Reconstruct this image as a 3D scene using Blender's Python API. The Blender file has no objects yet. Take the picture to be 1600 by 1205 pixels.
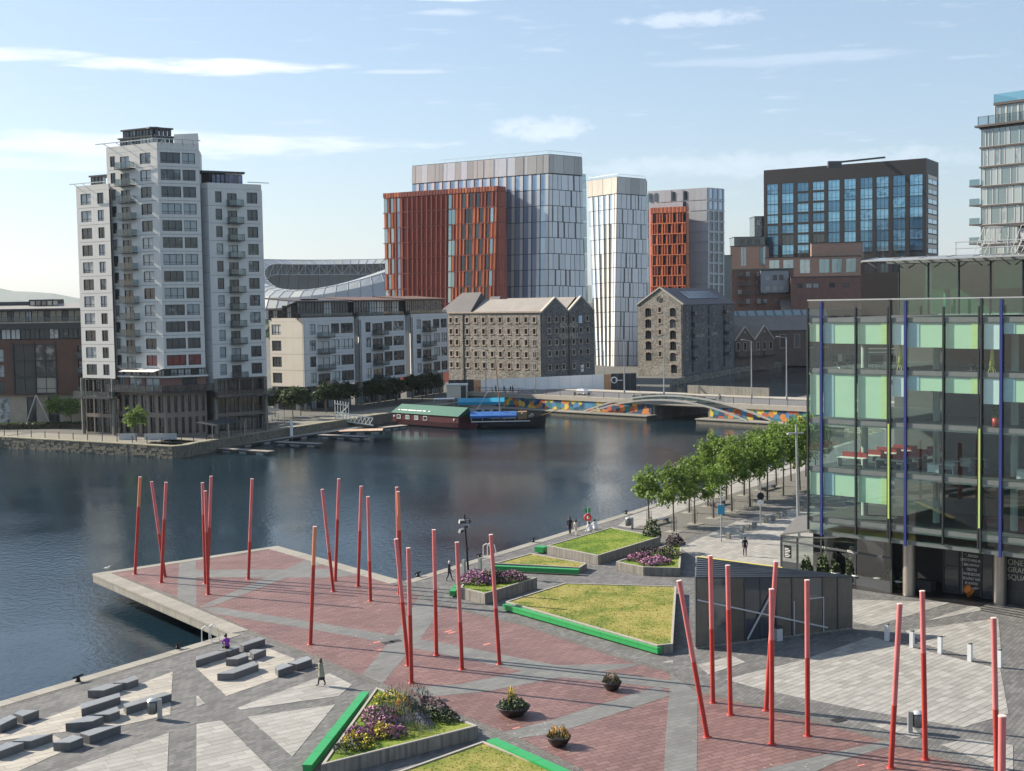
import bpy, bmesh, math, random
from math import radians, sin, cos, pi, sqrt, atan2, hypot
from mathutils import Vector, Matrix

# ------------------------------------------------------------------ camera, sky, sun, exposure
sc = bpy.context.scene
F = 2118.0                       # focal length in pixels of the 1600 px wide photograph
CAM = Vector((0, 0, 23.5))
PITCH = math.atan(130.5 / F)
ROLL = 0.017
_f = Vector((0, cos(PITCH), -sin(PITCH)))
_r0 = Vector((1, 0, 0)); _u0 = Vector((0, sin(PITCH), cos(PITCH)))
_r = _r0 * cos(ROLL) - _u0 * sin(ROLL)
_u = _u0 * cos(ROLL) + _r0 * sin(ROLL)
cam_d = bpy.data.cameras.new('camera'); cam = bpy.data.objects.new('camera', cam_d)
sc.collection.objects.link(cam)
cam.matrix_world = Matrix(((_r.x, _u.x, -_f.x, CAM.x), (_r.y, _u.y, -_f.y, CAM.y), (_r.z, _u.z, -_f.z, CAM.z), (0, 0, 0, 1)))
cam_d.sensor_width = 36; cam_d.lens = F / 1600 * 36
cam_d.clip_start = 0.5; cam_d.clip_end = 40000
sc.camera = cam

SUN_EL = radians(30.5)
SUN_H = Vector((-0.912, 0.410))          # horizontal direction towards the sun
sun_dir = Vector((SUN_H.x * cos(SUN_EL), SUN_H.y * cos(SUN_EL), sin(SUN_EL))).normalized()
sd = bpy.data.lights.new('sun', 'SUN'); sd.energy = 5.0; sd.angle = radians(0.53); sd.color = (1.0, 0.90, 0.76)
so = bpy.data.objects.new('sun', sd); sc.collection.objects.link(so)
so.rotation_euler = (-sun_dir).to_track_quat('-Z', 'Y').to_euler()
so.location = (-60, 30, 90)

world = bpy.data.worlds.new('World'); sc.world = world; world.use_nodes = True
wn = world.node_tree.nodes; wl = world.node_tree.links
wn.clear()
def wnode(t, **k):
    n = wn.new(t)
    for a, b in k.items(): setattr(n, a, b)
    return n
w_out = wnode('ShaderNodeOutputWorld'); w_bg = wnode('ShaderNodeBackground'); w_bg.inputs[1].default_value = 0.072
w_sky = wnode('ShaderNodeTexSky', sky_type='NISHITA', sun_disc=False)
w_sky.sun_elevation = SUN_EL; w_sky.sun_rotation = atan2(SUN_H.x, SUN_H.y)
w_sky.altitude = 20; w_sky.air_density = 1.0; w_sky.dust_density = 0.9; w_sky.ozone_density = 2.5
def wmath(op, a, b=None, c=None):
    n = wnode('ShaderNodeMath', operation=op)
    for i, v in enumerate((a, b, c)):
        if v is None: continue
        if isinstance(v, (int, float)): n.inputs[i].default_value = v
        else: wl.new(v, n.inputs[i])
    return n.outputs[0]
w_tc = wnode('ShaderNodeTexCoord'); w_sep = wnode('ShaderNodeSeparateXYZ'); wl.new(w_tc.outputs['Generated'], w_sep.inputs[0])
_az = wmath('ARCTAN2', w_sep.outputs[0], w_sep.outputs[1]); _el = wmath('ARCSINE', w_sep.outputs[2])
def wnoise(sx, sy, scale, detail, off=0.0, rough=0.6):
    c = wnode('ShaderNodeCombineXYZ'); wl.new(wmath('MULTIPLY', _az, sx), c.inputs[0]); wl.new(wmath('MULTIPLY', _el, sy), c.inputs[1]); c.inputs[2].default_value = off
    n = wnode('ShaderNodeTexNoise'); n.inputs['Scale'].default_value = scale; n.inputs['Detail'].default_value = detail; n.inputs['Roughness'].default_value = rough
    wl.new(c.outputs[0], n.inputs['Vector']); return n.outputs[0]
def wramp(v, a, b):
    n = wnode('ShaderNodeMapRange', interpolation_type='SMOOTHSTEP'); wl.new(v, n.inputs[0]); n.inputs[1].default_value = a; n.inputs[2].default_value = b; return n.outputs[0]
def blob(px, py, rx, ry):        # a cloud at a direction of the sky: 1 inside, 0 outside
    a0 = (px - 800) / F; e0 = (472 - 0.017 * (px - 800) - py) / F
    dx = wmath('MULTIPLY', wmath('SUBTRACT', _az, a0), F / rx); dy = wmath('MULTIPLY', wmath('SUBTRACT', _el, e0), F / ry)
    return wmath('SUBTRACT', 1.0, wmath('ADD', wmath('MULTIPLY', dx, dx), wmath('MULTIPLY', dy, dy)))
n1 = wnoise(6, 42, 3.0, 7, 1.3, 0.62); n2 = wnoise(9, 16, 6.0, 8, 4.1, 0.65)
cir = None
for (px, py, rx, ry, amp, nz) in ((330, 121, 250, 15, 1.0, n1), (60, 118, 160, 12, .8, n1), (730, 8, 115, 11, .75, n1), (1080, 48, 120, 15, .45, n2), (715, 33, 75, 7, .4, n1), (850, 206, 95, 24, .5, n2), (640, 122, 90, 5, .35, n1), (1230, 110, 260, 12, .22, n1), (250, 238, 470, 24, .75, n1), (60, 272, 300, 12, .45, n1), (1240, 262, 420, 24, .3, n2)):
    m = wramp(wmath('ADD', blob(px, py, rx, ry), wmath('MULTIPLY', wmath('SUBTRACT', nz, 0.5), 2.6)), 0.05, 1.1)
    m = wmath('MULTIPLY', m, amp)
    cir = m if cir is None else wmath('MAXIMUM', cir, m)
# thin cirrus over the rest of the sky, so that it goes on outside the frame
gen = wmath('MULTIPLY', wramp(n1, 0.56, 0.78), 0.28)
cir = wmath('MAXIMUM', cir, wmath('MULTIPLY', gen, wramp(_el, 0.01, 0.12)))
w_mix = wnode('ShaderNodeMixRGB'); wl.new(cir, w_mix.inputs[0]); wl.new(w_sky.outputs[0], w_mix.inputs[1]); w_mix.inputs[2].default_value = (8.2, 8.5, 9.0, 1)
w_mix2 = wnode('ShaderNodeMixRGB'); w_mix2.inputs[0].default_value = 0.30; wl.new(w_mix.outputs[0], w_mix2.inputs[1]); w_mix2.inputs[2].default_value = (4.9, 6.0, 7.4, 1)
wl.new(w_mix2.outputs[0], w_bg.inputs[0]); wl.new(w_bg.outputs[0], w_out.inputs[0])

vs = sc.view_settings; vs.view_transform = 'Standard'; vs.look = 'None'; vs.exposure = 1.02; vs.gamma = 1.0; vs.use_curve_mapping = False
sc.cycles.max_bounces = 8; sc.cycles.diffuse_bounces = 3; sc.cycles.glossy_bounces = 4; sc.cycles.transparent_max_bounces = 14; sc.cycles.transmission_bounces = 6
sc.cycles.caustics_reflective = False; sc.cycles.caustics_refractive = False
sc.cycles.use_denoising = True

# ------------------------------------------------------------------ helpers
RND = random.Random(11)
C = sc.collection
def ray(px, py): return _f + _r * ((px - 800) / F) + _u * ((602.5 - py) / F)
def hit(px, py, z=0.0):                       # where the sight line of a pixel meets the level z
    d = ray(px, py); t = (z - CAM.z) / d.z; return CAM + d * t
def at(px, py, Y):                            # ... meets the plane y = Y
    d = ray(px, py); return CAM + d * (Y / d.y)
def zat(px, py, Y): return at(px, py, Y).z
def xy(p): return Vector((p[0], p[1]))

MATS = {}
def node_mat(name):
    m = bpy.data.materials.new(name); m.use_nodes = True; nt = m.node_tree
    b = nt.nodes['Principled BSDF']; MATS[name] = m
    return m, nt, b
def nn(nt, t, **k):
    n = nt.nodes.new(t)
    for a, b in k.items(): setattr(n, a, b)
    return n
def rgba(c): return (c[0], c[1], c[2], 1)
def scaled(c, s): return (min(1, c[0] * s), min(1, c[1] * s), min(1, c[2] * s), 1)
def mat(name, col, rough=0.75, metal=0.0, var=0.12, scale=1.5, orand=0.0, bump=0.0, bscale=20.0, spec=0.4, streak=0.0):
    """plain surface: a base colour, weathering noise, an optional difference from piece to piece, fine relief"""
    m, nt, b = node_mat(name); L = nt.links
    tc = nn(nt, 'ShaderNodeTexCoord'); nz = nn(nt, 'ShaderNodeTexNoise'); nz.inputs['Scale'].default_value = scale; nz.inputs['Detail'].default_value = 6; nz.inputs['Roughness'].default_value = .65
    L.new(tc.outputs['Object'], nz.inputs['Vector'])
    mr = nn(nt, 'ShaderNodeMapRange'); mr.inputs[1].default_value = .25; mr.inputs[2].default_value = .75; mr.inputs[3].default_value = 1 - var; mr.inputs[4].default_value = 1 + var
    L.new(nz.outputs[0], mr.inputs[0]); fac = mr.outputs[0]
    if orand:
        oi = nn(nt, 'ShaderNodeObjectInfo'); m2 = nn(nt, 'ShaderNodeMapRange'); m2.inputs[3].default_value = 1 - orand; m2.inputs[4].default_value = 1 + orand
        L.new(oi.outputs['Random'], m2.inputs[0]); mm = nn(nt, 'ShaderNodeMath', operation='MULTIPLY'); L.new(fac, mm.inputs[0]); L.new(m2.outputs[0], mm.inputs[1]); fac = mm.outputs[0]
    if streak:
        mp = nn(nt, 'ShaderNodeMapping'); mp.inputs['Scale'].default_value = (3, 3, .12); L.new(tc.outputs['Object'], mp.inputs[0])
        n3 = nn(nt, 'ShaderNodeTexNoise'); n3.inputs['Scale'].default_value = 1.6; n3.inputs['Detail'].default_value = 5; L.new(mp.outputs[0], n3.inputs['Vector'])
        m3 = nn(nt, 'ShaderNodeMapRange'); m3.inputs[1].default_value = .4; m3.inputs[2].default_value = .75; m3.inputs[3].default_value = 1; m3.inputs[4].default_value = 1 - streak; L.new(n3.outputs[0], m3.inputs[0])
        mm = nn(nt, 'ShaderNodeMath', operation='MULTIPLY'); L.new(fac, mm.inputs[0]); L.new(m3.outputs[0], mm.inputs[1]); fac = mm.outputs[0]
    vm = nn(nt, 'ShaderNodeVectorMath', operation='SCALE'); vm.inputs[0].default_value = col[:3]; L.new(fac, vm.inputs['Scale'])
    L.new(vm.outputs[0], b.inputs['Base Color'])
    b.inputs['Roughness'].default_value = rough; b.inputs['Metallic'].default_value = metal; b.inputs['Specular IOR Level'].default_value = spec
    if bump:
        n2 = nn(nt, 'ShaderNodeTexNoise'); n2.inputs['Scale'].default_value = bscale; n2.inputs['Detail'].default_value = 5; L.new(tc.outputs['Object'], n2.inputs['Vector'])
        bp = nn(nt, 'ShaderNodeBump'); bp.inputs['Strength'].default_value = bump; bp.inputs['Distance'].default_value = .05; L.new(n2.outputs[0], bp.inputs['Height']); L.new(bp.outputs[0], b.inputs['Normal'])
    return m
def window_glass(name, dark, light, share=0.25, tint=(.5, .6, .6), rough=0.04, spec=0.5, metal=0.0):
    """glass of a far window: dark room behind, blinds or curtains in some (differs from pane to pane)"""
    m, nt, b = node_mat(name); L = nt.links; b.inputs['Metallic'].default_value = metal
    oi = nn(nt, 'ShaderNodeObjectInfo'); tc = nn(nt, 'ShaderNodeTexCoord')
    nz = nn(nt, 'ShaderNodeTexNoise'); nz.noise_dimensions = '4D'; nz.inputs['Scale'].default_value = .8; nz.inputs['Detail'].default_value = 4; L.new(tc.outputs['Object'], nz.inputs['Vector'])
    mw = nn(nt, 'ShaderNodeMath', operation='MULTIPLY'); mw.inputs[1].default_value = 57.0; L.new(oi.outputs['Random'], mw.inputs[0]); L.new(mw.outputs[0], nz.inputs['W'])
    ad = nn(nt, 'ShaderNodeMath', operation='MULTIPLY_ADD'); ad.inputs[1].default_value = .55; L.new(nz.outputs[0], ad.inputs[0])
    fr = nn(nt, 'ShaderNodeMath', operation='FRACT'); m7 = nn(nt, 'ShaderNodeMath', operation='MULTIPLY'); m7.inputs[1].default_value = 7.31; L.new(oi.outputs['Random'], m7.inputs[0]); L.new(m7.outputs[0], fr.inputs[0]); L.new(fr.outputs[0], ad.inputs[2])
    mr = nn(nt, 'ShaderNodeMapRange', interpolation_type='SMOOTHSTEP'); mr.inputs[1].default_value = 1.27 - share - .08; mr.inputs[2].default_value = 1.27 - share + .08; L.new(ad.outputs[0], mr.inputs[0])
    mx = nn(nt, 'ShaderNodeMixRGB'); mx.inputs[1].default_value = rgba(dark); mx.inputs[2].default_value = rgba(light); L.new(mr.outputs[0], mx.inputs[0])
    L.new(mx.outputs[0], b.inputs['Base Color']); b.inputs['Roughness'].default_value = rough; b.inputs['Specular IOR Level'].default_value = spec
    b.inputs['Coat Weight'].default_value = .35; b.inputs['Coat Roughness'].default_value = .03
    bp = nn(nt, 'ShaderNodeBump'); bp.inputs['Strength'].default_value = .12; bp.inputs['Distance'].default_value = .08; n2 = nn(nt, 'ShaderNodeTexNoise'); n2.inputs['Scale'].default_value = .5; L.new(tc.outputs['Object'], n2.inputs['Vector']); L.new(n2.outputs[0], bp.inputs['Height']); L.new(bp.outputs[0], b.inputs['Normal']); L.new(bp.outputs[0], b.inputs['Coat Normal'])
    return m
def clear_glass(name, tint=(.75, .88, .84), refl=1.0, rough=0.015, mixmin=0.06):
    """see-through pane: tinted transparency and a mirror layer that grows towards grazing angles"""
    m = bpy.data.materials.new(name); m.use_nodes = True; nt = m.node_tree; nt.nodes.clear(); L = nt.links
    o = nn(nt, 'ShaderNodeOutputMaterial'); t = nn(nt, 'ShaderNodeBsdfTransparent'); t.inputs[0].default_value = rgba(tint)
    g = nn(nt, 'ShaderNodeBsdfGlossy'); g.inputs['Roughness'].default_value = rough; g.inputs[0].default_value = (refl, refl, refl, 1)
    ge = nn(nt, 'ShaderNodeNewGeometry'); dt = nn(nt, 'ShaderNodeVectorMath', operation='DOT_PRODUCT'); L.new(ge.outputs['Normal'], dt.inputs[0]); L.new(ge.outputs['Incoming'], dt.inputs[1])
    ab = nn(nt, 'ShaderNodeMath', operation='ABSOLUTE'); L.new(dt.outputs['Value'], ab.inputs[0]); on = nn(nt, 'ShaderNodeMath', operation='SUBTRACT'); on.inputs[0].default_value = 1; L.new(ab.outputs[0], on.inputs[1])
    pw = nn(nt, 'ShaderNodeMath', operation='POWER'); pw.inputs[1].default_value = 5; L.new(on.outputs[0], pw.inputs[0])
    mr = nn(nt, 'ShaderNodeMath', operation='MULTIPLY_ADD'); mr.inputs[1].default_value = .9; mr.inputs[2].default_value = .045 + mixmin; mr.use_clamp = True; L.new(pw.outputs[0], mr.inputs[0])
    mx = nn(nt, 'ShaderNodeMixShader'); L.new(mr.outputs[0], mx.inputs[0]); L.new(t.outputs[0], mx.inputs[1]); L.new(g.outputs[0], mx.inputs[2]); L.new(mx.outputs[0], o.inputs[0])
    MATS[name] = m; return m

class MB:
    """collects faces; build() links them as one mesh object"""
    def __init__(s): s.v = []; s.f = []; s.m = []; s.sm = []
    def face(s, pts, m=0, smooth=False):
        n = len(s.v); s.v += [tuple(p) for p in pts]; s.f.append(tuple(range(n, n + len(pts)))); s.m.append(m); s.sm.append(smooth); return s
    def mesh(s, vs, fs, m=0, smooth=False):
        n = len(s.v); s.v += [tuple(p) for p in vs]
        for f in fs: s.f.append(tuple(i + n for i in f)); s.m.append(m); s.sm.append(smooth)
        return s
    def box(s, x0, x1, y0, y1, z0, z1, m=0, mt=None):
        vs = [(x0, y0, z0), (x1, y0, z0), (x1, y1, z0), (x0, y1, z0), (x0, y0, z1), (x1, y0, z1), (x1, y1, z1), (x0, y1, z1)]
        s.mesh(vs, [(0, 3, 2, 1), (0, 1, 5, 4), (1, 2, 6, 5), (2, 3, 7, 6), (3, 0, 4, 7)], m); s.mesh(vs, [(4, 5, 6, 7)], m if mt is None else mt); return s
    def obox(s, c, ux, hx, hy, z0, z1, m=0):      # box turned to the horizontal direction ux
        ux = Vector((ux[0], ux[1])).normalized(); uy = Vector((-ux.y, ux.x)); c = xy(c)
        q = [c - ux * hx - uy * hy, c + ux * hx - uy * hy, c + ux * hx + uy * hy, c - ux * hx + uy * hy]
        return s.prism(q, z0, z1, m)
    def prism(s, poly, z0, z1, m=0, mt=None, bottom=True):
        poly = [xy(p) for p in poly]; n = len(poly)
        a = sum(poly[i].x * poly[(i + 1) % n].y - poly[(i + 1) % n].x * poly[i].y for i in range(n))
        if a < 0: poly = poly[::-1]
        zt = z1 if isinstance(z1, (list, tuple)) else [z1] * n
        if a < 0 and isinstance(z1, (list, tuple)): zt = list(z1)[::-1]
        vs = [(p.x, p.y, z0) for p in poly] + [(p.x, p.y, z) for p, z in zip(poly, zt)]
        s.mesh(vs, [(i, (i + 1) % n, n + (i + 1) % n, n + i) for i in range(n)], m)
        s.mesh(vs, [tuple(range(n, 2 * n))], m if mt is None else mt)
        if bottom: s.mesh(vs, [tuple(range(n - 1, -1, -1))], m)
        return s
    def bar(s, a, b, r, m=0, n=6, r2=None, smooth=True, cap=True):
        a = Vector(a); b = Vector(b); d = (b - a)
        if d.length < 1e-6: return s
        d.normalize(); u = d.orthogonal().normalized(); w = d.cross(u); r2 = r if r2 is None else r2
        vs = [a + (u * cos(2 * pi * i / n) + w * sin(2 * pi * i / n)) * r for i in range(n)] + [b + (u * cos(2 * pi * i / n) + w * sin(2 * pi * i / n)) * r2 for i in range(n)]
        s.mesh(vs, [(i, (i + 1) % n, n + (i + 1) % n, n + i) for i in range(n)], m, smooth)
        if cap: s.mesh(vs, [tuple(range(n - 1, -1, -1)), tuple(range(n, 2 * n))], m)
        return s
    def beam(s, a, b, w, h, m=0):                  # square bar between two points, w across, h high
        a = Vector(a); b = Vector(b); d = (b - a).normalized()
        side = d.cross(Vector((0, 0, 1)))
        side = Vector((1, 0, 0)) if side.length < 1e-4 else side.normalized()
        up = side.cross(d).normalized(); side = side * (w / 2); up = up * (h / 2)
        vs = [a - side - up, a + side - up, a + side + up, a - side + up, b - side - up, b + side - up, b + side + up, b - side + up]
        return s.mesh(vs, [(3, 2, 1, 0), (4, 5, 6, 7), (0, 1, 5, 4), (1, 2, 6, 5), (2, 3, 7, 6), (3, 0, 4, 7)], m)
    def path(s, pts, r, m=0, n=6):
        for p, q in zip(pts[:-1], pts[1:]): s.bar(p, q, r, m, n)
        return s
    def lathe(s, prof, c=(0, 0, 0), m=0, n=14, smooth=True):
        vs = []; k = len(prof)
        for i in range(n):
            a = 2 * pi * i / n
            for (r, z) in prof: vs.append((c[0] + r * cos(a), c[1] + r * sin(a), c[2] + z))
        fs = [(i * k + j, ((i + 1) % n) * k + j, ((i + 1) % n) * k + j + 1, i * k + j + 1) for i in range(n) for j in range(k - 1)]
        return s.mesh(vs, fs, m, smooth)
    def data(s, name, mats):
        me = bpy.data.meshes.new(name); me.from_pydata(s.v, [], s.f)
        for mm in (mats if isinstance(mats, (list, tuple)) else [mats]): me.materials.append(mm)
        me.polygons.foreach_set('material_index', s.m); me.polygons.foreach_set('use_smooth', s.sm); me.update()
        return me
    def build(s, name, mats, parent=None, loc=(0, 0, 0), rz=0.0):
        return link(name, s.data(name, mats), parent, loc, rz)
def link(name, me, parent=None, loc=(0, 0, 0), rz=0.0):
    o = bpy.data.objects.new(name, me); C.objects.link(o); o.location = loc; o.rotation_euler = (0, 0, rz)
    if parent is not None: o.parent = parent
    return o
def tag(o, label=None, cat=None, group=None, kind=None):
    if label: o['label'] = label
    if cat: o['category'] = cat
    if group: o['group'] = group
    if kind: o['kind'] = kind
    return o
def thing(name, label, cat, loc=(0, 0, 0), rz=0.0, group=None):
    o = bpy.data.objects.new(name, None); C.objects.link(o); o.location = loc; o.rotation_euler = (0, 0, rz); o.empty_display_size = .3
    return tag(o, label, cat, group)
def copy_tree(o, parent=None):
    c = o.copy(); C.objects.link(c)
    if parent is not None: c.parent = parent
    for ch in list(o.children): copy_tree(ch, c)
    return c

class Fac:
    """one facade of a building: local x runs along it (left to right from outside), y goes inwards, z up"""
    def __init__(s, root, A, B, z0=0.0):
        s.root = root; s.A = xy(A); s.B = xy(B); s.u = (s.B - s.A); s.L = s.u.length; s.u.normalize(); s.n = Vector((s.u.y, -s.u.x)); s.ang = atan2(s.u.y, s.u.x); s.z0 = z0
    def loc(s, x, z, d=0.0):
        p = s.A + s.u * x - s.n * d; r = s.root.location; return (p.x - r.x, p.y - r.y, s.z0 + z - r.z)
    def put(s, name, me, x=0.0, z=0.0, d=0.0, parent=None):
        return link(name, me, s.root if parent is None else parent, s.loc(x, z, d), s.ang)
    def add(s, name, mb, mats, x=0.0, z=0.0, d=0.0): return s.put(name, mb.data(name, mats), x, z, d)
    def fx(s, px):                               # distance along the facade that a pixel column shows
        d = ray(px, 470); k = d.x / d.y
        # A + u t on line x = k y
        t = (k * s.A.y - s.A.x) / (s.u.x - k * s.u.y); return t
    def fz(s, px, py):
        t = s.fx(px); Y = s.A.y + s.u.y * t; return zat(px, py, Y) - s.z0
def wall_mesh(L, z0, z1, holes, depth=0.3, m=0, mr=None, x0=0.0):
    """wall sheet with real openings and reveals; holes = (xa, xb, za, zb)"""
    mb = MB(); mr = m if mr is None else mr
    xs = sorted(set([x0, L] + [round(h[i], 4) for h in holes for i in (0, 1)])); zs = sorted(set([z0, z1] + [round(h[i], 4) for h in holes for i in (2, 3)]))
    xs = [x for x in xs if x0 <= x <= L]; zs = [z for z in zs if z0 <= z <= z1]
    H = [(round(a, 4), round(b, 4), round(c, 4), round(d, 4)) for a, b, c, d in holes]
    byz = {}
    for j in range(len(zs) - 1):
        cz = (zs[j] + zs[j + 1]) / 2; row = [h for h in H if h[2] < cz < h[3]]; run = None
        for i in range(len(xs) - 1):
            cx = (xs[i] + xs[i + 1]) / 2
            solid = not any(h[0] < cx < h[1] for h in row)
            if solid: run = [xs[i], xs[i + 1]] if run is None else [run[0], xs[i + 1]]
            if (not solid or i == len(xs) - 2) and run is not None:
                mb.face([(run[0], 0, zs[j]), (run[1], 0, zs[j]), (run[1], 0, zs[j + 1]), (run[0], 0, zs[j + 1])], m); run = None
    for a, b, c, d in H:
        mb.face([(a, 0, c), (b, 0, c), (b, depth, c), (a, depth, c)], mr); mb.face([(a, depth, d), (b, depth, d), (b, 0, d), (a, 0, d)], mr)
        mb.face([(a, 0, c), (a, depth, c), (a, depth, d), (a, 0, d)], mr); mb.face([(b, depth, c), (b, 0, c), (b, 0, d), (b, depth, d)], mr)
    return mb
_WC = {}
def window_mesh(w, h, mats, vs=(), hs=(), t=.07, y=.2, key='w'):
    """frame with mullions at fractions vs / transoms at fractions hs, glass behind; mats = [frame, glass]"""
    k = (key, round(w, 2), round(h, 2), mats[0].name, mats[1].name, vs, hs, t, y)
    if k in _WC: return _WC[k]
    mb = MB()
    mb.box(0, w, y - .08, y + .04, 0, t); mb.box(0, w, y - .08, y + .04, h - t, h); mb.box(0, t, y - .08, y + .04, t, h - t); mb.box(w - t, w, y - .08, y + .04, t, h - t)
    for f in vs: mb.box(w * f - t / 2, w * f + t / 2, y - .07, y + .03, t, h - t)
    for f in hs: mb.box(t, w - t, y - .06, y + .02, h * f - t / 2, h * f + t / 2)
    mb.face([(t, y, t), (w - t, y, t), (w - t, y, h - t), (t, y, h - t)], 1)
    _WC[k] = mb.data('window', mats); return _WC[k]
def clip_poly(poly, a, b):                        # keep what lies left of a->b
    out = []
    def side(p): return (b.x - a.x) * (p.y - a.y) - (b.y - a.y) * (p.x - a.x)
    for i in range(len(poly)):
        p, q = poly[i], poly[(i + 1) % len(poly)]; sp, sq = side(p), side(q)
        if sp >= 0: out.append(p)
        if (sp >= 0) != (sq >= 0): out.append(p + (q - p) * (sp / (sp - sq)))
    return out
def area(poly): return 0.5 * sum(poly[i].x * poly[(i + 1) % len(poly)].y - poly[(i + 1) % len(poly)].x * poly[i].y for i in range(len(poly)))
def ccw(poly): return poly if area(poly) > 0 else poly[::-1]
# ------------------------------------------------------------------ figures: one skinned body each, posed by its joints
def person_mesh(pose, cols, female=False):
    """pose: dict of joint positions (x right, y forward, z up, metres); cols: material per body region"""
    J = pose; V = []; E = []; Rr = []; seg = []
    def v(p, r): V.append(Vector(p)); Rr.append(r); return len(V) - 1
    def e(a, b, reg): E.append((a, b)); seg.append(reg)
    pel = v(J['pelvis'], .135); wai = v(J['waist'], .118 if female else .128); che = v(J['chest'], .135 if female else .15); nb = v(J['neck'], .06); hb = v(J['head'], .082); ht = v(Vector(J['head']) + (Vector(J['head']) - Vector(J['neck'])).normalized() * .12, .08)
    e(pel, wai, 'top'); e(wai, che, 'top'); e(che, nb, 'top'); e(nb, hb, 'skin'); e(hb, ht, 'skin')
    fw = Vector(J.get('face', (0, 1, 0))).normalized()
    no = v(Vector(J['head']) + fw * .10 + Vector((0, 0, .03)), .016); e(hb, no, 'skin')
    for s in ('L', 'R'):
        sg = -1 if s == 'L' else 1
        sh = v(J['sh' + s], .062); el = v(J['el' + s], .045); wr = v(J['wr' + s], .032); e(che, sh, 'top'); e(sh, el, 'top'); e(el, wr, 'sleeve')
        d = (Vector(J['wr' + s]) - Vector(J['el' + s])).normalized(); side = d.cross(Vector((0, 1, 0.2))).normalized(); pa = v(Vector(J['wr' + s]) + d * .08, .034); e(wr, pa, 'skin')
        for k, (o, l) in enumerate(((-.027, .07), (-.009, .085), (.009, .08), (.026, .062))):
            base = Vector(J['wr' + s]) + d * .1 + side * o; f1 = v(base + d * l * .5, .0095); f2 = v(base + d * l * .95 + Vector((0, -.012, -.01)), .008); e(pa, f1, 'skin'); e(f1, f2, 'skin')
        t1 = v(Vector(J['wr' + s]) + d * .06 + side * -.05, .011); t2 = v(Vector(J['wr' + s]) + d * .10 + side * -.062, .009); e(wr, t1, 'skin'); e(t1, t2, 'skin')
        hip = v(J['hip' + s], .095); kn = v(J['kn' + s], .062); an = v(J['an' + s], .042); toe = v(Vector(J['an' + s]) + Vector(J.get('toe' + s, (0, .17, -.05))), .036); e(pel, hip, 'legs'); e(hip, kn, 'legs'); e(kn, an, 'shin'); e(an, toe, 'shoe')
    me = bpy.data.meshes.new('body'); me.from_pydata([tuple(p) for p in V], E, []); me.update()
    ob = bpy.data.objects.new('body', me); C.objects.link(ob)
    sk = ob.modifiers.new('skin', 'SKIN'); sub = ob.modifiers.new('sub', 'SUBSURF'); sub.levels = 1; sub.render_levels = 1
    for i, d in enumerate(me.skin_vertices[0].data): d.radius = (Rr[i], Rr[i]); d.use_root = (i == 0)
    out = bpy.data.meshes.new_from_object(ob.evaluated_get(bpy.context.evaluated_depsgraph_get())); bpy.data.objects.remove(ob)
    regs = list(dict.fromkeys(seg)); out.materials.clear()
    for r in regs: out.materials.append(cols[r])
    for p in out.polygons:
        c = p.center; best = None
        for (a, b), r in zip(E, seg):
            ab = V[b] - V[a]; t = max(0, min(1, (c - V[a]).dot(ab) / max(1e-6, ab.dot(ab)))); dd = (c - V[a] - ab * t).length
            if best is None or dd < best[0]: best = (dd, r)
        p.material_index = regs.index(best[1]); p.use_smooth = True
    return out
def stand(walk=.0, arm=.0, lean=.0, bend=.0):
    w = walk
    P = dict(pelvis=(0, 0, .95), waist=(0, lean * .3, 1.12), chest=(0, lean * .7, 1.33), neck=(0, lean, 1.49), head=(0, lean + .03, 1.60),
             shL=(-.18, lean * .9, 1.42), shR=(.18, lean * .9, 1.42), elL=(-.23, lean - arm * .5 - .02, 1.14), elR=(.23, lean + arm * .5 - .02, 1.14), wrL=(-.21, lean - arm + bend * .15 + .04, .9 + bend * .15), wrR=(.21, lean + arm + bend * .15 + .06, .9 + bend * .15),
             hipL=(-.09, 0, .9), hipR=(.09, 0, .9), knL=(-.1, w * .5 + .03, .49), knR=(.1, -w * .35 + .03, .49), anL=(-.1, w, .09), anR=(.1, -w, .13 if w else .09))
    if w: P['toeR'] = (0, .13, -.1)
    return P
def sit(ground=False, hug=False):
    if ground: return dict(pelvis=(0, 0, .14), waist=(0, .06, .32), chest=(0, .15, .52), neck=(0, .22, .68), head=(0, .28, .78), shL=(-.18, .17, .61), shR=(.18, .17, .61), elL=(-.24, .3, .42), elR=(.24, .3, .42), wrL=(-.1, .48, .42), wrR=(.1, .48, .42), hipL=(-.09, .03, .12), hipR=(.09, .03, .12), knL=(-.12, .4, .48), knR=(.12, .4, .48), anL=(-.11, .52, .09), anR=(.11, .52, .09))
    return dict(pelvis=(0, 0, .12), waist=(0, .05, .30), chest=(0, .13, .50), neck=(0, .21, .65), head=(0, .26, .75), shL=(-.18, .15, .58), shR=(.18, .15, .58), elL=(-.22, .24, .36), elR=(.22, .24, .36), wrL=(-.08, .42, .26), wrR=(.08, .42, .26), hipL=(-.09, .05, .1), hipR=(.09, .05, .1), knL=(-.1, .46, .1), knR=(.1, .46, .1), anL=(-.1, .5, -.34), anR=(.1, .52, -.34))
m_skin = mat('skin', (.45, .27, .2), .6, var=.03); m_hairdk = mat('dark_hair', (.02, .015, .012), .6); m_hairwh = mat('white_hair', (.7, .68, .64), .7); m_hairbr = mat('brown_hair', (.10, .06, .035), .6)
def cloth(n, c): return mat(n, c, .9, var=.12, scale=8)
k_navy = cloth('navy_cloth', (.018, .022, .035)); k_black = cloth('black_cloth', (.014, .014, .016)); k_purple = cloth('purple_cloth', (.22, .04, .33)); k_sage = cloth('sage_coat', (.25, .26, .20)); k_cream = cloth('cream_cloth', (.62, .55, .45)); k_white = cloth('white_cloth', (.74, .73, .72)); k_grey = cloth('grey_cloth', (.16, .16, .17)); k_olive = cloth('olive_cloth', (.12, .12, .07))
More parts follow.
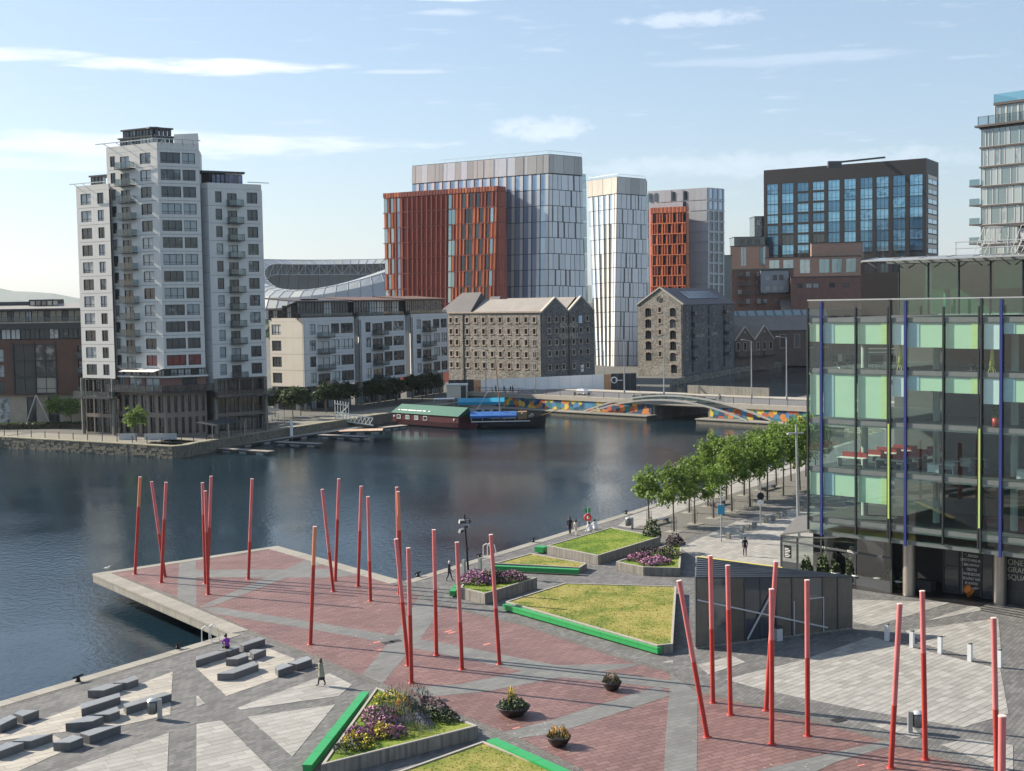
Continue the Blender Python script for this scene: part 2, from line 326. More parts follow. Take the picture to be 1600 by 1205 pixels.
def colset(top, legs, shoe=None, shin=None, sleeve=None): return dict(top=top, sleeve=sleeve or top, skin=m_skin, legs=legs, shin=shin or legs, shoe=shoe or k_black)
FIG = {}
FIG['coat'] = (person_mesh(stand(.2, .12, .05, 1.2), colset(k_sage, k_black), True), (0, .08, 1.62), m_hairbr)
FIG['walker'] = (person_mesh(stand(.24, .2, .03), colset(k_navy, k_navy)), (0, .06, 1.62), m_hairwh)
FIG['man'] = (person_mesh(stand(.1, .08), colset(k_navy, k_navy)), (0, .03, 1.62), m_hairdk)
FIG['dark'] = (person_mesh(stand(.16, .1), colset(k_black, k_black, k_white)), (0, .03, 1.62), m_hairdk)
FIG['cream'] = (person_mesh(stand(.2, .14), colset(k_cream, k_cream, k_white), True), (0, .03, 1.62), m_hairdk)
FIG['purple'] = (person_mesh(sit(), colset(k_purple, k_black), True), (0, .27, .77), m_hairdk)
FIG['white_sit'] = (person_mesh(sit(True), colset(k_white, k_white, k_white)), (0, .29, .80), m_hairdk)
FIG['cyclist'] = (person_mesh(dict(pelvis=(0, -.1, .95), waist=(0, .0, 1.1), chest=(0, .2, 1.28), neck=(0, .34, 1.38), head=(0, .42, 1.46), shL=(-.17, .24, 1.33), shR=(.17, .24, 1.33), elL=(-.22, .42, 1.12), elR=(.22, .42, 1.12), wrL=(-.2, .56, 1.02), wrR=(.2, .56, 1.02), hipL=(-.09, -.08, .92), hipR=(.09, -.08, .92), knL=(-.1, .28, .75), knR=(.1, .2, .55), anL=(-.1, .12, .42), anR=(.1, .08, .18)), colset(k_grey, k_black)), (0, .42, 1.48), m_hairdk)
_hair_cache = {}
def person(kind, label, loc, rz, s=1.0, long_hair=False, extra=None):
    me, hc, hm = FIG[kind]; t = thing('person', label, 'person', loc, rz); t.scale = (s, s, s)
    link('body', me, t)
    mb = MB(); r = .103
    prof = [(0, r * 1.12), (r * .55, r * .98), (r * .93, r * .55), (r * 1.06, 0), (r * .98, -r * .5), (r * .75, -r * .8)] if not long_hair else [(0, r * 1.12), (r * .55, r * .98), (r * .95, r * .5), (r * 1.1, 0), (r * 1.12, -r), (r * .9, -r * 2.4)]
    n = 12; vs = []; k = len(prof)
    for i in range(n):
        a = pi * .0 + 2 * pi * i / n
        for j, (rr, z) in enumerate(prof): 
            front = sin(a) > .5 and j > 2
            vs.append((rr * cos(a), (rr * sin(a) if not front else rr * .35 * sin(a)) - .012, z + (.0 if not front else .06)))
    mb.mesh(vs, [(i * k + j, ((i + 1) % n) * k + j, ((i + 1) % n) * k + j + 1, i * k + j + 1) for i in range(n) for j in range(k - 1)], 0, True)
    mb.build('hair', hm, t, (hc[0], hc[1] - .01, hc[2] + .01))
    mb = MB()
    for sx in (-.035, .035): mb.lathe([(0, -.009), (.009, 0), (0, .009)], (sx, .084, 0), 0, 6)
    mb.build('eyes', m_hairdk, t, (hc[0], hc[1], hc[2] - .005))
    if extra == 'coat':
        mb = MB(); rings = [(1.45, .14, .10, .05), (1.38, .185, .13, .05), (1.25, .19, .15, .04), (1.08, .165, .14, .03), (.92, .19, .16, .02), (.74, .205, .185, .01), (.6, .215, .2, 0)]; vs = []; n = 14
        for z, a, b_, oy in rings: vs += [(a * cos(2 * pi * i / n), oy + b_ * sin(2 * pi * i / n), z) for i in range(n)]
        mb.mesh(vs, [(j * n + i, j * n + (i + 1) % n, (j + 1) * n + (i + 1) % n, (j + 1) * n + i) for j in range(len(rings) - 1) for i in range(n)], 0, True); mb.build('coat', k_sage, t)
        mb = MB(); vs = []; rings = [(.6, .19, .17), (.48, .21, .2), (.42, .2, .19)]
        for z, a, b_ in rings: vs += [(a * cos(2 * pi * i / n), b_ * sin(2 * pi * i / n), z) for i in range(n)]
        mb.mesh(vs, [(j * n + i, j * n + (i + 1) % n, (j + 1) * n + (i + 1) % n, (j + 1) * n + i) for j in range(2) for i in range(n)], 0, True); mb.build('skirt', k_black, t)
    return t
# ------------------------------------------------------------------ setting: land, water, paving
def brick_mat(name, c1, c2, mortar, bw, bh, ang, msize=.02, rough=.8, bump=.3, var=.25, spec=.35, blotch=.4, vert=False, offs=.5, stain=0.0, speck=0.0):
    """coursed surface: courses in the material only where they are finer than the eye can part"""
    m, nt, b = node_mat(name); L = nt.links
    tc = nn(nt, 'ShaderNodeTexCoord'); mp = nn(nt, 'ShaderNodeMapping'); L.new(tc.outputs['Object'], mp.inputs[0])
    if vert: mp.inputs['Rotation'].default_value = (radians(90), 0, 0)
    else: mp.inputs['Rotation'].default_value = (0, 0, -ang)
    bt = nn(nt, 'ShaderNodeTexBrick'); bt.offset = offs; L.new(mp.outputs[0], bt.inputs['Vector'])
    bt.inputs['Color1'].default_value = rgba(c1); bt.inputs['Color2'].default_value = rgba(c2); bt.inputs['Mortar'].default_value = rgba(mortar)
    bt.inputs['Scale'].default_value = 1; bt.inputs['Mortar Size'].default_value = msize; bt.inputs['Brick Width'].default_value = bw; bt.inputs['Row Height'].default_value = bh; bt.inputs['Bias'].default_value = 0
    nz = nn(nt, 'ShaderNodeTexNoise'); nz.inputs['Scale'].default_value = blotch; nz.inputs['Detail'].default_value = 7; nz.inputs['Roughness'].default_value = .7; L.new(tc.outputs['Object'], nz.inputs['Vector'])
    mr = nn(nt, 'ShaderNodeMapRange'); mr.inputs[1].default_value = .25; mr.inputs[2].default_value = .75; mr.inputs[3].default_value = 1 - var; mr.inputs[4].default_value = 1 + var; L.new(nz.outputs[0], mr.inputs[0])
    vm = nn(nt, 'ShaderNodeVectorMath', operation='SCALE'); L.new(bt.outputs[0], vm.inputs[0]); L.new(mr.outputs[0], vm.inputs['Scale']); col = vm.outputs[0]
    if stain:
        vo = nn(nt, 'ShaderNodeTexNoise'); vo.inputs['Scale'].default_value = 3.2; vo.inputs['Detail'].default_value = 9; vo.inputs['Roughness'].default_value = .85; L.new(tc.outputs['Object'], vo.inputs['Vector'])
        n4 = nn(nt, 'ShaderNodeTexNoise'); n4.inputs['Scale'].default_value = .09; n4.inputs['Detail'].default_value = 3; L.new(tc.outputs['Object'], n4.inputs['Vector'])
        su = nn(nt, 'ShaderNodeMath', operation='MULTIPLY_ADD'); su.inputs[1].default_value = .35; L.new(n4.outputs[0], su.inputs[0]); L.new(vo.outputs[0], su.inputs[2])
        r2 = nn(nt, 'ShaderNodeMapRange'); r2.inputs[1].default_value = .82; r2.inputs[2].default_value = .92; r2.inputs[4].default_value = stain; L.new(su.outputs[0], r2.inputs[0])
        mx = nn(nt, 'ShaderNodeMixRGB'); L.new(r2.outputs[0], mx.inputs[0]); L.new(col, mx.inputs[1]); mx.inputs[2].default_value = (.5, .48, .45, 1); col = mx.outputs[0]
    if speck:                                      # bird droppings and chewing gum
        vo2 = nn(nt, 'ShaderNodeTexVoronoi'); vo2.inputs['Scale'].default_value = 1.9; L.new(tc.outputs['Object'], vo2.inputs['Vector'])
        n5 = nn(nt, 'ShaderNodeTexNoise'); n5.inputs['Scale'].default_value = .13; n5.inputs['Detail'].default_value = 3; L.new(tc.outputs['Object'], n5.inputs['Vector'])
        th = nn(nt, 'ShaderNodeMapRange'); th.inputs[1].default_value = .42; th.inputs[2].default_value = .68; th.inputs[3].default_value = .02; th.inputs[4].default_value = .15; L.new(n5.outputs[0], th.inputs[0])
        lt = nn(nt, 'ShaderNodeMath', operation='LESS_THAN'); L.new(vo2.outputs['Distance'], lt.inputs[0]); L.new(th.outputs[0], lt.inputs[1]); ml = nn(nt, 'ShaderNodeMath', operation='MULTIPLY'); ml.inputs[1].default_value = speck; L.new(lt.outputs[0], ml.inputs[0])
        mx = nn(nt, 'ShaderNodeMixRGB'); L.new(ml.outputs[0], mx.inputs[0]); L.new(col, mx.inputs[1]); mx.inputs[2].default_value = (.5, .49, .46, 1); col = mx.outputs[0]
    L.new(col, b.inputs['Base Color']); b.inputs['Roughness'].default_value = rough; b.inputs['Specular IOR Level'].default_value = spec
    bp = nn(nt, 'ShaderNodeBump'); bp.inputs['Strength'].default_value = bump; bp.inputs['Distance'].default_value = .02; bp.invert = True; L.new(bt.outputs['Fac'], bp.inputs['Height']); L.new(bp.outputs[0], b.inputs['Normal'])
    return m
d_red = hit(1000, 1139) - hit(900, 1161); A_RED = atan2(d_red.y, d_red.x)
d_slab = hit(1470, 1040) - hit(1440, 1052); A_SLAB = atan2(d_slab.y, d_slab.x)
quay_px = [(0, 1097), (362, 990), (631, 909), (985, 800), (1262, 711)]
QUAY = [xy(hit(*p)) for p in quay_px]
qd0 = (QUAY[1] - QUAY[0]).normalized(); qd1 = (QUAY[-1] - QUAY[-2]).normalized()
A_Q = atan2(qd0.y, qd0.x)
m_setts = brick_mat('granite_setts', (.105, .105, .104), (.17, .168, .163), (.065, .063, .06), .6, .28, A_Q, .016, .8, .25, .25, speck=.35)
m_setts_up = brick_mat('granite_setts_upright', (.12, .118, .115), (.18, .175, .168), (.08, .077, .073), .3, .15, pi / 2, .016, .8, .3, .2)
m_cobble = brick_mat('cobbles', (.13, .127, .118), (.23, .22, .20), (.065, .06, .055), .16, .13, A_Q, .02, .9, .6, .3)
m_red = brick_mat('red_resin_tiles', (.158, .085, .075), (.215, .124, .110), (.08, .047, .042), .9, .42, A_RED, .028, .55, .3, .28, .5, .22, stain=.3, speck=.6)
m_band = brick_mat('grey_band_tiles', (.135, .138, .134), (.175, .178, .17), (.105, .105, .10), .9, .42, A_RED, .02, .7, .2, .22, .4, .3, stain=.3, speck=.5)
m_coping = mat('pale_granite_coping', (.265, .25, .215), .8, var=.2, scale=2.5, orand=.1, bump=.2)
m_pale = mat('pale_granite_slab', (.36, .335, .29), .75, var=.16, scale=1.1, orand=.13, bump=.15, bscale=30)
m_palegrey = mat('grey_granite_slab', (.30, .29, .268), .75, var=.16, scale=1.1, orand=.15, bump=.15, bscale=30)
m_joint = mat('paving_joint', (.17, .165, .15), .9)
m_conc = mat('concrete', (.24, .23, .20), .85, var=.25, scale=.7, streak=.45, bump=.2)
m_far = mat('far_city_ground', (.10, .10, .09), .95, var=.25, scale=.02)
m_quaystone = brick_mat('quay_wall_stone', (.17, .16, .135), (.33, .31, .25), (.07, .065, .055), .9, .4, 0, .05, .9, .8, .35, .2, .5, vert=True)
m_asph = mat('asphalt', (.085, .085, .088), .9, var=.2, scale=.5)

# water ------------------------------------------------------------
WATER_Z = -2.0
m_water, nt, b = node_mat('dock_water'); L = nt.links
b.inputs['Base Color'].default_value = (.008, .022, .034, 1); b.inputs['Roughness'].default_value = .03; b.inputs['IOR'].default_value = 1.33; b.inputs['Specular IOR Level'].default_value = .5
tc = nn(nt, 'ShaderNodeTexCoord')
wn1 = nn(nt, 'ShaderNodeTexNoise'); wn1.inputs['Scale'].default_value = 1.5; wn1.inputs['Detail'].default_value = 5; wn1.inputs['Roughness'].default_value = .6
mpw = nn(nt, 'ShaderNodeMapping'); mpw.inputs['Scale'].default_value = (1, .7, 1); mpw.inputs['Rotation'].default_value = (0, 0, .5); L.new(tc.outputs['Object'], mpw.inputs[0]); L.new(mpw.outputs[0], wn1.inputs['Vector'])
wn2 = nn(nt, 'ShaderNodeTexNoise'); wn2.inputs['Scale'].default_value = .03; wn2.inputs['Detail'].default_value = 3; L.new(tc.outputs['Object'], wn2.inputs['Vector'])
mrw = nn(nt, 'ShaderNodeMapRange'); mrw.inputs[1].default_value = .38; mrw.inputs[2].default_value = .62; mrw.inputs[3].default_value = .25; mrw.inputs[4].default_value = 1.0; L.new(wn2.outputs[0], mrw.inputs[0])
bpw = nn(nt, 'ShaderNodeBump'); bpw.inputs['Distance'].default_value = .09; L.new(mrw.outputs[0], bpw.inputs['Strength']); L.new(wn1.outputs[0], bpw.inputs['Height']); L.new(bpw.outputs[0], b.inputs['Normal'])
mb = MB(); mb.face([(-700, -60, WATER_Z), (500, -60, WATER_Z), (500, 700, WATER_Z), (-700, 700, WATER_Z)])
tag(mb.build('water', m_water), 'calm dark blue dock water between the quays', kind='structure')

# the square's land ------------------------------------------------
q_far = QUAY[-1] + qd1 * 48
q_near = QUAY[0] - qd0 * 95
LAND = [q_near] + QUAY + [q_far, Vector((45, 285)), Vector((78, 335)), Vector((170, 520)), Vector((400, 520)), Vector((400, -60)), Vector((60, -60))]
mb = MB(); mb.prism(LAND, -5, 0, 1, 0)
ground = tag(mb.build('ground', [m_setts, m_quaystone]), 'grey granite sett paving of the waterside square', kind='structure')
# pier under the red carpet
P1, P2, PR, PL = [xy(hit(*p)) for p in ((145, 897), (433, 853.5), (631, 909), (362, 990))]
PIER = [P1, PL, PR, P2]
mb = MB(); mb.prism(PIER, -.72, -.002, 0)
for f in (.2, .5, .8):
    for g in (.3, .7):
        c = P1.lerp(PL, f).lerp(P2.lerp(PR, f), g); mb.lathe([(.35, -6), (.35, -.72)], (c.x, c.y, 0), 0, 10)
pier = tag(mb.build('pier', m_conc), 'concrete pier reaching out over the dock water', kind='structure')
def strip(poly, w):                               # inset outline strip as quads (for closed convex outline)
    pass
def sheet(name, pts, z, m, parent, px=True):
    poly = ccw([xy(hit(*p)) if px else xy(p) for p in pts]); mb = MB(); mb.face([(p.x, p.y, z) for p in poly]); return mb.build(name, m, parent)
# coping stones along the quay and round the pier
_cop = {}
def coping(A, B, w, parent, n_in, step=1.6, h=.16, over=.0):
    d = (B - A); L_ = d.length; d.normalize(); k = max(1, round(L_ / step)); s = L_ / k; key = (round(s, 2), round(w, 2))
    if key not in _cop:
        mb = MB(); e = .012; mb.box(e, s - e, -over, w, -h + .03, .03); _cop[key] = mb.data('coping_stone', m_coping)
    for i in range(k):
        p = A + d * (s * i); o = link('coping_stone', _cop[key], parent, (p.x, p.y, RND.uniform(-.006, .004)), atan2(d.y, d.x))
        if n_in < 0: q = A + d * (s * (i + 1)); o.location = (q.x, q.y, o.location.z); o.rotation_euler.z += pi
def coping_run(A, B, w, parent, side, **k): coping(A, B, w, parent, side, **k)
for a, b_ in ((QUAY[0] - qd0 * 12, QUAY[1]), (QUAY[2], QUAY[3]), (QUAY[3], QUAY[4]), (QUAY[4], QUAY[4] + qd1 * 20)):
    coping_run(a, b_, .95, ground, -1, over=.05)
coping_run(P1, PL, 1.35, pier, 1, over=.05); coping_run(P2, P1, 1.0, pier, 1, over=.05); coping_run(PR, P2, 1.35, pier, 1, over=.05)

# red carpet --------------------------------------------------------
red_px = [(170, 896.5), (300, 875), (424, 858.5), (520, 884), (622, 916), (683, 946), (832, 982), (969, 1029), (1048, 1052), (1090, 1082), (1210, 1111), (1382, 1157), (1560, 1212), (1560, 1500), (860, 1500), (1010, 1280), (902, 1201), (811, 1155), (729, 1121), (588, 1066), (495, 1027), (390, 985.5), (260, 927)]
red_carpet = sheet('carpet_paving', red_px, .006, m_red, ground)
red_carpet['label'] = 'wide red resin paving running out to the pier'
def line_strip(pts, w, z, m, name):
    P = [xy(hit(*p)) for p in pts]; mb = MB()
    for a, b_ in zip(P[:-1], P[1:]):
        d = (b_ - a).normalized(); n = Vector((-d.y, d.x)) * (w / 2); mb.face([(q.x, q.y, z) for q in (a - n, b_ - n, b_ + n, a + n)])
    return mb.build(name, m, ground)
line_strip([(175, 898), (260, 929), (390, 987.5), (495, 1029), (588, 1068), (729, 1124), (811, 1158), (902, 1204), (1010, 1285)], .55, .012, m_cobble, 'cobble_strip')
line_strip([(622, 914), (683, 944), (832, 980), (969, 1027), (1048, 1050), (1090, 1080), (1210, 1109), (1382, 1155), (1560, 1210)], .55, .012, m_cobble, 'cobble_strip')
line_strip([(424, 857.5), (520, 883), (622, 914.5)], .35, .012, m_cobble, 'cobble_strip')
line_strip([(0, 1107), (362, 997)], .35, .008, m_cobble, 'cobble_strip')
bands = [[(280, 877.5), (306, 874), (307, 947.5), (277, 934)], [(306, 891), (530, 889), (560, 897.5), (520, 903), (306, 902)],
         [(310, 949), (330, 948), (505, 881), (480, 875)], [(318, 951), (340, 949), (520, 977), (620, 994), (700, 1006), (860, 1038), (1048, 1064), (1048, 1076), (850, 1056), (690, 1022), (600, 1004), (500, 986), (340, 960)],
         [(566, 1055), (598, 1068), (662, 992), (690, 950), (655, 933), (622, 985)], [(640, 1075), (720, 1069), (860, 1040), (1003, 1037), (985, 1043), (880, 1058), (760, 1081), (660, 1090)],
         [(785, 1145), (862, 1125), (1027, 1073), (1048, 1087), (870, 1146), (812, 1154)], [(1048, 1053), (1090, 1083), (1086, 1500), (1026, 1500), (1040, 1150)],
         [(1177, 1206), (1265, 1185), (1382, 1158), (1402, 1163), (1310, 1190), (1262, 1212), (1200, 1290), (1130, 1290)]]
for k, bnd in enumerate(bands): sheet('grey_band', bnd, .0085 + .0012 * k, m_band, ground)
for x, y in ((588, 1003), (652, 998), (700, 986), (760, 1006), (1345, 1195), (806, 1137), (705, 988), (590, 1016)):      # small coral inlays
    sheet('coral_inlay', [(x - 6, y + 1.6), (x + 5, y - 1.2), (x + 7, y), (x - 4, y + 2.8)], .013, mat('coral_inlay', (.62, .22, .17), .5) if 'coral_inlay' not in MATS else MATS['coral_inlay'], ground)

# pale slab fields: every slab its own piece with open joints --------
slab_fields = [
    ([(270, 1050), (266, 1117), (195, 1133), (85, 1146), (0, 1158), (-60, 1168), (-60, 1168), (0, 1149)], 0), ([(0, 1166), (85, 1150), (118, 1166), (28, 1206), (-60, 1240), (-60, 1178)], 0),
    ([(308, 1045), (354, 1088), (434, 1060), (461, 1030), (418, 1013), (345, 1030)], 0), ([(371.5, 1106), (515, 1052.5), (550, 1070), (530, 1088), (375.5, 1109.4)], 1),
    ([(387, 1120.6), (524, 1101), (457, 1182.6)], 1), ([(307, 1132), (346, 1126), (425, 1205), (455, 1240), (307, 1240)], 1), ([(264, 1145), (102, 1205), (10, 1240), (260, 1240)], 1), ([(307, 1085), (320.6, 1100), (307, 1105)], 1),
    ([(1134, 1062), (1180, 1050), (1249, 1033), (1360, 995), (1431, 1013.5), (1563, 1045.6), (1576, 1116), (1505.5, 1137), (1347, 1110), (1195, 1079)], 2),
    ([(1090, 1039), (1144, 1025), (1165, 1035), (1107, 1054)], 2), ([(1332, 937), (1484.5, 942), (1411, 965), (1365.5, 979), (1333, 972)], 2), ([(1446, 971), (1528, 944), (1533.5, 954)], 2),
    ([(1414.5, 986), (1512.5, 972.6), (1560, 966), (1566, 1040), (1448, 1008)], 2), ([(1356, 1131), (1424, 1134), (1441, 1152), (1428, 1154)], 2), ([(1472, 1164), (1512, 1155), (1583, 1165), (1583, 1203), (1570, 1206)], 2), ([(1033, 1035), (1052, 1032), (1052, 1037)], 2)]
slabs = []
for pts, kind in slab_fields:
    poly = [xy(hit(*p)) for p in pts]; poly = ccw(poly)
    sheet('slab_bed', [(p.x, p.y) for p in poly], .005, m_joint, ground, px=False)
    if kind == 2: d = Vector((cos(A_SLAB), sin(A_SLAB))); sl, sw = 1.05, .46
    else: dd = hit(420, 1160) - hit(330, 1180); d = Vector((dd.x, dd.y)).normalized(); sl, sw = 1.6, .62
    n = Vector((-d.y, d.x)); us = [p.dot(d) for p in poly]; ws = [p.dot(n) for p in poly]
    j = math.floor(min(ws) / sw)
    while j * sw < max(ws):
        off = RND.random() * sl; i = math.floor((min(us) - off) / sl)
        while i * sl + off < max(us):
            g = .014; u0, u1, w0, w1 = i * sl + off + g, (i + 1) * sl + off - g, j * sw + g, (j + 1) * sw - g
            rect = [d * u0 + n * w0, d * u1 + n * w0, d * u1 + n * w1, d * u0 + n * w1]; q = poly
            for k in range(4):
                q = clip_poly(q, rect[k], rect[(k + 1) % 4])
                if len(q) < 3: break
            if len(q) >= 3 and abs(area(q)) > .02: slabs.append((q, abs(area(q)) / (sum((p.length for p in q)) / len(q)) ** 2, 0 if kind == 0 else 1))
            i += 1
        j += 1
slabs.sort(key=lambda s_: -s_[1])
rest = {0: MB(), 1: MB()}
for k, (q, a_, kind) in enumerate(slabs):
    z = .018 + RND.uniform(-.002, .004)
    if k < 300:
        c = sum(q, Vector((0, 0))) / len(q); mb = MB(); mb.prism([p - c for p in q], -.016, 0, 0, bottom=False); mb.build('paving_slab', m_pale if kind == 0 else m_palegrey, ground, (c.x, c.y, z))
    else: rest[kind].prism(q, .002, z, RND.randint(0, 3), bottom=False)
def tones(base, n, col): return [mat(base + '_tone', tuple(c * f for c in col), .75, var=.16, scale=1.1, bump=.15, bscale=30) for f in (.86, .95, 1.03, 1.12)]
for kind, col in ((0, (.36, .335, .29)), (1, (.30, .29, .268))):
    tag(rest[kind].build('paving_slab', tones('slab', 4, col), ground), kind='stuff')
# stone fields on the promenade by the trees
m_prom = brick_mat('promenade_slabs', (.26, .25, .23), (.34, .325, .295), (.17, .165, .15), 1.0, .5, A_Q, .02, .8, .2, .2)
sheet('promenade_paving', [(985, 806), (1262, 717), (1262, 733), (1075, 794), (990, 826), (965, 822)], .006, m_prom, ground)
sheet('promenade_paving', [(1062, 856), (1150, 815), (1262, 790), (1300, 800), (1300, 880), (1225, 886), (1085, 872)], .006, m_prom, ground)
m_gravel = mat('tree_strip_gravel', (.135, .13, .115), .95, var=.3, scale=3, bump=.5, bscale=25)
sheet('gravel_strip', [(990, 827), (1075, 795), (1262, 734), (1262, 768), (1150, 806), (1050, 852), (1000, 838)], .007, m_gravel, ground)

# far land -----------------------------------------------------------
left_px = [(0, 683), (200, 694), (270, 698), (292, 696), (310, 692), (440, 671)]
LB = [xy(hit(*p)) for p in left_px]; ld = (LB[-1] - LB[-2]).normalized()
lb_end = Vector((-9, 326))
LANDL = [Vector((-420, 262)), LB[0] + Vector((-40, 6))] + LB + [lb_end, Vector((32, 289)), Vector((47, 398)), Vector((78, 463)), Vector((140, 560)), Vector((2500, 700)), Vector((9000, 9000)), Vector((-9000, 9000)), Vector((-9000, 262))]
mb = MB(); mb.prism(LANDL, -6, 0, 1, 0)
tag(mb.build('far_bank', [m_far, m_quaystone]), 'paved bank across the dock with its old stone quay wall', kind='structure')
# old rubble quay wall and its coping on the far bank: real blocks
m_block = mat('quay_block', (.17, .155, .12), .95, var=.3, scale=1.5, orand=.25, bump=.5, bscale=6)
m_weedy = mat('weedy_coping', (.24, .225, .16), .95, var=.3, scale=.6, orand=.12)
mb = MB(); bank_pts = [LB[0] + Vector((-40, 6))] + LB + [lb_end]
far_q = bpy.data.objects['far_bank']
rr = random.Random(5)
for a, b_ in zip(bank_pts[:-1], bank_pts[1:]):
    d = (b_ - a); L_ = d.length; d.normalize(); n = Vector((d.y, -d.x))
    for row in range(5):
        x = 0
        while x < L_:
            w = min(rr.uniform(.5, 1.3), L_ - x); e = rr.uniform(.05, .22); z0 = -2.2 + row * .43
            c = a + d * (x + w / 2) + n * (e / 2); mb.obox(c, d, w / 2 - .03, e / 2 + .02, z0 + .02, z0 + .41, 0); x += w
tag(mb.build('quay_block', m_block, far_q), kind='stuff')
for a, b_ in zip(bank_pts[:-1], bank_pts[1:]):
    d = (b_ - a); k = max(1, round(d.length / 2.6)); s_ = d.length / k; d.normalize()
    mb = MB(); mb.box(.02, s_ - .02, -.25, 1.3, -.05, .12); me = mb.data('coping_stone', m_weedy)
    for i in range(k): p = a + d * (s_ * i); link('coping_stone', me, far_q, (p.x, p.y, RND.uniform(-.02, .02)), atan2(d.y, d.x))
# quay path on the far bank
m_path = mat('quay_path_paving', (.19, .18, .15), .9, var=.2, scale=.4)
mb = MB()
for a, b_ in zip(bank_pts[:-1], bank_pts[1:]):
    d = (b_ - a).normalized(); n = Vector((-d.y, d.x)); mb.face([(q.x, q.y, .006) for q in (a + n * 1.3, b_ + n * 1.3, b_ + n * 9, a + n * 9)])
mb.build('quay_path', m_path, far_q)

# hills on the horizon -------------------------------------------------
m_hill = mat('hill_heather', (.075, .095, .06), .95, var=.3, scale=.002)
mb = MB(); rh = random.Random(3); xs = [-6500 + i * 130 for i in range(75)]
def hz(x, k): return max(12, 150 + 70 * sin(x / 700 + k) + 38 * sin(x / 290 + 2 * k) + 16 * sin(x / 97 + k) + max(-150, (-2600 - x) * .02))
vsn = []
for x in xs: vsn += [(x, 8300, 0), (x, 8600, hz(x, 1.2) * .55), (x, 8900, hz(x, 1.2)), (x, 8990, 0)]
fs = []
for i in range(len(xs) - 1):
    for j in range(3): fs.append((i * 4 + j, (i + 1) * 4 + j, (i + 1) * 4 + j + 1, i * 4 + j + 1))
mb.mesh(vsn, fs, 0, True)
tag(mb.build('hills', m_hill), 'low hazy hills on the far left horizon', kind='structure')
# ------------------------------------------------------------------ buildings on the left bank
m_white = mat('white_cladding', (.70, .675, .625), .6, var=.06, scale=.25, streak=.12)
m_white2 = mat('grey_white_cladding', (.56, .565, .56), .6, var=.06, scale=.25, streak=.12)
m_beige = mat('beige_cladding', (.50, .465, .40), .6, var=.06, scale=.25, streak=.1)
m_seam = mat('dark_seam', (.10, .10, .10), .9)
m_frame = mat('charcoal_frame', (.045, .05, .055), .5, metal=.2)
m_dark = mat('dark_metal', (.06, .065, .07), .5, metal=.3)
m_wframe = mat('white_frame', (.62, .62, .6), .5)
m_steel = mat('galvanised_steel', (.42, .43, .43), .4, metal=.6)
m_winA = window_glass('apartment_glass', (.028, .036, .042), (.42, .44, .44), .4)  # pale share carries sky reflections as colour
m_winB = window_glass('apartment_glass_blue', (.03, .04, .05), (.3, .35, .37), .35)
m_winBase = window_glass('base_glass', (.016, .02, .022), (.12, .12, .11), .2)
m_winRed = mat('red_curtain_glass', (.20, .03, .035), .08, var=.4, scale=1.2, spec=.6)
m_winWarm = window_glass('office_bay_glass', (.025, .028, .03), (.30, .28, .24), .35)
m_railglass = clear_glass('rail_glass', (.48, .58, .60), 1.0, .02, .03)
m_brickbrown = brick_mat('brown_brick', (.115, .060, .046), (.16, .085, .066), (.11, .085, .07), .24, .08, 0, .012, .9, .3, .25, .3, .3, vert=True)
m_brickred = brick_mat('red_brick', (.22, .10, .075), (.30, .14, .105), (.2, .15, .13), .24, .08, 0, .012, .9, .3, .2, .3, .4, vert=True)
m_stonebeige = mat('beige_stone_facing', (.36, .32, .25), .85, var=.18, scale=.6)
m_roofgrey = mat('grey_roof_sheet', (.27, .26, .25), .7, var=.15, scale=.3)
m_roofdark = mat('dark_roof_sheet', (.075, .07, .07), .6, var=.2, scale=.3)
m_soffit = mat('brown_soffit', (.13, .075, .06), .8)
_bal = {}
def balcony_mesh(w, d=1.3, h=1.05, glass=True):
    k = (round(w, 1), d, h, glass)
    if k in _bal: return _bal[k]
    mb = MB(); mb.box(0, w, -d, 0, -.16, 0, 0)
    for x in (0, w - .06): mb.box(x, x + .06, -d, -d + .06, 0, h, 0); mb.box(x, x + .05, -d + .06, -.02, h - .06, h, 0)
    mb.box(0, w, -d - .02, -d + .07, h, h + .07, 0); mb.box(0, w, -d, -d + .05, .08, .13, 0)
    if glass:
        mb.face([(.06, -d + .03, .13), (w - .06, -d + .03, .13), (w - .06, -d + .03, h), (.06, -d + .03, h)], 1)
        mb.face([(.03, -d + .06, .13), (.03, -.02, .13), (.03, -.02, h), (.03, -d + .06, h)], 1); mb.face([(w - .03, -d + .06, .13), (w - .03, -.02, .13), (w - .03, -.02, h), (w - .03, -d + .06, h)], 1)
    else:
        n = int(w / .16)
        for i in range(1, n): mb.box(w * i / n - .015, w * i / n + .015, -d + .01, -d + .04, .13, h, 0)
    _bal[k] = mb.data('balcony', [m_dark, m_railglass]); return _bal[k]
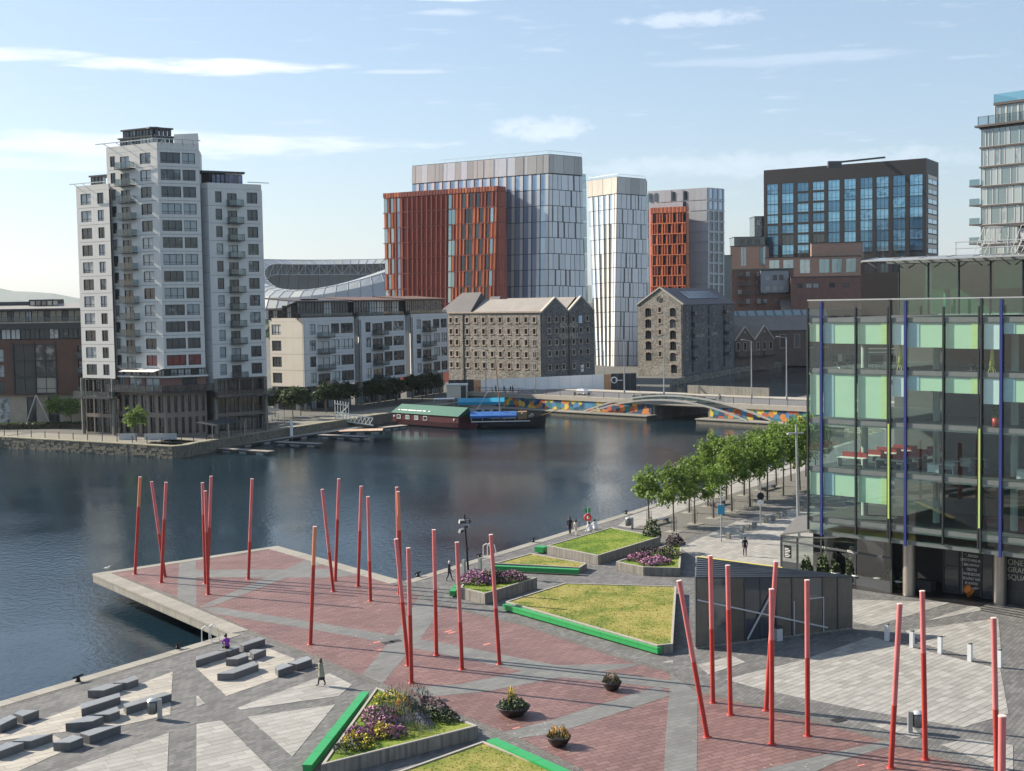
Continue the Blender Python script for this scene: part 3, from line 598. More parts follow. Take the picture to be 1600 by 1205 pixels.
def clad_facade(fac, zb, zt, fh, cols, wall, first=None, gm=None, wins=None, gap=.025, win_z=(.6, 2.62), top=None, special=None, name='cladding_panel'):
    """one cladding course per storey (with its openings), windows and balconies in the openings"""
    L_ = fac.L; n = int(round((zt - zb) / fh)); fh = (zt - zb) / n; gm = gm or m_winA
    holes = []
    for c in cols:
        f0, f1, kind = c[:3]; za, zb_ = (0.05, 2.35) if kind == 'd' else win_z
        holes.append((f0 * L_, f1 * L_, za * fh / 3.17, zb_ * fh / 3.17))
    me = wall_mesh(L_, gap, fh - gap, holes, .32).data(name, wall); solid = wall_mesh(L_, gap, fh - gap, [], .3).data(name, wall)
    fac.add('backing', MB().face([(0, .33, 0), (L_, .33, 0), (L_, .33, zt - zb), (0, .33, zt - zb)]), m_seam, 0, zb)
    for i in range(n):
        z = zb + i * fh
        if top and i >= n - top: fac.put(name, solid, 0, z); continue
        fac.put(name, me, 0, z)
        for c, (xa, xb, za, zb_) in zip(cols, holes):
            kind = c[2]; g = gm
            if special and (i, c[0]) in special: g = special[(i, c[0])]
            w, h = xb - xa, zb_ - za
            if kind == 'd':
                fac.put('balcony_door', window_mesh(w, h, [m_frame, g], (.5,), (), .08), xa, z + za)
                fac.put('balcony', balcony_mesh(w * (c[3] if len(c) > 3 else 1.25)), xa - .2, z + .02, 0)
            else:
                vs = (.33, .66) if w > 3 else ((.5,) if w > 1.3 else ())
                fac.put('window', window_mesh(w, h, [m_frame, g], vs, (.25,), .08), xa, z + za)

# --- tall white apartment tower -------------------------------------------------
Zc = 246.0
tw = thing('apartment_tower', 'tallest white apartment tower with stacked balconies on the far quay', 'apartment tower', (at(254, 560, Zc).x, Zc, 0))
def gx(px, Y): return Vector((at(px, 470, Y).x, Y))
c_l, c_c, c_r = gx(174, 253), gx(253, 246), gx(318, 250.0)
TOPZ = zat(251, 222, Zc); BOTZ = zat(258, 577, Zc)
fl = Fac(tw, c_l, c_c); fr = Fac(tw, c_c, c_r)
fhT = (TOPZ - 1.2 - BOTZ) / 13
sp = {(0, .66): m_winRed}
clad_facade(fl, BOTZ, TOPZ - 1.2, fhT, [(.07, .17, 'w'), (.27, .45, 'd', 1.7), (.66, .87, 'w')], m_white, special=sp)
clad_facade(fr, BOTZ, TOPZ - 1.2, fhT, [(.07, .54, 'w'), (.59, .9, 'w')], m_white, gm=m_winB, special={(0, .07): m_winRed, (0, .59): m_winRed})
for f_ in (fl, fr): f_.add('parapet', MB().box(0, f_.L, 0, .4, 0, 1.2), m_white, 0, TOPZ - 1.2)
core = [c_l + Vector((.5, .6)), c_c + Vector((0, .6)), c_r + Vector((-.4, .5)), gx(322, 264), gx(180, 266)]
MB().prism([p - xy(tw.location) for p in core], BOTZ + .2, TOPZ - .4, 0).build('core_wall', m_white2, tw); MB().prism([xy(p) * .86 for p in [q - xy(tw.location) - Vector((0, 8)) for q in core]], 0, BOTZ + .1, 0).build('base_core', m_seam, tw, (0, 9.5, 0))
# penthouse and roof trim
ph0 = gx(196, 254); ph1 = gx(247, 250); ph2 = gx(279, 252.5)
zph = zat(240, 199, 251)
for A_, B_ in ((ph0, ph1), (ph1, ph2)):
    f_ = Fac(tw, A_, B_)
    for k, (za, zb_, ins) in enumerate(((TOPZ - .4, zph - 1.6, 0), (zph - 1.5, zph, .8))):
        n = 5; 
        for i in range(n): f_.put('penthouse_window', window_mesh(f_.L / n - .1, zb_ - za - .35, [m_frame, m_winB], (.5,), (), .08, 0), i * f_.L / n + .05, za + .1, ins)
        f_.add('roof_edge', MB().box(-.3, f_.L + .3, -.3, 3, 0, .28), m_dark, 0, zb_ - .24, ins)
MB().prism([p - xy(tw.location) for p in (gx(280, 251.5), gx(317, 250.6), gx(318, 256), gx(282, 257))], TOPZ - .4, zat(300, 209, 251), 0).build('lift_housing', m_white, tw)
for A_, B_ in ((c_l, c_c), (c_c, c_r)):
    f_ = Fac(tw, A_, B_); mb = MB(); mb.beam((-1.2, -1.4, 0), (f_.L, -1.0, 0), .12, .16)
    for i in range(4): mb.beam((f_.L * (i + .2) / 4, -1.3, 0), (f_.L * (i + .2) / 4 + .7, .2, -.9), .08, .1)
    f_.add('roof_rail', mb, m_steel, 0, TOPZ + .5)
# left wing
w_l, w_r = gx(125, 256.2), gx(176, 251.4)
WT = zat(150, 288, 252.5); WB = zat(155, 592, 252)
fw = Fac(tw, w_l, w_r)
clad_facade(fw, WB, WT - 1.0, 3.17, [(.13, .45, 'w'), (.64, .83, 'w')], m_white)
fw.add('parapet', MB().box(0, fw.L, 0, .4, 0, 1.0), m_white, 0, WT - 1.0)
mb = MB(); mb.beam((-.6, -1, 0), (fw.L + .3, -1, 0), .1, .14); mb.beam((.6, -1, 0), (1.6, .3, -1.4), .08, .08); mb.beam((3, -1, 0), (4, .3, -1.4), .08, .08); fw.add('roof_rail', mb, m_steel, 0, WT + .3)
MB().prism([p - xy(tw.location) for p in (w_l + Vector((.1, .7)), w_r + Vector((-.1, .6)), gx(180, 262), gx(131, 266))], WB + .02, WT - .3, 0).build('wing_wall', m_white2, tw)
f_ = Fac(tw, gx(149, 257), gx(172, 255))
for i in range(4): f_.put('penthouse_window', window_mesh(f_.L / 4 - .08, 1.9, [m_frame, m_winB], (), (), .08, 0), i * f_.L / 4, WT - .2)
f_.add('roof_edge', MB().box(-.3, f_.L + .3, -.3, 3, 0, .3), m_dark, 0, WT + 1.7)
# right wing
r_0, r_1, r_2 = gx(317.5, 252.2), gx(330, 250.6), gx(413, 257.0)
RT = zat(372, 287, 254); RB = zat(372, 590, 254)
fs_ = Fac(tw, r_0, r_1); clad_facade(fs_, RB - 2, RT - 1, 3.17, [], m_white2)
f2 = Fac(tw, r_1, r_2)
clad_facade(f2, RB, RT - 1.0, 3.17, [(.13, .25, 'w'), (.35, .53, 'd', 1.5), (.72, .92, 'w')], m_white, gm=m_winB)
for f_ in (f2, fs_): f_.add('parapet', MB().box(0, f_.L, 0, .4, 0, 1.0), m_white, 0, RT - 1.0)
MB().prism([p - xy(tw.location) for p in (r_0 + Vector((.2, .7)), r_1 + Vector((.1, .7)), r_2 + Vector((-.3, .6)), gx(414, 268), gx(322, 266))], RB + .02, RT - .3, 0).build('wing_wall', m_white2, tw)
f_ = Fac(tw, gx(320, 256), gx(333, 254.5)); f_.add('roof_room', MB().box(0, f_.L, .02, 4, 0, 2.7), m_dark, 0, RT - .3)
f_ = Fac(tw, gx(336, 254.6), gx(384, 258))
for i in range(7): f_.put('penthouse_window', window_mesh(f_.L / 7 - .06, 2.2, [m_frame, window_glass('blue_penthouse_glass', (.05, .05, .12), (.2, .2, .42), .5) if 'blue_penthouse_glass' not in MATS else MATS['blue_penthouse_glass']], (), (.4,), .08, 0), i * f_.L / 7, RT - .3, -.15)
f_.add('roof_edge', MB().box(-2, f_.L + .4, -.4, 3.4, 0, .4), m_dark, 0, RT + 2.1)
mb = MB(); mb.beam((f2.L * .7, -1, 0), (f2.L + 1.1, -1, 0), .1, .14); f2.add('roof_rail', mb, m_steel, 0, RT + .25)
# setback glass storey, red brick storey, lower storeys
zs1 = BOTZ; zs0 = zat(258, 588, Zc); zb1 = zs0 - .25; zb0 = zat(258, 613, Zc)
for f_ in (fl, fr):
    f_.add('white_ledge', MB().box(-.3, f_.L + .3, -.5, 1.5, 0, .3), m_white, 0, zs0 - .3)
    n = 6
    for i in range(n): f_.put('setback_window', window_mesh(f_.L / n - .12, zs1 - zs0 - .1, [m_frame, m_winA], (.5,), (.3,), .08, 0), i * f_.L / n + .06, zs0, .4)
    holes = [(f_.L * .1, f_.L * .2, .9, 2.6), (f_.L * .3, f_.L * .55, .1, 2.5), (f_.L * .62, f_.L * .9, .1, 2.5)] if f_ is fl else [(f_.L * .42, f_.L * .78, .1, 2.5)]
    f_.add('brick_storey', wall_mesh(f_.L, 0, zb1 - zb0, holes, .3), m_brickred, 0, zb0)
    for a_, b_, c_, d_ in holes: f_.put('window', window_mesh(b_ - a_, d_ - c_, [m_frame, m_winB], (.5,), (), .08), a_, zb0 + c_)
    # terrace rail
    nb = 7; w = (f_.L + 1.8) / nb
    for i in range(nb): f_.put('terrace_rail', balcony_mesh(w - .02, 1.5, 1.1), -.9 + i * w, zb0 + .1)
    # lower two storeys
    n = 6; w = f_.L / n; hh = (zb0 - .2) / 2
    f_.add('lower_wall', wall_mesh(f_.L, 0, zb0 - .05, [(w * i + .35, w * (i + 1) - .35, k * hh + .4, (k + 1) * hh - .5) for i in range(n) for k in (0, 1)], .5), mat('dark_base_stone', (.20, .165, .14), .7, var=.2) if 'dark_base_stone' not in MATS else MATS['dark_base_stone'])
    for i in range(n):
        for k in (0, 1): f_.put('window', window_mesh(w - .7, hh - .9, [m_frame, m_winBase], (.5,), (.3,), .08, .3), w * i + .35, k * hh + .4)
f_ = fl; mb = MB(); mb.mesh([(f_.L * .3, -2.4, 0), (f_.L * .98, -2.4, 0), (f_.L * .98, 0, .5), (f_.L * .3, 0, .5)], [(0, 1, 2, 3)]); mb.mesh([(f_.L * .3, -2.4, -.08), (f_.L * .98, -2.4, -.08), (f_.L * .98, 0, .42), (f_.L * .3, 0, .42)], [(3, 2, 1, 0)]); f_.add('awning', mb, m_white, 0, BOTZ - .4)
# wing bases
for f_, zt in ((fw, WB), (f2, RB)):
    f_.add('base_core', MB().box(.1, f_.L - .1, 1.6, 9, 0, zt - .05), m_seam)
    f_.add('underside', MB().box(0, f_.L, .35, 9, zt - .04, zt), m_seam)
    n = 4; w = f_.L / n
    f_.add('base_wall', wall_mesh(f_.L, 0, zt, [(w * i + .15, w * (i + 1) - .15, k * zt / 3 + .3, (k + 1) * zt / 3 - .35) for i in range(n) for k in (0, 1, 2)], .5), MATS['dark_base_stone'], 0, 0, .5)
    for i in range(n):
        for k in (0, 1, 2): f_.put('window', window_mesh(w - .3, zt / 3 - .65, [m_frame, m_winBase], (.33, .66), (.3,), .07, .3), w * i + .15, k * zt / 3 + .3, .5)
    for i in range(3): f_.put('terrace_rail', balcony_mesh(f_.L / 3 + .3, 2.2, 1.1), -.3 + i * (f_.L / 3 + .3), zt / 3 * 2)
    for fx_ in (.02, .96): f_.add('column', MB().bar((0, 0, 0), (0, 0, zt), .35, 0, 10), m_conc, f_.L * fx_, 0, -.3)

# --- brown brick office block at the far left -------------------------------------
bo = thing('brick_block', 'brown brick block with glazed steel bays left of the white tower', 'building', (gx(60, 275).x, 275, 0))
A_, B_ = gx(-60, 276), gx(150, 274); f_ = Fac(bo, A_, B_)
X = lambda px: f_.fx(px)
Zp = lambda py: zat(60, py, 275)
zbrT, zbrB = Zp(531), Zp(617)
holes = [(X(18), X(84), Zp(615), Zp(538)), (X(118), X(136), Zp(560), Zp(541)), (X(118), X(136), Zp(584), Zp(565)), (X(118), X(136), Zp(612), Zp(590))] + [(X(-40), X(2), Zp(y + 20), Zp(y)) for y in (545, 569, 594)]
f_.add('brick_wall', wall_mesh(f_.L, zbrB, zbrT, holes, .6), m_brickbrown)
for (a_, b_, c_, d_) in holes[1:]: f_.put('window', window_mesh(b_ - a_, d_ - c_, [m_frame, m_winA], (.33, .66), (.35,), .08, .45), a_, c_)
for (a_, b_, c_, d_) in holes[1:4]: f_.put('balcony', balcony_mesh(b_ - a_, 1.0), a_, c_)
bayw = X(50) - X(18); bayh = (Zp(538) - Zp(615)) / 3
for j in range(3):
    for x in (X(18), X(51.5)): f_.put('bay_window', window_mesh(X(83) - X(51.5), bayh - .1, [m_frame, m_winWarm], (.5,), (.3,), .12, .1), x, Zp(615) + j * bayh + .05)
mb = MB()
for x in (X(17.3), X(50.7), X(84)): mb.box(x - .1, x + .1, -.25, .2, Zp(617), Zp(535))
for j in range(4): mb.box(X(17.3) + .1, X(84) - .1, -.2, .1, Zp(615) + j * bayh - .06, Zp(615) + j * bayh + .06)
f_.add('bay_frame', mb, m_dark)
# glazed storey under the roof, setback attic, roof
n = 14; w = f_.L / n
for i in range(n):
    f_.put('strip_window', window_mesh(w - .06, Zp(514) - Zp(530), [m_frame, m_winA], (.5,), (), .08, .1), i * w + .03, Zp(530) + .02)
f_.add('dark_fascia', MB().box(0, f_.L, -.5, 1, 0, Zp(505) - Zp(514)), m_dark, 0, Zp(514))
f_.add('terrace_edge', MB().box(0, f_.L, -.7, .2, 0, .25), m_stonebeige, 0, Zp(505))
n = 22; w = f_.L / n
for i in range(n):
    if i % 3 != 1: f_.add('attic_panel', MB().box(.08, w - .08, 0, .2, 0, Zp(486) - Zp(503)), m_stonebeige, i * w, Zp(503), 1.2)
    else: f_.put('attic_window', window_mesh(w - .1, Zp(486) - Zp(503), [m_frame, m_winA], (.5,), (), .08, .1), i * w + .05, Zp(503), 1.2)
for i in range(8): f_.put('attic_rail', balcony_mesh(f_.L / 8 - .02, .3, .95), i * f_.L / 8, Zp(505) + .28, -.3)
mb = MB(); mb.box(0, f_.L, .2, 14, 0, .35, 0); mb.mesh([(0, .2, .36), (f_.L, .2, .36), (f_.L, 5, 1.3), (0, 5, 1.3)], [(0, 1, 2, 3)], 1); f_.add('roof', mb, [m_roofdark, m_roofgrey], 0, Zp(485))
f_.add('roof_room', MB().box(0, X(75) - X(35), 3, 8, 0, Zp(468) - Zp(484)), m_dark, X(35), Zp(484))
for i in range(5): f_.put('roof_room_window', window_mesh(1.1, 1.0, [m_frame, window_glass('lit_roof_glass', (.2, .19, .16), (.45, .42, .36), .5) if 'lit_roof_glass' not in MATS else MATS['lit_roof_glass']], (), (), .06, -.05), X(37) + i * 1.2, Zp(483) + .7, 3)  # warm pale glass for the roof room windows
f_.add('roof_room', MB().box(0, X(32) - X(-40), 4, 9, 0, 1.7), m_dark, X(-40), Zp(484))
# stone base with steel struts
zb = zbrB - .02
f_.add('stone_base', wall_mesh(f_.L, 0, zb, [(X(-40), X(6), .5, zb - .5), (X(33), X(48), .2, zb - .4), (X(66), X(84), .2, zb - .4)], .5), m_stonebeige, 0, 0, .8)
for a_, b_ in ((X(-40), X(6)), (X(33), X(48)), (X(66), X(84))): f_.put('window', window_mesh(b_ - a_, zb - .9, [m_frame, m_winA], (.5,), (.4,), .09, .3), a_, .5, .8)
mb = MB(); mb.bar((X(51), -.1, zb), (X(33), -.1, 0), .16); mb.bar((X(51), -.1, zb), (X(73), -.1, 0), .16); f_.add('steel_strut', mb, m_steel)
MB().prism([p - xy(bo.location) for p in (A_ + Vector((0, 1.4)), B_ + Vector((0, 1.4)), B_ + Vector((0, 15)), A_ + Vector((0, 15)))], 0, Zp(503), 0).build('rear_wall', m_brickbrown, bo)
bo2 = MB().prism([p - xy(bo.location) for p in (A_ + Vector((0, 2.8)), B_ + Vector((0, 2.8)), B_ + Vector((0, 14)), A_ + Vector((0, 14)))], Zp(503), Zp(485), 0).build('attic_wall', m_dark, bo)

# --- three white apartment blocks in a row -----------------------------------------
wb = thing('apartment_block', 'row of three white balcony apartment blocks with dark glass penthouses', 'apartment block', (gx(472, 300).x, 300, 0))
def seg(pxa, Ya, pxb, Yb): return gx(pxa, Ya), gx(pxb, Yb)
blocks = [((472.5, 300), (552, 314), 497, 605, 472, [(.12, .235, 'w'), (.27, .5, 'd', 1.2), (.54, .70, 'w'), (.73, .98, 'w')]),
          ((561, 315), (632, 334.5), 494.5, 597, 561, [(.12, .23, 'w'), (.27, .49, 'd', 1.2), (.52, .70, 'w'), (.73, .97, 'w')]),
          ((642, 337), (699, 356), 491, 588, 642, [(.13, .25, 'w'), (.29, .52, 'd', 1.2), (.58, .76, 'w'), (.8, .97, 'w')])]
for bi, ((xa, Ya), (xb, Yb), yt, yb, px, cols) in enumerate(blocks):
    f_ = Fac(wb, gx(xa, Ya), gx(xb, Yb)); zt = zat(px, yt, Ya); zb = zat(px, yb, Ya)
    clad_facade(f_, zb, zt - .8, (zt - .8 - zb) / 4, cols, m_white2, gm=m_winA)
    f_.add('parapet', MB().box(0, f_.L, 0, .4, 0, .8), m_white2, 0, zt - .8)
    MB().prism([p - xy(wb.location) for p in ((gx(xa, Ya) + Vector((0, .9)), gx(xb, Yb) + Vector((-.35, 0)), gx(xb, Yb) + Vector((-14, 10)), gx(421.5, 309)) if bi == 0 else (gx(xa, Ya) + Vector((0, .7)), gx(xb, Yb) + Vector((-.35, 0)), gx(xb, Yb) + Vector((-9, 5)), gx(xa, Ya) + Vector((-9, 5))))], zb, zt - .2, 0).build('block_wall', m_white2, wb)
    if bi:   # side return facing the camera, in shade
        pa = blocks[bi - 1][1]; s0 = gx(xa - 8, Ya + 2.5); fs2 = Fac(wb, s0, gx(xa, Ya)); clad_facade(fs2, zb, zt - .8, (zt - .8 - zb) / 4, [], m_white2); fs2.add('parapet', MB().box(0, fs2.L, 0, .3, 0, .8), m_white2, 0, zt - .8)
    else:
        fs2 = Fac(wb, gx(420, 307), gx(xa, Ya)); clad_facade(fs2, zb, zt - .8, (zt - .8 - zb) / 4, [(.06, .34, 'w')], m_beige); fs2.add('parapet', MB().box(0, fs2.L, 0, .3, 0, .8), m_beige, 0, zt - .8)
    # glazed base
    n = 9; w = f_.L / n
    for i in range(n):
        f_.put('base_window', window_mesh(w - .05, zb - .2, [m_frame, m_winB], (.5,), (.35, .7), .1, .1), i * w, .1, 1.6)
    for i in range(3): f_.add('column', MB().bar((0, 0, 0), (0, 0, zb), .4, 0, 10), m_conc, f_.L * (i + .1) / 2.6, 0, .5)
    # penthouse set back
    n = 6; w = f_.L / n
    for i in range(n): f_.put('penthouse_window', window_mesh(w - .05, 4.0, [m_frame, m_winB if i % 3 else m_winA], (.33, .66), (.6,), .12, 0), i * w, zt - .5, 1.6)
    f_.add('terrace_rail', MB().box(0, f_.L, 0, .05, 0, .9), m_railglass, 0, zt, .3)
    mb = MB(); mb.mesh([(-2, -.6, 0), (f_.L + 1, -.6, 0), (f_.L + 1, 9, .8), (-2, 9, .8), (-2, -.6, .3), (f_.L + 1, -.6, .3), (f_.L + 1, 9, 1.1), (-2, 9, 1.1)], [(3, 2, 1, 0), (4, 5, 6, 7), (0, 1, 5, 4), (1, 2, 6, 5), (2, 3, 7, 6), (3, 0, 4, 7)])
    f_.add('penthouse_roof', mb, m_soffit if bi else m_roofdark, 0, zt + 3.5, .8)
    MB().prism([p - xy(wb.location) for p in (f_.A + f_.n * -2.2 + f_.u * (4 if bi == 0 else 0), f_.B + f_.n * -2.2, f_.B + f_.n * -8, f_.A + f_.n * -8 + f_.u * (6 if bi == 0 else 0))], zt - .5, zt + 3.4, 0).build('penthouse_wall', m_dark, wb)
f_ = Fac(wb, gx(419, 307), gx(470, 302.5)); n = 7; w = f_.L / n; zt = zat(472, 497, 300)
for i in range(n): f_.put('penthouse_window', window_mesh(w - .05, 3.2 - (1.0 if i < 3 else 0), [m_frame, m_winA], (.5,), (.5,), .1, 0), i * w, zt - .4)
mb = MB(); mb.mesh([(-.5, -.6, 2.0), (f_.L * .45, -.6, 2.3), (f_.L + .6, -.6, 4.2), (f_.L + .6, 6, 4.2), (f_.L * .45, 6, 2.3), (-.5, 6, 2.0)], [(0, 1, 4, 5), (1, 2, 3, 4)]); mb.mesh([(-.5, -.6, 1.7), (f_.L * .45, -.6, 2.0), (f_.L + .6, -.6, 3.9), (f_.L + .6, 6, 3.9), (f_.L * .45, 6, 2.0), (-.5, 6, 1.7), (-.5, -.6, 2.0), (f_.L * .45, -.6, 2.3), (f_.L + .6, -.6, 4.2)], [(5, 4, 1, 0), (4, 3, 2, 1), (0, 1, 7, 6), (1, 2, 8, 7)]); f_.add('penthouse_roof', mb, m_roofdark, 0, zt, 0)
f_ = Fac(wb, gx(420, 305.5), gx(472, 301.5)); n = 6; w = f_.L / n
for i in range(n): f_.put('base_window', window_mesh(w - .05, zat(472, 605, 300) - .2, [m_frame, m_winA], (.5,), (.5,), .1, .1), i * w, .1, .6)
# ------------------------------------------------------------------ office towers in the middle distance
class Quad:
    """a facade patch given by four corners (may lean); pieces are thin solids on it"""
    def __init__(s, root, bl, br, tr, tl):
        s.root = root; s.c = [Vector(p) for p in (bl, br, tr, tl)]; s.n = (s.c[1] - s.c[0]).cross(s.c[3] - s.c[0]).normalized()
        if s.n.dot(CAM - s.c[0]) < 0: s.n = -s.n
    def pt(s, u, v, o=0.0):
        a = s.c[0].lerp(s.c[1], u); b = s.c[3].lerp(s.c[2], u); return a.lerp(b, v) + s.n * o - s.root.location
    def piece(s, name, mats, u0, u1, v0, v1, o0=0.0, o1=0.1, skew=0.0):
        P = [s.pt(u0, v0, o0), s.pt(u1, v0, o0), s.pt(u1 + skew, v1, o0), s.pt(u0 + skew, v1, o0), s.pt(u0, v0, o1), s.pt(u1, v0, o1), s.pt(u1 + skew, v1, o1), s.pt(u0 + skew, v1, o1)]
        c = sum(P, Vector()) / 8; mb = MB(); mb.mesh([p - c for p in P], [(4, 5, 6, 7), (0, 1, 5, 4), (1, 2, 6, 5), (2, 3, 7, 6), (3, 0, 4, 7)])
        return mb.build(name, mats, s.root, c)
m_gpanel = mat('grey_metal_panel', (.66, .67, .68), .4, metal=.2, var=.05, scale=.3, orand=.08)
m_gpanel2 = mat('warm_grey_panel', (.50, .485, .455), .5, metal=.1, var=.05, scale=.3, orand=.18)
m_wpanel = mat('white_metal_panel', (.74, .73, .70), .4, metal=.1, var=.04, scale=.3, orand=.05)
m_cream = mat('cream_panel', (.52, .48, .41), .5, var=.05, scale=.3, orand=.1)
m_skyglass = window_glass('sky_reflecting_glass', (.27, .38, .52), (.42, .53, .66), .4, spec=1.0, metal=.3)  # reflected sky is put into the pale blue base colour
m_darkglass = window_glass('dark_slot_glass', (.02, .035, .045), (.06, .1, .12), .3, spec=.8)
m_tealglass = window_glass('teal_glass', (.30, .42, .44), (.5, .58, .58), .4, spec=.9, metal=.55)
m_or = mat('orange_terracotta', (.56, .17, .075), .5, var=.08, scale=.4, orand=.2)
m_rd = mat('dark_red_terracotta', (.23, .055, .04), .55, var=.08, scale=.4, orand=.16)
m_rfin = mat('red_fin', (.34, .095, .065), .5, var=.06, scale=.4, orand=.08)
def Q(root, bl, br, tr, tl, Yl, Yr): return Quad(root, at(*bl, Yl), at(*br, Yr), at(*tr, Yr), at(*tl, Yl))
def solid(root, pts_bot, pts_top, name, m):
    n = len(pts_bot); r = root.location; vs = [Vector(p) - r for p in pts_bot] + [Vector(p) - r for p in pts_top]
    mb = MB(); mb.mesh(vs, [(i, (i + 1) % n, n + (i + 1) % n, n + i) for i in range(n)] + [tuple(range(n, 2 * n))]); return mb.build(name, m, root)
rg = random.Random(21)
# --- big glass and orange office building
go = thing('office_building', 'tall grey glass office building with a rusty orange fluted wing', 'office building', (gx(858, 399).x, 399, 0))
# left glass facade: full height from y=270 to 480
tl, tr, br, bl = (644, 259), (858, 240.6), (856, 600), (640, 600)
qL = Q(go, bl, br, tr, tl, 425, 399)
def vL(py, px): # fraction of height at pixel
    z = zat(px, py, 399 if px > 800 else 425); z0 = qL.c[1].z if px > 800 else qL.c[0].z; z1 = qL.c[2].z if px > 800 else qL.c[3].z; return (z - z0) / (z1 - z0)
rowsY = [271.5, 296, 321, 346, 371, 396, 421, 446, 471, 496, 521, 546, 571, 596]
rowsV = [vL(y, 858) for y in rowsY]
# top plant-room band
u = 0.0
while u < .999:
    w = rg.choice((.03, .045, .06)); w = min(w, 1 - u); qL.piece('plant_panel', m_gpanel2 if rg.random() < .65 else m_gpanel, u + .001, u + w - .001, rowsV[0] + .003, .997, 0, .12 + rg.random() * .1); u += w
for k in range(len(rowsV) - 5):
    v1, v0 = rowsV[k] - .0014, rowsV[k + 1] + .0014
    n = 17; off = (k % 2) * .0; u_min = 0 if k == 0 else .60
    for i in range(n):
        u0 = i / n; 
        if u0 < u_min: continue
        sh = .012 * (k % 3)
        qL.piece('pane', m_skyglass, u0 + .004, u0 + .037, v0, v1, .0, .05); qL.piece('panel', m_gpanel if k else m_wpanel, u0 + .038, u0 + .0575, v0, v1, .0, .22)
    if k: qL.piece('shadow_gap_glass', m_darkglass, .60 - .035 - .006 * k, .60, v0, v1, -.3, .0)
# splayed glass skirt at the left of the glass face (facade widens downwards)
# right facade
qR = Quad(go, at(856, 600, 399), at(919, 600, 408), at(909, 245, 408), at(858, 240.6, 399))
def slot_facade(q, rows, v_of, mpanel, mglass, n=7, seed=1, top='plant'):
    r = random.Random(seed)
    for k in range(len(rows) - 1):
        v1, v0 = v_of(rows[k]) - .0014, v_of(rows[k + 1]) + .0014; ws = [r.choice((.7, 1.1, 1.5)) for _ in range(n)]; gs = [r.choice((.09, .12, .38)) for _ in range(n)]; T = sum(ws) + sum(gs); u = 0
        for i in range(n):
            w = ws[i] / T; q.piece('panel', mpanel, u + .002, u + w - .002, v0, v1, .0, .25); u += w; g = gs[i] / T; q.piece('slot_pane', mglass, u, u + g, v0, v1, .0, .04); u += g
def vR(y): z = zat(858, y, 399); return (z - qR.c[0].z) / (qR.c[3].z - qR.c[0].z)
u = 0
for w in (.12, .30, .33, .14, .11): qR.piece('plant_panel', m_gpanel2, u + .003, u + w - .003, vR(271) + .003, .997, 0, .2); u += w
slot_facade(qR, rowsY[:11], vR, m_gpanel, m_darkglass, 7, 4)
# rounded glass corner on the right
for k in range(10):
    za, zb = zat(915, rowsY[k], 411), zat(915, rowsY[k + 1], 411); mb = MB(); c = gx(908, 413)
    for i in range(5):
        a0 = -pi / 2 + i * .3; a1 = a0 + .3; R_ = 2.0; mb.face([(c.x + R_ * cos(a) - go.location.x, c.y + R_ * sin(a) - go.location.y, z) for a, z in ((a0, zb + .05), (a1, zb + .05), (a1, za - .05), (a0, za - .05))], 0, True)
    mb.build('corner_pane', m_tealglass, go)
zt = zat(858, 240.6, 399)
solid(go, [qL.pt(0, 0, -.2) + go.location, qL.pt(1, 0, -.2) + go.location, qR.pt(1, 0, -.2) + go.location, Vector((qR.c[1].x - 12, 420, qR.c[1].z)), Vector((qL.c[0].x, 434, qR.c[1].z))],
      [qL.pt(0, 1, -.2) + go.location, qL.pt(1, 1, -.2) + go.location, qR.pt(1, 1, -.2) + go.location, Vector((qR.c[2].x - 12, 420, zt)), Vector((qL.c[3].x, 434, zt))], 'core_wall', m_dark)
mb = MB()
for q in (qL, qR):
    for i in range(13):
        p = q.pt(i / 12, 1.0, -.4); mb.bar(p, p + Vector((0, 0, 1.0)), .04, 0, 4)
    mb.bar(q.pt(.2 if q is qL else 0, 1, -.4) + Vector((0, 0, 1.0)), q.pt(1, 1, -.4) + Vector((0, 0, 1.0)), .05, 0, 4)
mb.build('roof_rail', m_steel, go)
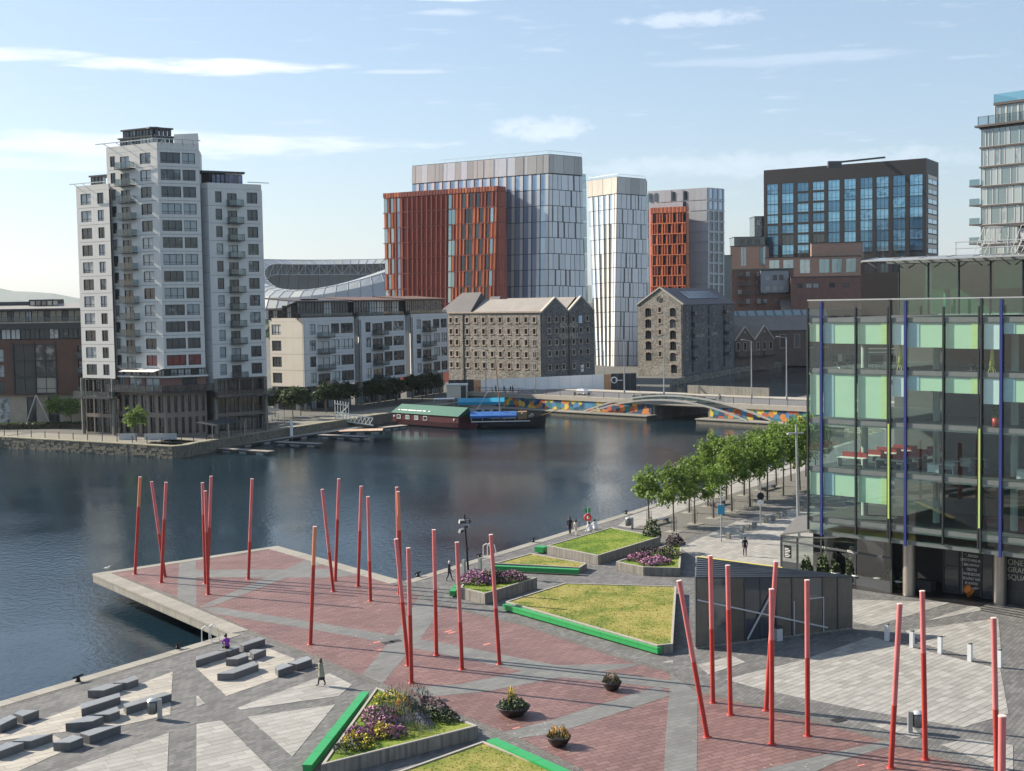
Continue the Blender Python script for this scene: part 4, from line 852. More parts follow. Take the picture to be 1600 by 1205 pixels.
# orange wing
qO = Q(go, (604, 600), (770, 600), (778, 290.5), (599, 302.5), 416, 395)
def vO(y): z = zat(770, y, 395); return (z - qO.c[1].z) / (qO.c[2].z - qO.c[1].z)
oy = [299, 323, 347.5, 372, 397, 422, 447, 472, 497]
ux = lambda px: (px - 599) / 179.0
def orange_bay(u0, u1, v0, v1, k, n, winset):
    du = (u1 - u0) / n
    for i in range(n):
        a = u0 + i * du; r_ = rg.random()
        if i in winset: qO.piece('window', winset[i], a + du * .06, a + du * .94, v0, v1, 0, .04)
        else:
            qO.piece('terracotta_panel', m_or if r_ < .5 else (m_rd if r_ < .75 else m_rfin), a + du * .02, a + du * .6, v0, v1, 0, .12); qO.piece('terracotta_fin', m_or if rg.random() < .6 else m_rfin, a + du * .62, a + du * .95, v0, v1, 0, .5)
for k in range(len(oy) - 1):
    v1, v0 = vO(oy[k]) - .003, vO(oy[k + 1]) + .003
    if k < 7:
        ws = {1: m_tealglass, 4: m_skyglass} if k % 2 else {0: m_tealglass, 2: m_tealglass, 4: m_skyglass}
        orange_bay(ux(600), ux(631), v0, v1, k, 6, {i: g for i, g in ws.items()})
        ws = {0: m_tealglass, 4: m_darkglass, 6: m_darkglass, 8: m_darkglass, 11: m_darkglass} if k % 2 == 0 else {0: m_tealglass, 1: m_tealglass, 5: m_darkglass, 6: m_darkglass, 9: m_darkglass, 12: m_tealglass}
        orange_bay(ux(703), ux(778), v0, v1, k, 14, ws)
    n = 9
    for i in range(n):
        a = ux(633) + (ux(702) - ux(633)) * i / n; du = (ux(702) - ux(633)) / n
        qO.piece('terracotta_panel', m_rd, a, a + du * .86, v0, v1, -.05, .05); qO.piece('terracotta_fin', m_rfin, a + du * .86, a + du, v0, v1, -.05, .7)
    qO.piece('floor_band', m_rfin, ux(599), ux(778), vO(oy[k + 1]) - .002, vO(oy[k + 1]) + .002, 0, .45)
nn_ = 40
for i in range(nn_): 
    if not (ux(631) < (i + .5) / nn_ < ux(703)): qO.piece('terracotta_fin', m_or if i % 3 else m_rfin, i / nn_ + .003, (i + 1) / nn_ - .004, vO(299) + .002, 1.0, 0, .35)
    else: qO.piece('terracotta_panel', m_rd, i / nn_ + .002, (i + 1) / nn_ - .002, vO(299) + .002, 1.0, 0, .4)
# rounded end of the orange wing
c = gx(778, 398.5); zT = zat(778, 290.5, 395)
for k in range(len(oy)):
    za = zT if k == 0 else zat(770, oy[k - 1], 395); zb = zat(770, oy[k], 395)
    for i in range(6):
        a0 = -pi / 2 - .1 + i * .3; R_ = 2.9
        mb = MB(); mb.mesh([(c.x + r_ * cos(a) - go.location.x, c.y + r_ * sin(a) - go.location.y, z) for r_ in (R_, R_ - .4) for a, z in ((a0, zb + .06), (a0 + .27, zb + .06), (a0 + .27, za - .06), (a0, za - .06))], [(0, 1, 2, 3), (0, 4, 5, 1), (1, 5, 6, 2), (2, 6, 7, 3), (3, 7, 4, 0)]); mb.build('terracotta_panel', m_rfin, go)
solid(go, [qO.pt(0, 0, -.2) + go.location, qO.pt(1, 0, -.2) + go.location, Vector((c.x + 2.4, c.y, -2)), Vector((c.x + 2.4, 414, -2)), Vector((qO.c[0].x + 3, 426, -2))],
      [qO.pt(0, 1, -.2) + go.location, qO.pt(1, 1, -.2) + go.location, Vector((c.x + 2.4, c.y, zT)), Vector((c.x + 2.4, 414, zT)), Vector((qO.c[3].x + 3, 426, zT))], 'wing_wall', m_rd)

# --- white office tower
wt = thing('office_tower', 'slim white faceted office tower between the orange building and the grey tower', 'office tower', (gx(962, 482).x, 482, 0))
q1 = Q(wt, (931, 590), (960, 590), (964.8, 275.8), (917, 282.5), 495, 482)
q2 = Quad(wt, at(960, 590, 482), at(1013, 590, 490), at(1009.5, 279.5, 490), at(964.8, 275.8, 482))
wy = [303, 326, 349, 372, 395, 418, 441, 464, 487, 510, 533, 556, 579]
def v1f(y): z = zat(964, y, 482); return (z - q1.c[1].z) / (q1.c[2].z - q1.c[1].z)
def v2f(y): z = zat(964, y, 482); return (z - q2.c[0].z) / (q2.c[3].z - q2.c[0].z)
u = 0
for w in (.18, .16, .2, .28, .18): q1.piece('plant_panel', m_cream if rg.random() < .8 else m_wpanel, u + .004, u + w - .004, v1f(303) + .003, .998, 0, .15 + rg.random() * .1); u += w
u = 0
for w in (.28, .17, .3, .15, .1): q2.piece('plant_panel', m_gpanel2, u + .003, u + w - .003, v2f(303) + .003, .998, 0, .18); u += w
for k in range(len(wy) - 1):
    v1, v0 = v1f(wy[k]) - .0014, v1f(wy[k + 1]) + .0014; n = 5; sk = (k % 2) * .07
    for i in range(n):
        u0 = (i + .02) / n * .93
        g = m_skyglass if (k < 2 or i < 3 - (k > 3)) and k < 7 else m_darkglass
        q1.piece('pane', g, u0, u0 + .105, v0, v1, 0, .05); q1.piece('panel', m_wpanel, u0 + .11, u0 + .18, v0, v1, 0, .35)
    q1.piece('corner_panel', m_wpanel, .945, 1.0, v0, v1, 0, .25)
slot_facade(q2, wy, v2f, m_gpanel, m_darkglass, 7, 9)
zt = zat(964.8, 275.8, 482)
back = [gx(1013, 506), gx(935, 506)]
solid(wt, [q1.pt(0, 0, -.15) + wt.location, q1.pt(1, 0, -.15) + wt.location, q2.pt(1, 0, -.15) + wt.location, Vector((back[0].x, 506, 0)), Vector((back[1].x, 506, 0))],
      [q1.pt(0, 1, -.15) + wt.location, q1.pt(1, 1, -.15) + wt.location, q2.pt(1, 1, -.15) + wt.location, Vector((back[0].x, 506, zt)), Vector((back[1].x, 506, zt))], 'core_wall', m_dark)
for k in range(12):
    za, zb = zat(1012, wy[k], 492), zat(1012, wy[k + 1], 492); mb = MB(); c = gx(1008, 493)
    for i in range(5):
        a0 = -pi / 2 + i * .3; R_ = 1.7; mb.face([(c.x + R_ * cos(a) - wt.location.x, c.y + R_ * sin(a) - wt.location.y, z) for a, z in ((a0, zb + .05), (a0 + .3, zb + .05), (a0 + .3, za - .05), (a0, za - .05))], 0, True)
    mb.build('corner_pane', m_tealglass, wt)
mb = MB()
for q in (q1, q2):
    for i in range(8): p = q.pt(i / 7, 1.0, -.4); mb.bar(p, p + Vector((0, 0, .9)), .04, 0, 4)
    mb.bar(q.pt(0, 1, -.4) + Vector((0, 0, .9)), q.pt(1, 1, -.4) + Vector((0, 0, .9)), .05, 0, 4)
mb.build('roof_rail', m_steel, wt)

# --- grey apartment tower with orange front
gt = thing('residential_tower', 'grey panelled apartment tower behind the white one with an orange windowed front', 'apartment tower', (gx(1105, 508).x, 508, 0))
m_gw = mat('pale_grey_panel', (.47, .48, .49), .55, metal=.1, var=.05, scale=.3, orand=.05)
qa = Q(gt, (1016, 600), (1105, 600), (1105, 293), (1012, 299), 522, 508)
qb = Quad(gt, at(1105, 600, 508), at(1131, 600, 515), at(1131, 295, 515), at(1105, 293, 508))
gy = [293, 312.5, 329, 345.5, 362, 378, 394.5, 411, 427.5, 444, 460.5, 477]
def va(y): z = zat(1105, y, 508); return (z - qa.c[1].z) / (qa.c[2].z - qa.c[1].z)
for k in range(len(gy) - 1):
    v1, v0 = va(gy[k]) - .002, va(gy[k + 1]) + .002
    for i in range(10):
        if k < 1 and i in (0, 1, 4, 6): qa.piece('window', m_darkglass, i / 10 + .02, i / 10 + .07, v0 + .005, v1 - .01, .0, .1); continue
        if i in (6,) and k > 0: qa.piece('window', m_darkglass, i / 10 + .005, i / 10 + .05, v0 + .01, v1, .0, .06); continue
        qa.piece('panel', m_gw, i / 10 + .001, i / 10 + .099, v0, v1, 0, .12)
    qb.piece('panel', m_gw, .003, .10, v0, v1, 0, .3)
    for i in range(3):
        a = .1 + i * .3; qb.piece('window', m_darkglass if k > 1 else m_skyglass, a + .02, a + .20, v0 + .006, v1 - .004, 0, .06); qb.piece('mullion', m_gw, a + .2, a + .29, v0, v1, 0, .3)
    qb.piece('floor_band', m_gw, 0, 1, va(gy[k + 1]) - .004, va(gy[k + 1]) + .004, 0, .35)
zt = zat(1105, 293, 508)
solid(gt, [qa.pt(0, 0, -.1) + gt.location, qa.pt(1, 0, -.1) + gt.location, qb.pt(1, 0, -.1) + gt.location, Vector((gx(1131, 534).x, 536, 0)), Vector((gx(1014, 544).x, 544, 0))],
      [qa.pt(0, 1, -.1) + gt.location, qa.pt(1, 1, -.1) + gt.location, qb.pt(1, 1, -.1) + gt.location, Vector((gx(1131, 534).x, 536, zt)), Vector((gx(1014, 544).x, 544, zt))], 'core_wall', m_gw)
qo = Q(gt, (1017, 600), (1072, 600), (1072, 322.5), (1017, 325), 510, 501)
def vo2(y): z = zat(1072, y, 501); return (z - qo.c[1].z) / (qo.c[2].z - qo.c[1].z)
oy2 = [332, 348, 364.5, 381, 397.5, 414, 430, 446.5, 463]
for k in range(len(oy2) - 1):
    v1, v0 = vo2(oy2[k]) - .002, vo2(oy2[k + 1]) + .002; n = 14
    for i in range(n):
        a = i / n; win = (i % 4 == (1 if k % 2 == 0 else 3))
        if win: qo.piece('window', m_darkglass, a + .004, a + .056, v0 + .008, v1 - .006, 0, .1)
        else:
            qo.piece('terracotta_panel', m_or if rg.random() < .55 else m_rd, a + .002, a + .042, v0, v1, 0, .1); qo.piece('terracotta_fin', m_rfin if rg.random() < .5 else m_or, a + .044, a + .068, v0, v1, 0, .4)
    qo.piece('floor_band', m_or, 0, 1, vo2(oy2[k + 1]) - .0025, vo2(oy2[k + 1]) + .0025, 0, .42)
for i in range(18): qo.piece('terracotta_fin', m_or if i % 2 else m_rfin, i / 18 + .004, (i + 1) / 18 - .006, vo2(331.5), 1, 0, .3)
c = gx(1071, 503); zT = zat(1072, 322.5, 501)
for k in range(len(oy2)):
    za = zT if k == 0 else zat(1072, oy2[k - 1], 501); zb = zat(1072, oy2[k], 501)
    for i in range(5):
        a0 = -pi / 2 + i * .3; R_ = 1.5; mb = MB(); mb.face([(c.x + R_ * cos(a) - gt.location.x, c.y + R_ * sin(a) - gt.location.y, z) for a, z in ((a0, zb + .06), (a0 + .28, zb + .06), (a0 + .28, za - .06), (a0, za - .06))]); mb.build('terracotta_panel', m_or, gt)
solid(gt, [qo.pt(0, 0, -.1) + gt.location, qo.pt(1, 0, -.1) + gt.location, Vector((c.x + 1.2, 511, 0)), Vector((qo.c[0].x, 522, 0))], [qo.pt(0, 1, -.1) + gt.location, qo.pt(1, 1, -.1) + gt.location, Vector((c.x + 1.2, 511, zT)), Vector((qo.c[3].x, 522, zT))], 'front_wall', m_rd)
# ------------------------------------------------------------------ old stone mills and what stands behind them
def rubble_mat(name, c1, c2, mortar, scale=1.6, var=.25):
    m, nt, b = node_mat(name); L = nt.links; tc = nn(nt, 'ShaderNodeTexCoord'); mp = nn(nt, 'ShaderNodeMapping'); mp.inputs['Scale'].default_value = (1, 1, 1.5); L.new(tc.outputs['Object'], mp.inputs[0])
    v = nn(nt, 'ShaderNodeTexVoronoi'); v.inputs['Scale'].default_value = scale; L.new(mp.outputs[0], v.inputs['Vector'])
    e = nn(nt, 'ShaderNodeTexVoronoi', feature='DISTANCE_TO_EDGE'); e.inputs['Scale'].default_value = scale; L.new(mp.outputs[0], e.inputs['Vector'])
    sp_ = nn(nt, 'ShaderNodeSeparateColor'); L.new(v.outputs['Color'], sp_.inputs[0])
    mx = nn(nt, 'ShaderNodeMixRGB'); mx.inputs[1].default_value = rgba(c1); mx.inputs[2].default_value = rgba(c2); L.new(sp_.outputs[0], mx.inputs[0])
    r = nn(nt, 'ShaderNodeMapRange'); r.inputs[1].default_value = .02; r.inputs[2].default_value = .07; L.new(e.outputs['Distance'], r.inputs[0])
    m2 = nn(nt, 'ShaderNodeMixRGB'); m2.inputs[1].default_value = rgba(mortar); L.new(r.outputs[0], m2.inputs[0]); L.new(mx.outputs[0], m2.inputs[2])
    nz = nn(nt, 'ShaderNodeTexNoise'); nz.inputs['Scale'].default_value = .25; nz.inputs['Detail'].default_value = 6; L.new(tc.outputs['Object'], nz.inputs['Vector']); mr = nn(nt, 'ShaderNodeMapRange'); mr.inputs[1].default_value = .3; mr.inputs[2].default_value = .7; mr.inputs[3].default_value = 1 - var; mr.inputs[4].default_value = 1 + var; L.new(nz.outputs[0], mr.inputs[0])
    vm = nn(nt, 'ShaderNodeVectorMath', operation='SCALE'); L.new(m2.outputs[0], vm.inputs[0]); L.new(mr.outputs[0], vm.inputs['Scale']); L.new(vm.outputs[0], b.inputs['Base Color']); b.inputs['Roughness'].default_value = .95; b.inputs['Specular IOR Level'].default_value = .2
    bp = nn(nt, 'ShaderNodeBump'); bp.inputs['Strength'].default_value = .8; bp.inputs['Distance'].default_value = .12; L.new(r.outputs[0], bp.inputs['Height']); L.new(bp.outputs[0], b.inputs['Normal'])
    return m
m_rub = rubble_mat('calp_rubble', (.15, .14, .125), (.38, .355, .31), (.29, .275, .245), 2.2)  # lit copy of the mill stone for the sunward walls
m_rub2 = rubble_mat('dark_rubble', (.10, .10, .10), (.24, .235, .225), (.16, .155, .15), 2.2)  # same stone darkened: shade of the walls turned from the sun
m_surr = mat('brick_surround', (.36, .29, .23), .9, var=.2, scale=1.5, orand=.15)
m_board = mat('boarded_window', (.06, .05, .042), .8, orand=.3)
m_slate = mat('grey_slate', (.255, .235, .215), .8, var=.12, scale=.4)
m_slated = mat('dark_slate', (.085, .08, .085), .7, var=.15, scale=.4)
m_copingst = mat('gable_coping', (.46, .42, .35), .85, var=.15)
m_slot = window_glass('mill_glass', (.02, .022, .026), (.12, .12, .12), .2)
def text_obj(name, s, size, m, parent, loc, rz, tilt=pi / 2, ext=.02, align='LEFT', sx=1.0, sp=1.0):
    cu = bpy.data.curves.new(name, 'FONT'); cu.body = s; cu.size = size; cu.extrude = ext; cu.align_x = align; cu.space_character = sp; cu.materials.append(m)
    tmp = bpy.data.objects.new(name, cu); me = bpy.data.meshes.new_from_object(tmp); bpy.data.objects.remove(tmp)
    o = bpy.data.objects.new(name, me); C.objects.link(o); o.parent = parent; o.location = loc; o.rotation_euler = (tilt, 0, rz); o.scale = (sx, 1, 1); return o
_sw = {}
def small_window(w, h, mglass, surround=True):
    k = (round(w, 2), round(h, 2), mglass.name, surround)
    if k not in _sw:
        mb = MB()
        if surround:
            t = .22; mb.box(-t, 0, -.05, .1, -t, h + t, 0); mb.box(w, w + t, -.05, .1, -t, h + t, 0); mb.box(0, w, -.05, .1, h, h + t, 0); mb.box(-t - .05, w + t + .05, -.14, .1, -t - .06, -.001, 0)
        mb.face([(0, .28, 0), (w, .28, 0), (w, .28, h), (0, .28, h)], 1); mb.box(w / 2 - .04, w / 2 + .04, .2, .27, 0, h, 2); mb.box(0, w, .2, .27, h * .5 - .03, h * .5 + .03, 2)
        _sw[k] = mb.data('window', [m_surr, mglass, m_frame])
    return _sw[k]
m1 = thing('stone_mill', 'long rubble stone flour mill with twin gables and painted lettering', 'mill', (gx(846, 353).x, 353, 0))
A_, B_, D_ = gx(699, 374), gx(846, 353), gx(928, 367)
fA = Fac(m1, A_, B_); fB = Fac(m1, B_, D_)
EV = zat(846, 488.5, 353)
cols = [703.6, 713, 729, 742, 754.6, 767.6, 780.6, 794, 807.4, 821, 834]; rows = [500, 518, 535.5, 554, 572]
def mill_holes(f_, cols, rows, w, h, hp): return [(f_.fx(c) - w / 2, f_.fx(c) + w / 2, f_.fz(hp, r) - h / 2, f_.fz(hp, r) + h / 2) for c in cols for r in rows]
hl = mill_holes(fA, cols, rows, .95, 1.35, 800)
fA.add('wall', wall_mesh(fA.L, 0, EV, hl, .4), m_rub)
for a_, b_, c_, d_ in hl: fA.put('window', small_window(.95, 1.35, m_board), a_, c_)
hs = mill_holes(fA, [737, 761, 787, 814], [527, 546], .35, .6, 800)
for a_, b_, c_, d_ in hs: fA.add('wall_tie', MB().lathe([(0, -.1), (.35, -.08), (.35, 0), (0, 0)], (0, 0, 0), 0, 8), m_dark, a_, c_, 0).rotation_euler = (pi / 2, 0, fA.ang)
fA.add('downpipe', MB().bar((0, 0, 0), (0, 0, EV), .12), m_dark, fA.fx(723), 0, -.12); fA.add('downpipe', MB().bar((0, 0, 0), (0, 0, EV), .12), m_dark, fA.L - .3, 0, -.12)
fA.add('eaves_course', MB().box(0, fA.L, -.25, .3, 0, .4), m_surr, 0, EV)
gw = [857.6, 869, 879.4, 895.6, 907, 917.4]; hl = mill_holes(fB, gw, [516.5, 534, 551, 572.5], .9, 1.25, 885) + mill_holes(fB, [857.6, 869, 879.4, 895.6, 917.4], [498.5], .9, 1.25, 885)
fB.add('wall', wall_mesh(fB.L, 0, EV, hl, .4), m_rub2)
for a_, b_, c_, d_ in hl: fB.put('window', small_window(.9, 1.25, m_slot), a_, c_)
fB.add('board_panel', MB().box(0, 1.3, -.1, 0, 0, 2.0), mat('pale_blue_board', (.5, .6, .72), .6), fB.fx(906) - .6, fB.fz(906, 505), 0); fB.add('board_panel', MB().box(0, 1.1, -.1, 0, 0, 1.9), m_wpanel, fB.fx(908) - .5, fB.fz(908, 581), 0)
hw = fB.L / 2; zpk = [zat(868, 466, 356), zat(907, 464, 363)]
cop = MB(); gab = MB()
for k in range(2):
    x0 = k * hw; pk = zpk[k] - 0
    gab.mesh([(x0, 0, EV), (x0 + hw, 0, EV), (x0 + hw / 2, 0, pk)], [(0, 1, 2)]); gab.mesh([(x0, .5, EV), (x0 + hw, .5, EV), (x0 + hw / 2, .5, pk)], [(2, 1, 0)])
    cop.beam((x0 - .2, .2, EV + .1), (x0 + hw / 2, .2, pk + .2), .75, .35); cop.beam((x0 + hw / 2, .2, pk + .2), (x0 + hw + .1, .2, EV + .1), .75, .35)
fB.add('gable_wall', gab, m_rub2); fB.add('gable_coping', cop, m_copingst)
fB.add('downpipe', MB().bar((0, 0, 0), (0, 0, EV), .16), m_dark, hw, 0, -.14)
# roofs run back along the long side
rl = fA.L * .72
for k in range(2):
    y0 = k * hw; mb = MB(); pk = zpk[k]
    mb.mesh([(0, y0 - .3, EV), (0, y0 + hw / 2, pk), (0, y0 + hw, EV), (-rl, y0 - .3, EV), (-rl, y0 + hw / 2, pk), (-rl, y0 + hw, EV)], [(0, 1, 4, 3), (1, 2, 5, 4), (3, 4, 5)])
    o = mb.build('slate_roof', m_slate, m1, fB.loc(0, 0, .3), fA.ang)
MB().prism([p - xy(m1.location) for p in (A_ + fA.n * -.5, B_ + fA.n * -.5 + fB.n * -.5, D_ + fB.n * -.6, D_ + (A_ - B_) * .9)], 0, EV - .05, 0).build('inner_wall', m_rub2, m1)
# taller dark roofed part at the left end
mb = MB(); e0 = EV + .1; pkz = zat(720, 457.5, 375)
mb.mesh([(-3, -.4, e0 + .3), (8.5, -.4, e0 + .3), (8.5, 9, e0 + .3), (-3, 9, e0 + .3), (1.5, 4.4, pkz), (8.5, 4.4, pkz)], [(0, 1, 5, 4), (2, 3, 4, 5), (3, 0, 4), (1, 2, 5)]); mb.build('hipped_roof', m_slated, m1, fA.loc(0, 0, .2), fA.ang)
mb = MB(); mb.mesh([(9, -.2, e0), (14, -.2, e0), (14, 9, e0), (9, 9, e0), (9, 4.4, pkz - 1.2), (12.5, 4.4, pkz - 1.2)], [(0, 1, 5, 4), (2, 3, 4, 5), (1, 2, 5), (3, 0, 4)]); mb.build('hipped_roof', m_slated, m1, fA.loc(0, 0, 3.5), fA.ang)
m_let = mat('faded_cream_paint', (.52, .46, .38), .8, var=.3, scale=3); m_letr = mat('faded_red_paint', (.36, .16, .13), .8, var=.3, scale=3)
x0 = fB.fx(874.5); text_obj('painted_letters', 'BOLANDS', 1.75, m_let, m1, fB.loc(x0, fB.fz(885, 511.5), -.04), fB.ang, sx=.86)
text_obj('painted_letters', 'FLOUR', 1.75, m_let, m1, fB.loc(x0 - .3, fB.fz(885, 528.5), -.04), fB.ang, sx=.76); text_obj('painted_letters', 'MILLS', 1.75, m_let, m1, fB.loc(fB.fx(889.5), fB.fz(889, 528), -.04), fB.ang, sx=.76)
# the second mill
m2_ = thing('granary', 'tall stone granary with one gable and arched window columns beside the inner basin', 'mill', (gx(1066, 410).x, 410, 0))
A_, B_, D_ = gx(996, 421), gx(1066.5, 410), gx(1147, 461); fA = Fac(m2_, A_, B_); fB = Fac(m2_, B_, D_)
EV = zat(1066, 476, 410); PK = zat(1032, 450, 413)
def arch_win(w, h): 
    mb = MB(); n = 6; pts = [(0, 0), (w, 0), (w, h - w * .28)] + [(w / 2 + w / 2 * cos(pi * i / n), h - w * .28 + w * .28 * sin(pi * i / n)) for i in range(1, n)] + [(0, h - w * .28)]
    mb.face([(x, .26, z) for x, z in pts], 1)
    for (x, z), (x2, z2) in zip(pts, pts[1:] + pts[:1]): mb.beam((x, .2, z), (x2, .2, z2), .1, .1, 0)
    for (x, z), (x2, z2) in zip(pts[2:], pts[3:]): mb.beam((x * 1.14 - w * .07, -.04, z + .12), (x2 * 1.14 - w * .07, -.04, z2 + .12), .2, .28, 2)
    for k in (1, 2): mb.box(w * k / 3 - .05, w * k / 3 + .05, .18, .25, 0, h - .3, 0)
    return mb.data('arched_window', [m_frame, m_slot, m_surr])
aw = arch_win(2.2, 2.7)
rws = [488, 505.5, 523, 540, 557.5]
hl = [(fA.fx(c) - 1.1, fA.fx(c) + 1.1, fA.fz(1030, r) - 1.35, fA.fz(1030, r) + 1.35) for c in (1012.5, 1051) for r in rws] + [(fA.fx(1052) - 1.1, fA.fx(1052) + 1.1, 1.0, 3.7)]
sm = [(fA.fx(1030.5) - .5, fA.fx(1030.5) + .5, fA.fz(1030, r) - .75, fA.fz(1030, r) + .75) for r in (484, 501.5, 519, 536, 553.5)]
fA.add('wall', wall_mesh(fA.L, 0, EV, hl + sm, .4), m_rub)
for a_, b_, c_, d_ in hl: fA.put('arched_window', aw, a_, c_)
for a_, b_, c_, d_ in sm: fA.put('window', small_window(1.0, 1.5, m_slot), a_, c_)
mb = MB(); mb.mesh([(0, 0, EV), (fA.L, 0, EV), (fA.L * .51, 0, PK)], [(0, 1, 2)]); fA.add('gable_wall', mb, m_rub)
cop = MB(); cop.beam((-.3, .1, EV + .1), (fA.L * .51, .1, PK + .2), .8, .35); cop.beam((fA.L * .51, .1, PK + .2), (fA.L + .3, .1, EV + .1), .8, .35); fA.add('gable_coping', cop, m_copingst)
o = fA.add('round_window', MB().lathe([(0, .1), (.6, .1), (.6, 0), (1.0, -.05), (1.0, .15)], (0, 0, 0), 0, 14), m_surr, fA.fx(1030.5), fA.fz(1030, 468), .05); o.rotation_euler = (pi / 2, 0, fA.ang)
o = fA.add('round_pane', MB().lathe([(0, .02), (.62, .02)], (0, 0, 0), 0, 14), m_slot, fA.fx(1030.5), fA.fz(1030, 468), -.08); o.rotation_euler = (pi / 2, 0, fA.ang)
rb = [(1073, 1), (1098, 1), (1115, 1), (1140.5, 1)]; dr = [1081.5, 1107, 1131]
rws2 = [484, 501, 518, 535, 552, 570]
hl = [(fB.fx(c) - .55, fB.fx(c) + .55, fB.fz(1107, r) - .9, fB.fz(1107, r) + .9) for c, _ in rb for r in rws2[:5]]; hd = [(fB.fx(c) - .9, fB.fx(c) + .9, fB.fz(1107, r) - 1.5, fB.fz(1107, r) + 1.3) for c in dr for r in rws2]
fB.add('wall', wall_mesh(fB.L, 0, EV, hl + hd, .4), m_rub2)
for a_, b_, c_, d_ in hl: fB.put('window', small_window(1.1, 1.8, m_slot), a_, c_)
for i, (a_, b_, c_, d_) in enumerate(hd):
    fB.put('loading_door', window_mesh(1.8, 2.8, [m_frame, m_slot], (.5,), (.6,), .12, .2), a_, c_)
    if (i // 6) != 1 and i % 6 < 5: fB.put('balcony', balcony_mesh(2.6, 1.3, 1.1), a_ - .4, c_)
MB().prism([p - xy(m2_.location) for p in (A_ + fA.n * -.5, B_ + fA.n * -.5, B_ + fB.n * -.5, D_ + fB.n * -.5, D_ + (A_ - B_), A_ + Vector((2, 3)))], 0, EV - .05, 0).build('inner_wall', m_rub2, m2_)
back = D_ + (A_ - B_); r0 = m2_.location
ridge_a = Vector((*(A_.lerp(B_, .51)), PK)) - r0; ridge_b = Vector((*(back.lerp(D_, .51)), PK)) - r0
e = .5
mb = MB(); P = lambda p, z: Vector((p.x, p.y, z)) - r0
mb.mesh([P(B_ + fB.n * .4, EV - .1), P(D_ + fB.n * .4, EV - .1), ridge_b, ridge_a, P(A_ - fB.n * .4, EV - .1), P(back - fB.n * .4, EV - .1)], [(0, 1, 2, 3), (3, 2, 5, 4)]); mb.mesh([P(D_, EV), P(back, EV), ridge_b], [(0, 1, 2)]); mb.build('slate_roof', mat('purple_slate', (.115, .10, .105), .7, var=.12, scale=.4), m2_)
sl = lambda u, v: P(B_ + fB.n * .4, EV - .1).lerp(P(D_ + fB.n * .4, EV - .1), u).lerp(ridge_a.lerp(ridge_b, u), v)
nrm = (sl(1, 0) - sl(0, 0)).cross(sl(0, 1) - sl(0, 0)).normalized()
for i in range(6):
    for j in range(3):
        u0, u1, v0, v1 = .22 + i * .1, .22 + (i + 1) * .1 - .004, .34 + j * .15, .34 + (j + 1) * .15 - .008
        mb = MB(); q = [sl(u0, v0), sl(u1, v0), sl(u1, v1), sl(u0, v1)]; mb.mesh([p + nrm * .05 for p in q] + [p + nrm * .18 for p in q], [(4, 5, 6, 7), (0, 1, 5, 4), (1, 2, 6, 5), (2, 3, 7, 6), (3, 0, 4, 7)]); mb.build('solar_panel', mat('solar_panel_glass', (.035, .045, .075), .2, spec=.7) if 'solar_panel_glass' not in MATS else MATS['solar_panel_glass'], m2_)
x0 = fB.fx(1087.5); text_obj('painted_letters', 'MILLION', 1.6, m_let, m2_, fB.loc(x0, fB.fz(1095, 527), -.05), fB.ang, sx=1.35); text_obj('painted_letters', 'LINNIE', 1.6, m_let, m2_, fB.loc(fB.fx(1111.5), fB.fz(1115, 524), -.05), fB.ang, sx=1.35)

# --- warehouses beyond the basin ---------------------------------------------------
def shed(label, xa, Ya, xb, Yb, y_eave, y_ridge, depth, wallm, roofm, zb=0.0, name='warehouse', skylights=0):
    A_, B_ = gx(xa, Ya), gx(xb, Yb); t = thing(name, label, 'warehouse', (A_.x, A_.y, 0)); f_ = Fac(t, A_, B_); ev = zat((xa + xb) / 2, y_eave, (Ya + Yb) / 2); pk = zat((xa + xb) / 2, y_ridge, (Ya + Yb) / 2 + depth / 2)
    n = max(3, int(f_.L / 5)); w = f_.L / n; hh = [(w * i + w * .32, w * i + w * .68, ev * .45, ev * .85) for i in range(n)]
    f_.add('wall', wall_mesh(f_.L, zb, ev, hh, .4), wallm)
    for a_, b_, c_, d_ in hh: f_.put('window', small_window(b_ - a_, d_ - c_, m_slot), a_, c_)
    mb = MB(); mb.box(0, f_.L, .6, depth, zb, ev - .05); f_.add('inner_wall', mb, wallm)
    for x in (0, f_.L): mb = MB(); mb.mesh([(x, 0, ev), (x, depth, ev), (x, depth / 2, pk)], [(0, 1, 2)]); f_.add('gable_wall', mb, wallm)
    mb = MB(); mb.mesh([(-.5, -.4, ev - .05), (f_.L + .5, -.4, ev - .05), (f_.L + .5, depth / 2, pk + .1), (-.5, depth / 2, pk + .1), (f_.L + .5, depth + .4, ev - .05), (-.5, depth + .4, ev - .05)], [(0, 1, 2, 3), (3, 2, 4, 5)]); f_.add('roof', mb, roofm)
    for i in range(skylights):
        u0, u1 = (i + .1) / skylights * f_.L * .85, (i + .85) / skylights * f_.L * .85; mb = MB(); s = lambda u, v: (u, v * depth / 2 - .2, ev + (pk - ev) * v + .25); mb.mesh([s(u0, .72), s(u1, .72), s(u1, .97), s(u0, .97)], [(0, 1, 2, 3)]); mb.mesh([(u0, .72 * depth / 2 - .2, ev + (pk - ev) * .6), (u1, .72 * depth / 2 - .2, ev + (pk - ev) * .6), s(u1, .72), s(u0, .72)], [(0, 1, 2, 3)]); f_.add('skylight', mb, mat('skylight_glass', (.16, .25, .27), .3, spec=.7) if 'skylight_glass' not in MATS else MATS['skylight_glass'])
    return t, f_
m_brickdk = brick_mat('sooty_brick', (.115, .085, .07), (.19, .14, .11), (.1, .09, .08), .24, .08, 0, .012, .9, .3, .3, .3, .4, vert=True)
m_roofbr = mat('brown_slate', (.20, .175, .155), .85, var=.15, scale=.25)
shed('long brown roofed warehouse with a row of blue skylights behind the granary', 1146, 496, 1300, 496, 516, 485, 26, m_brickdk, m_roofbr, -1.6, skylights=9)
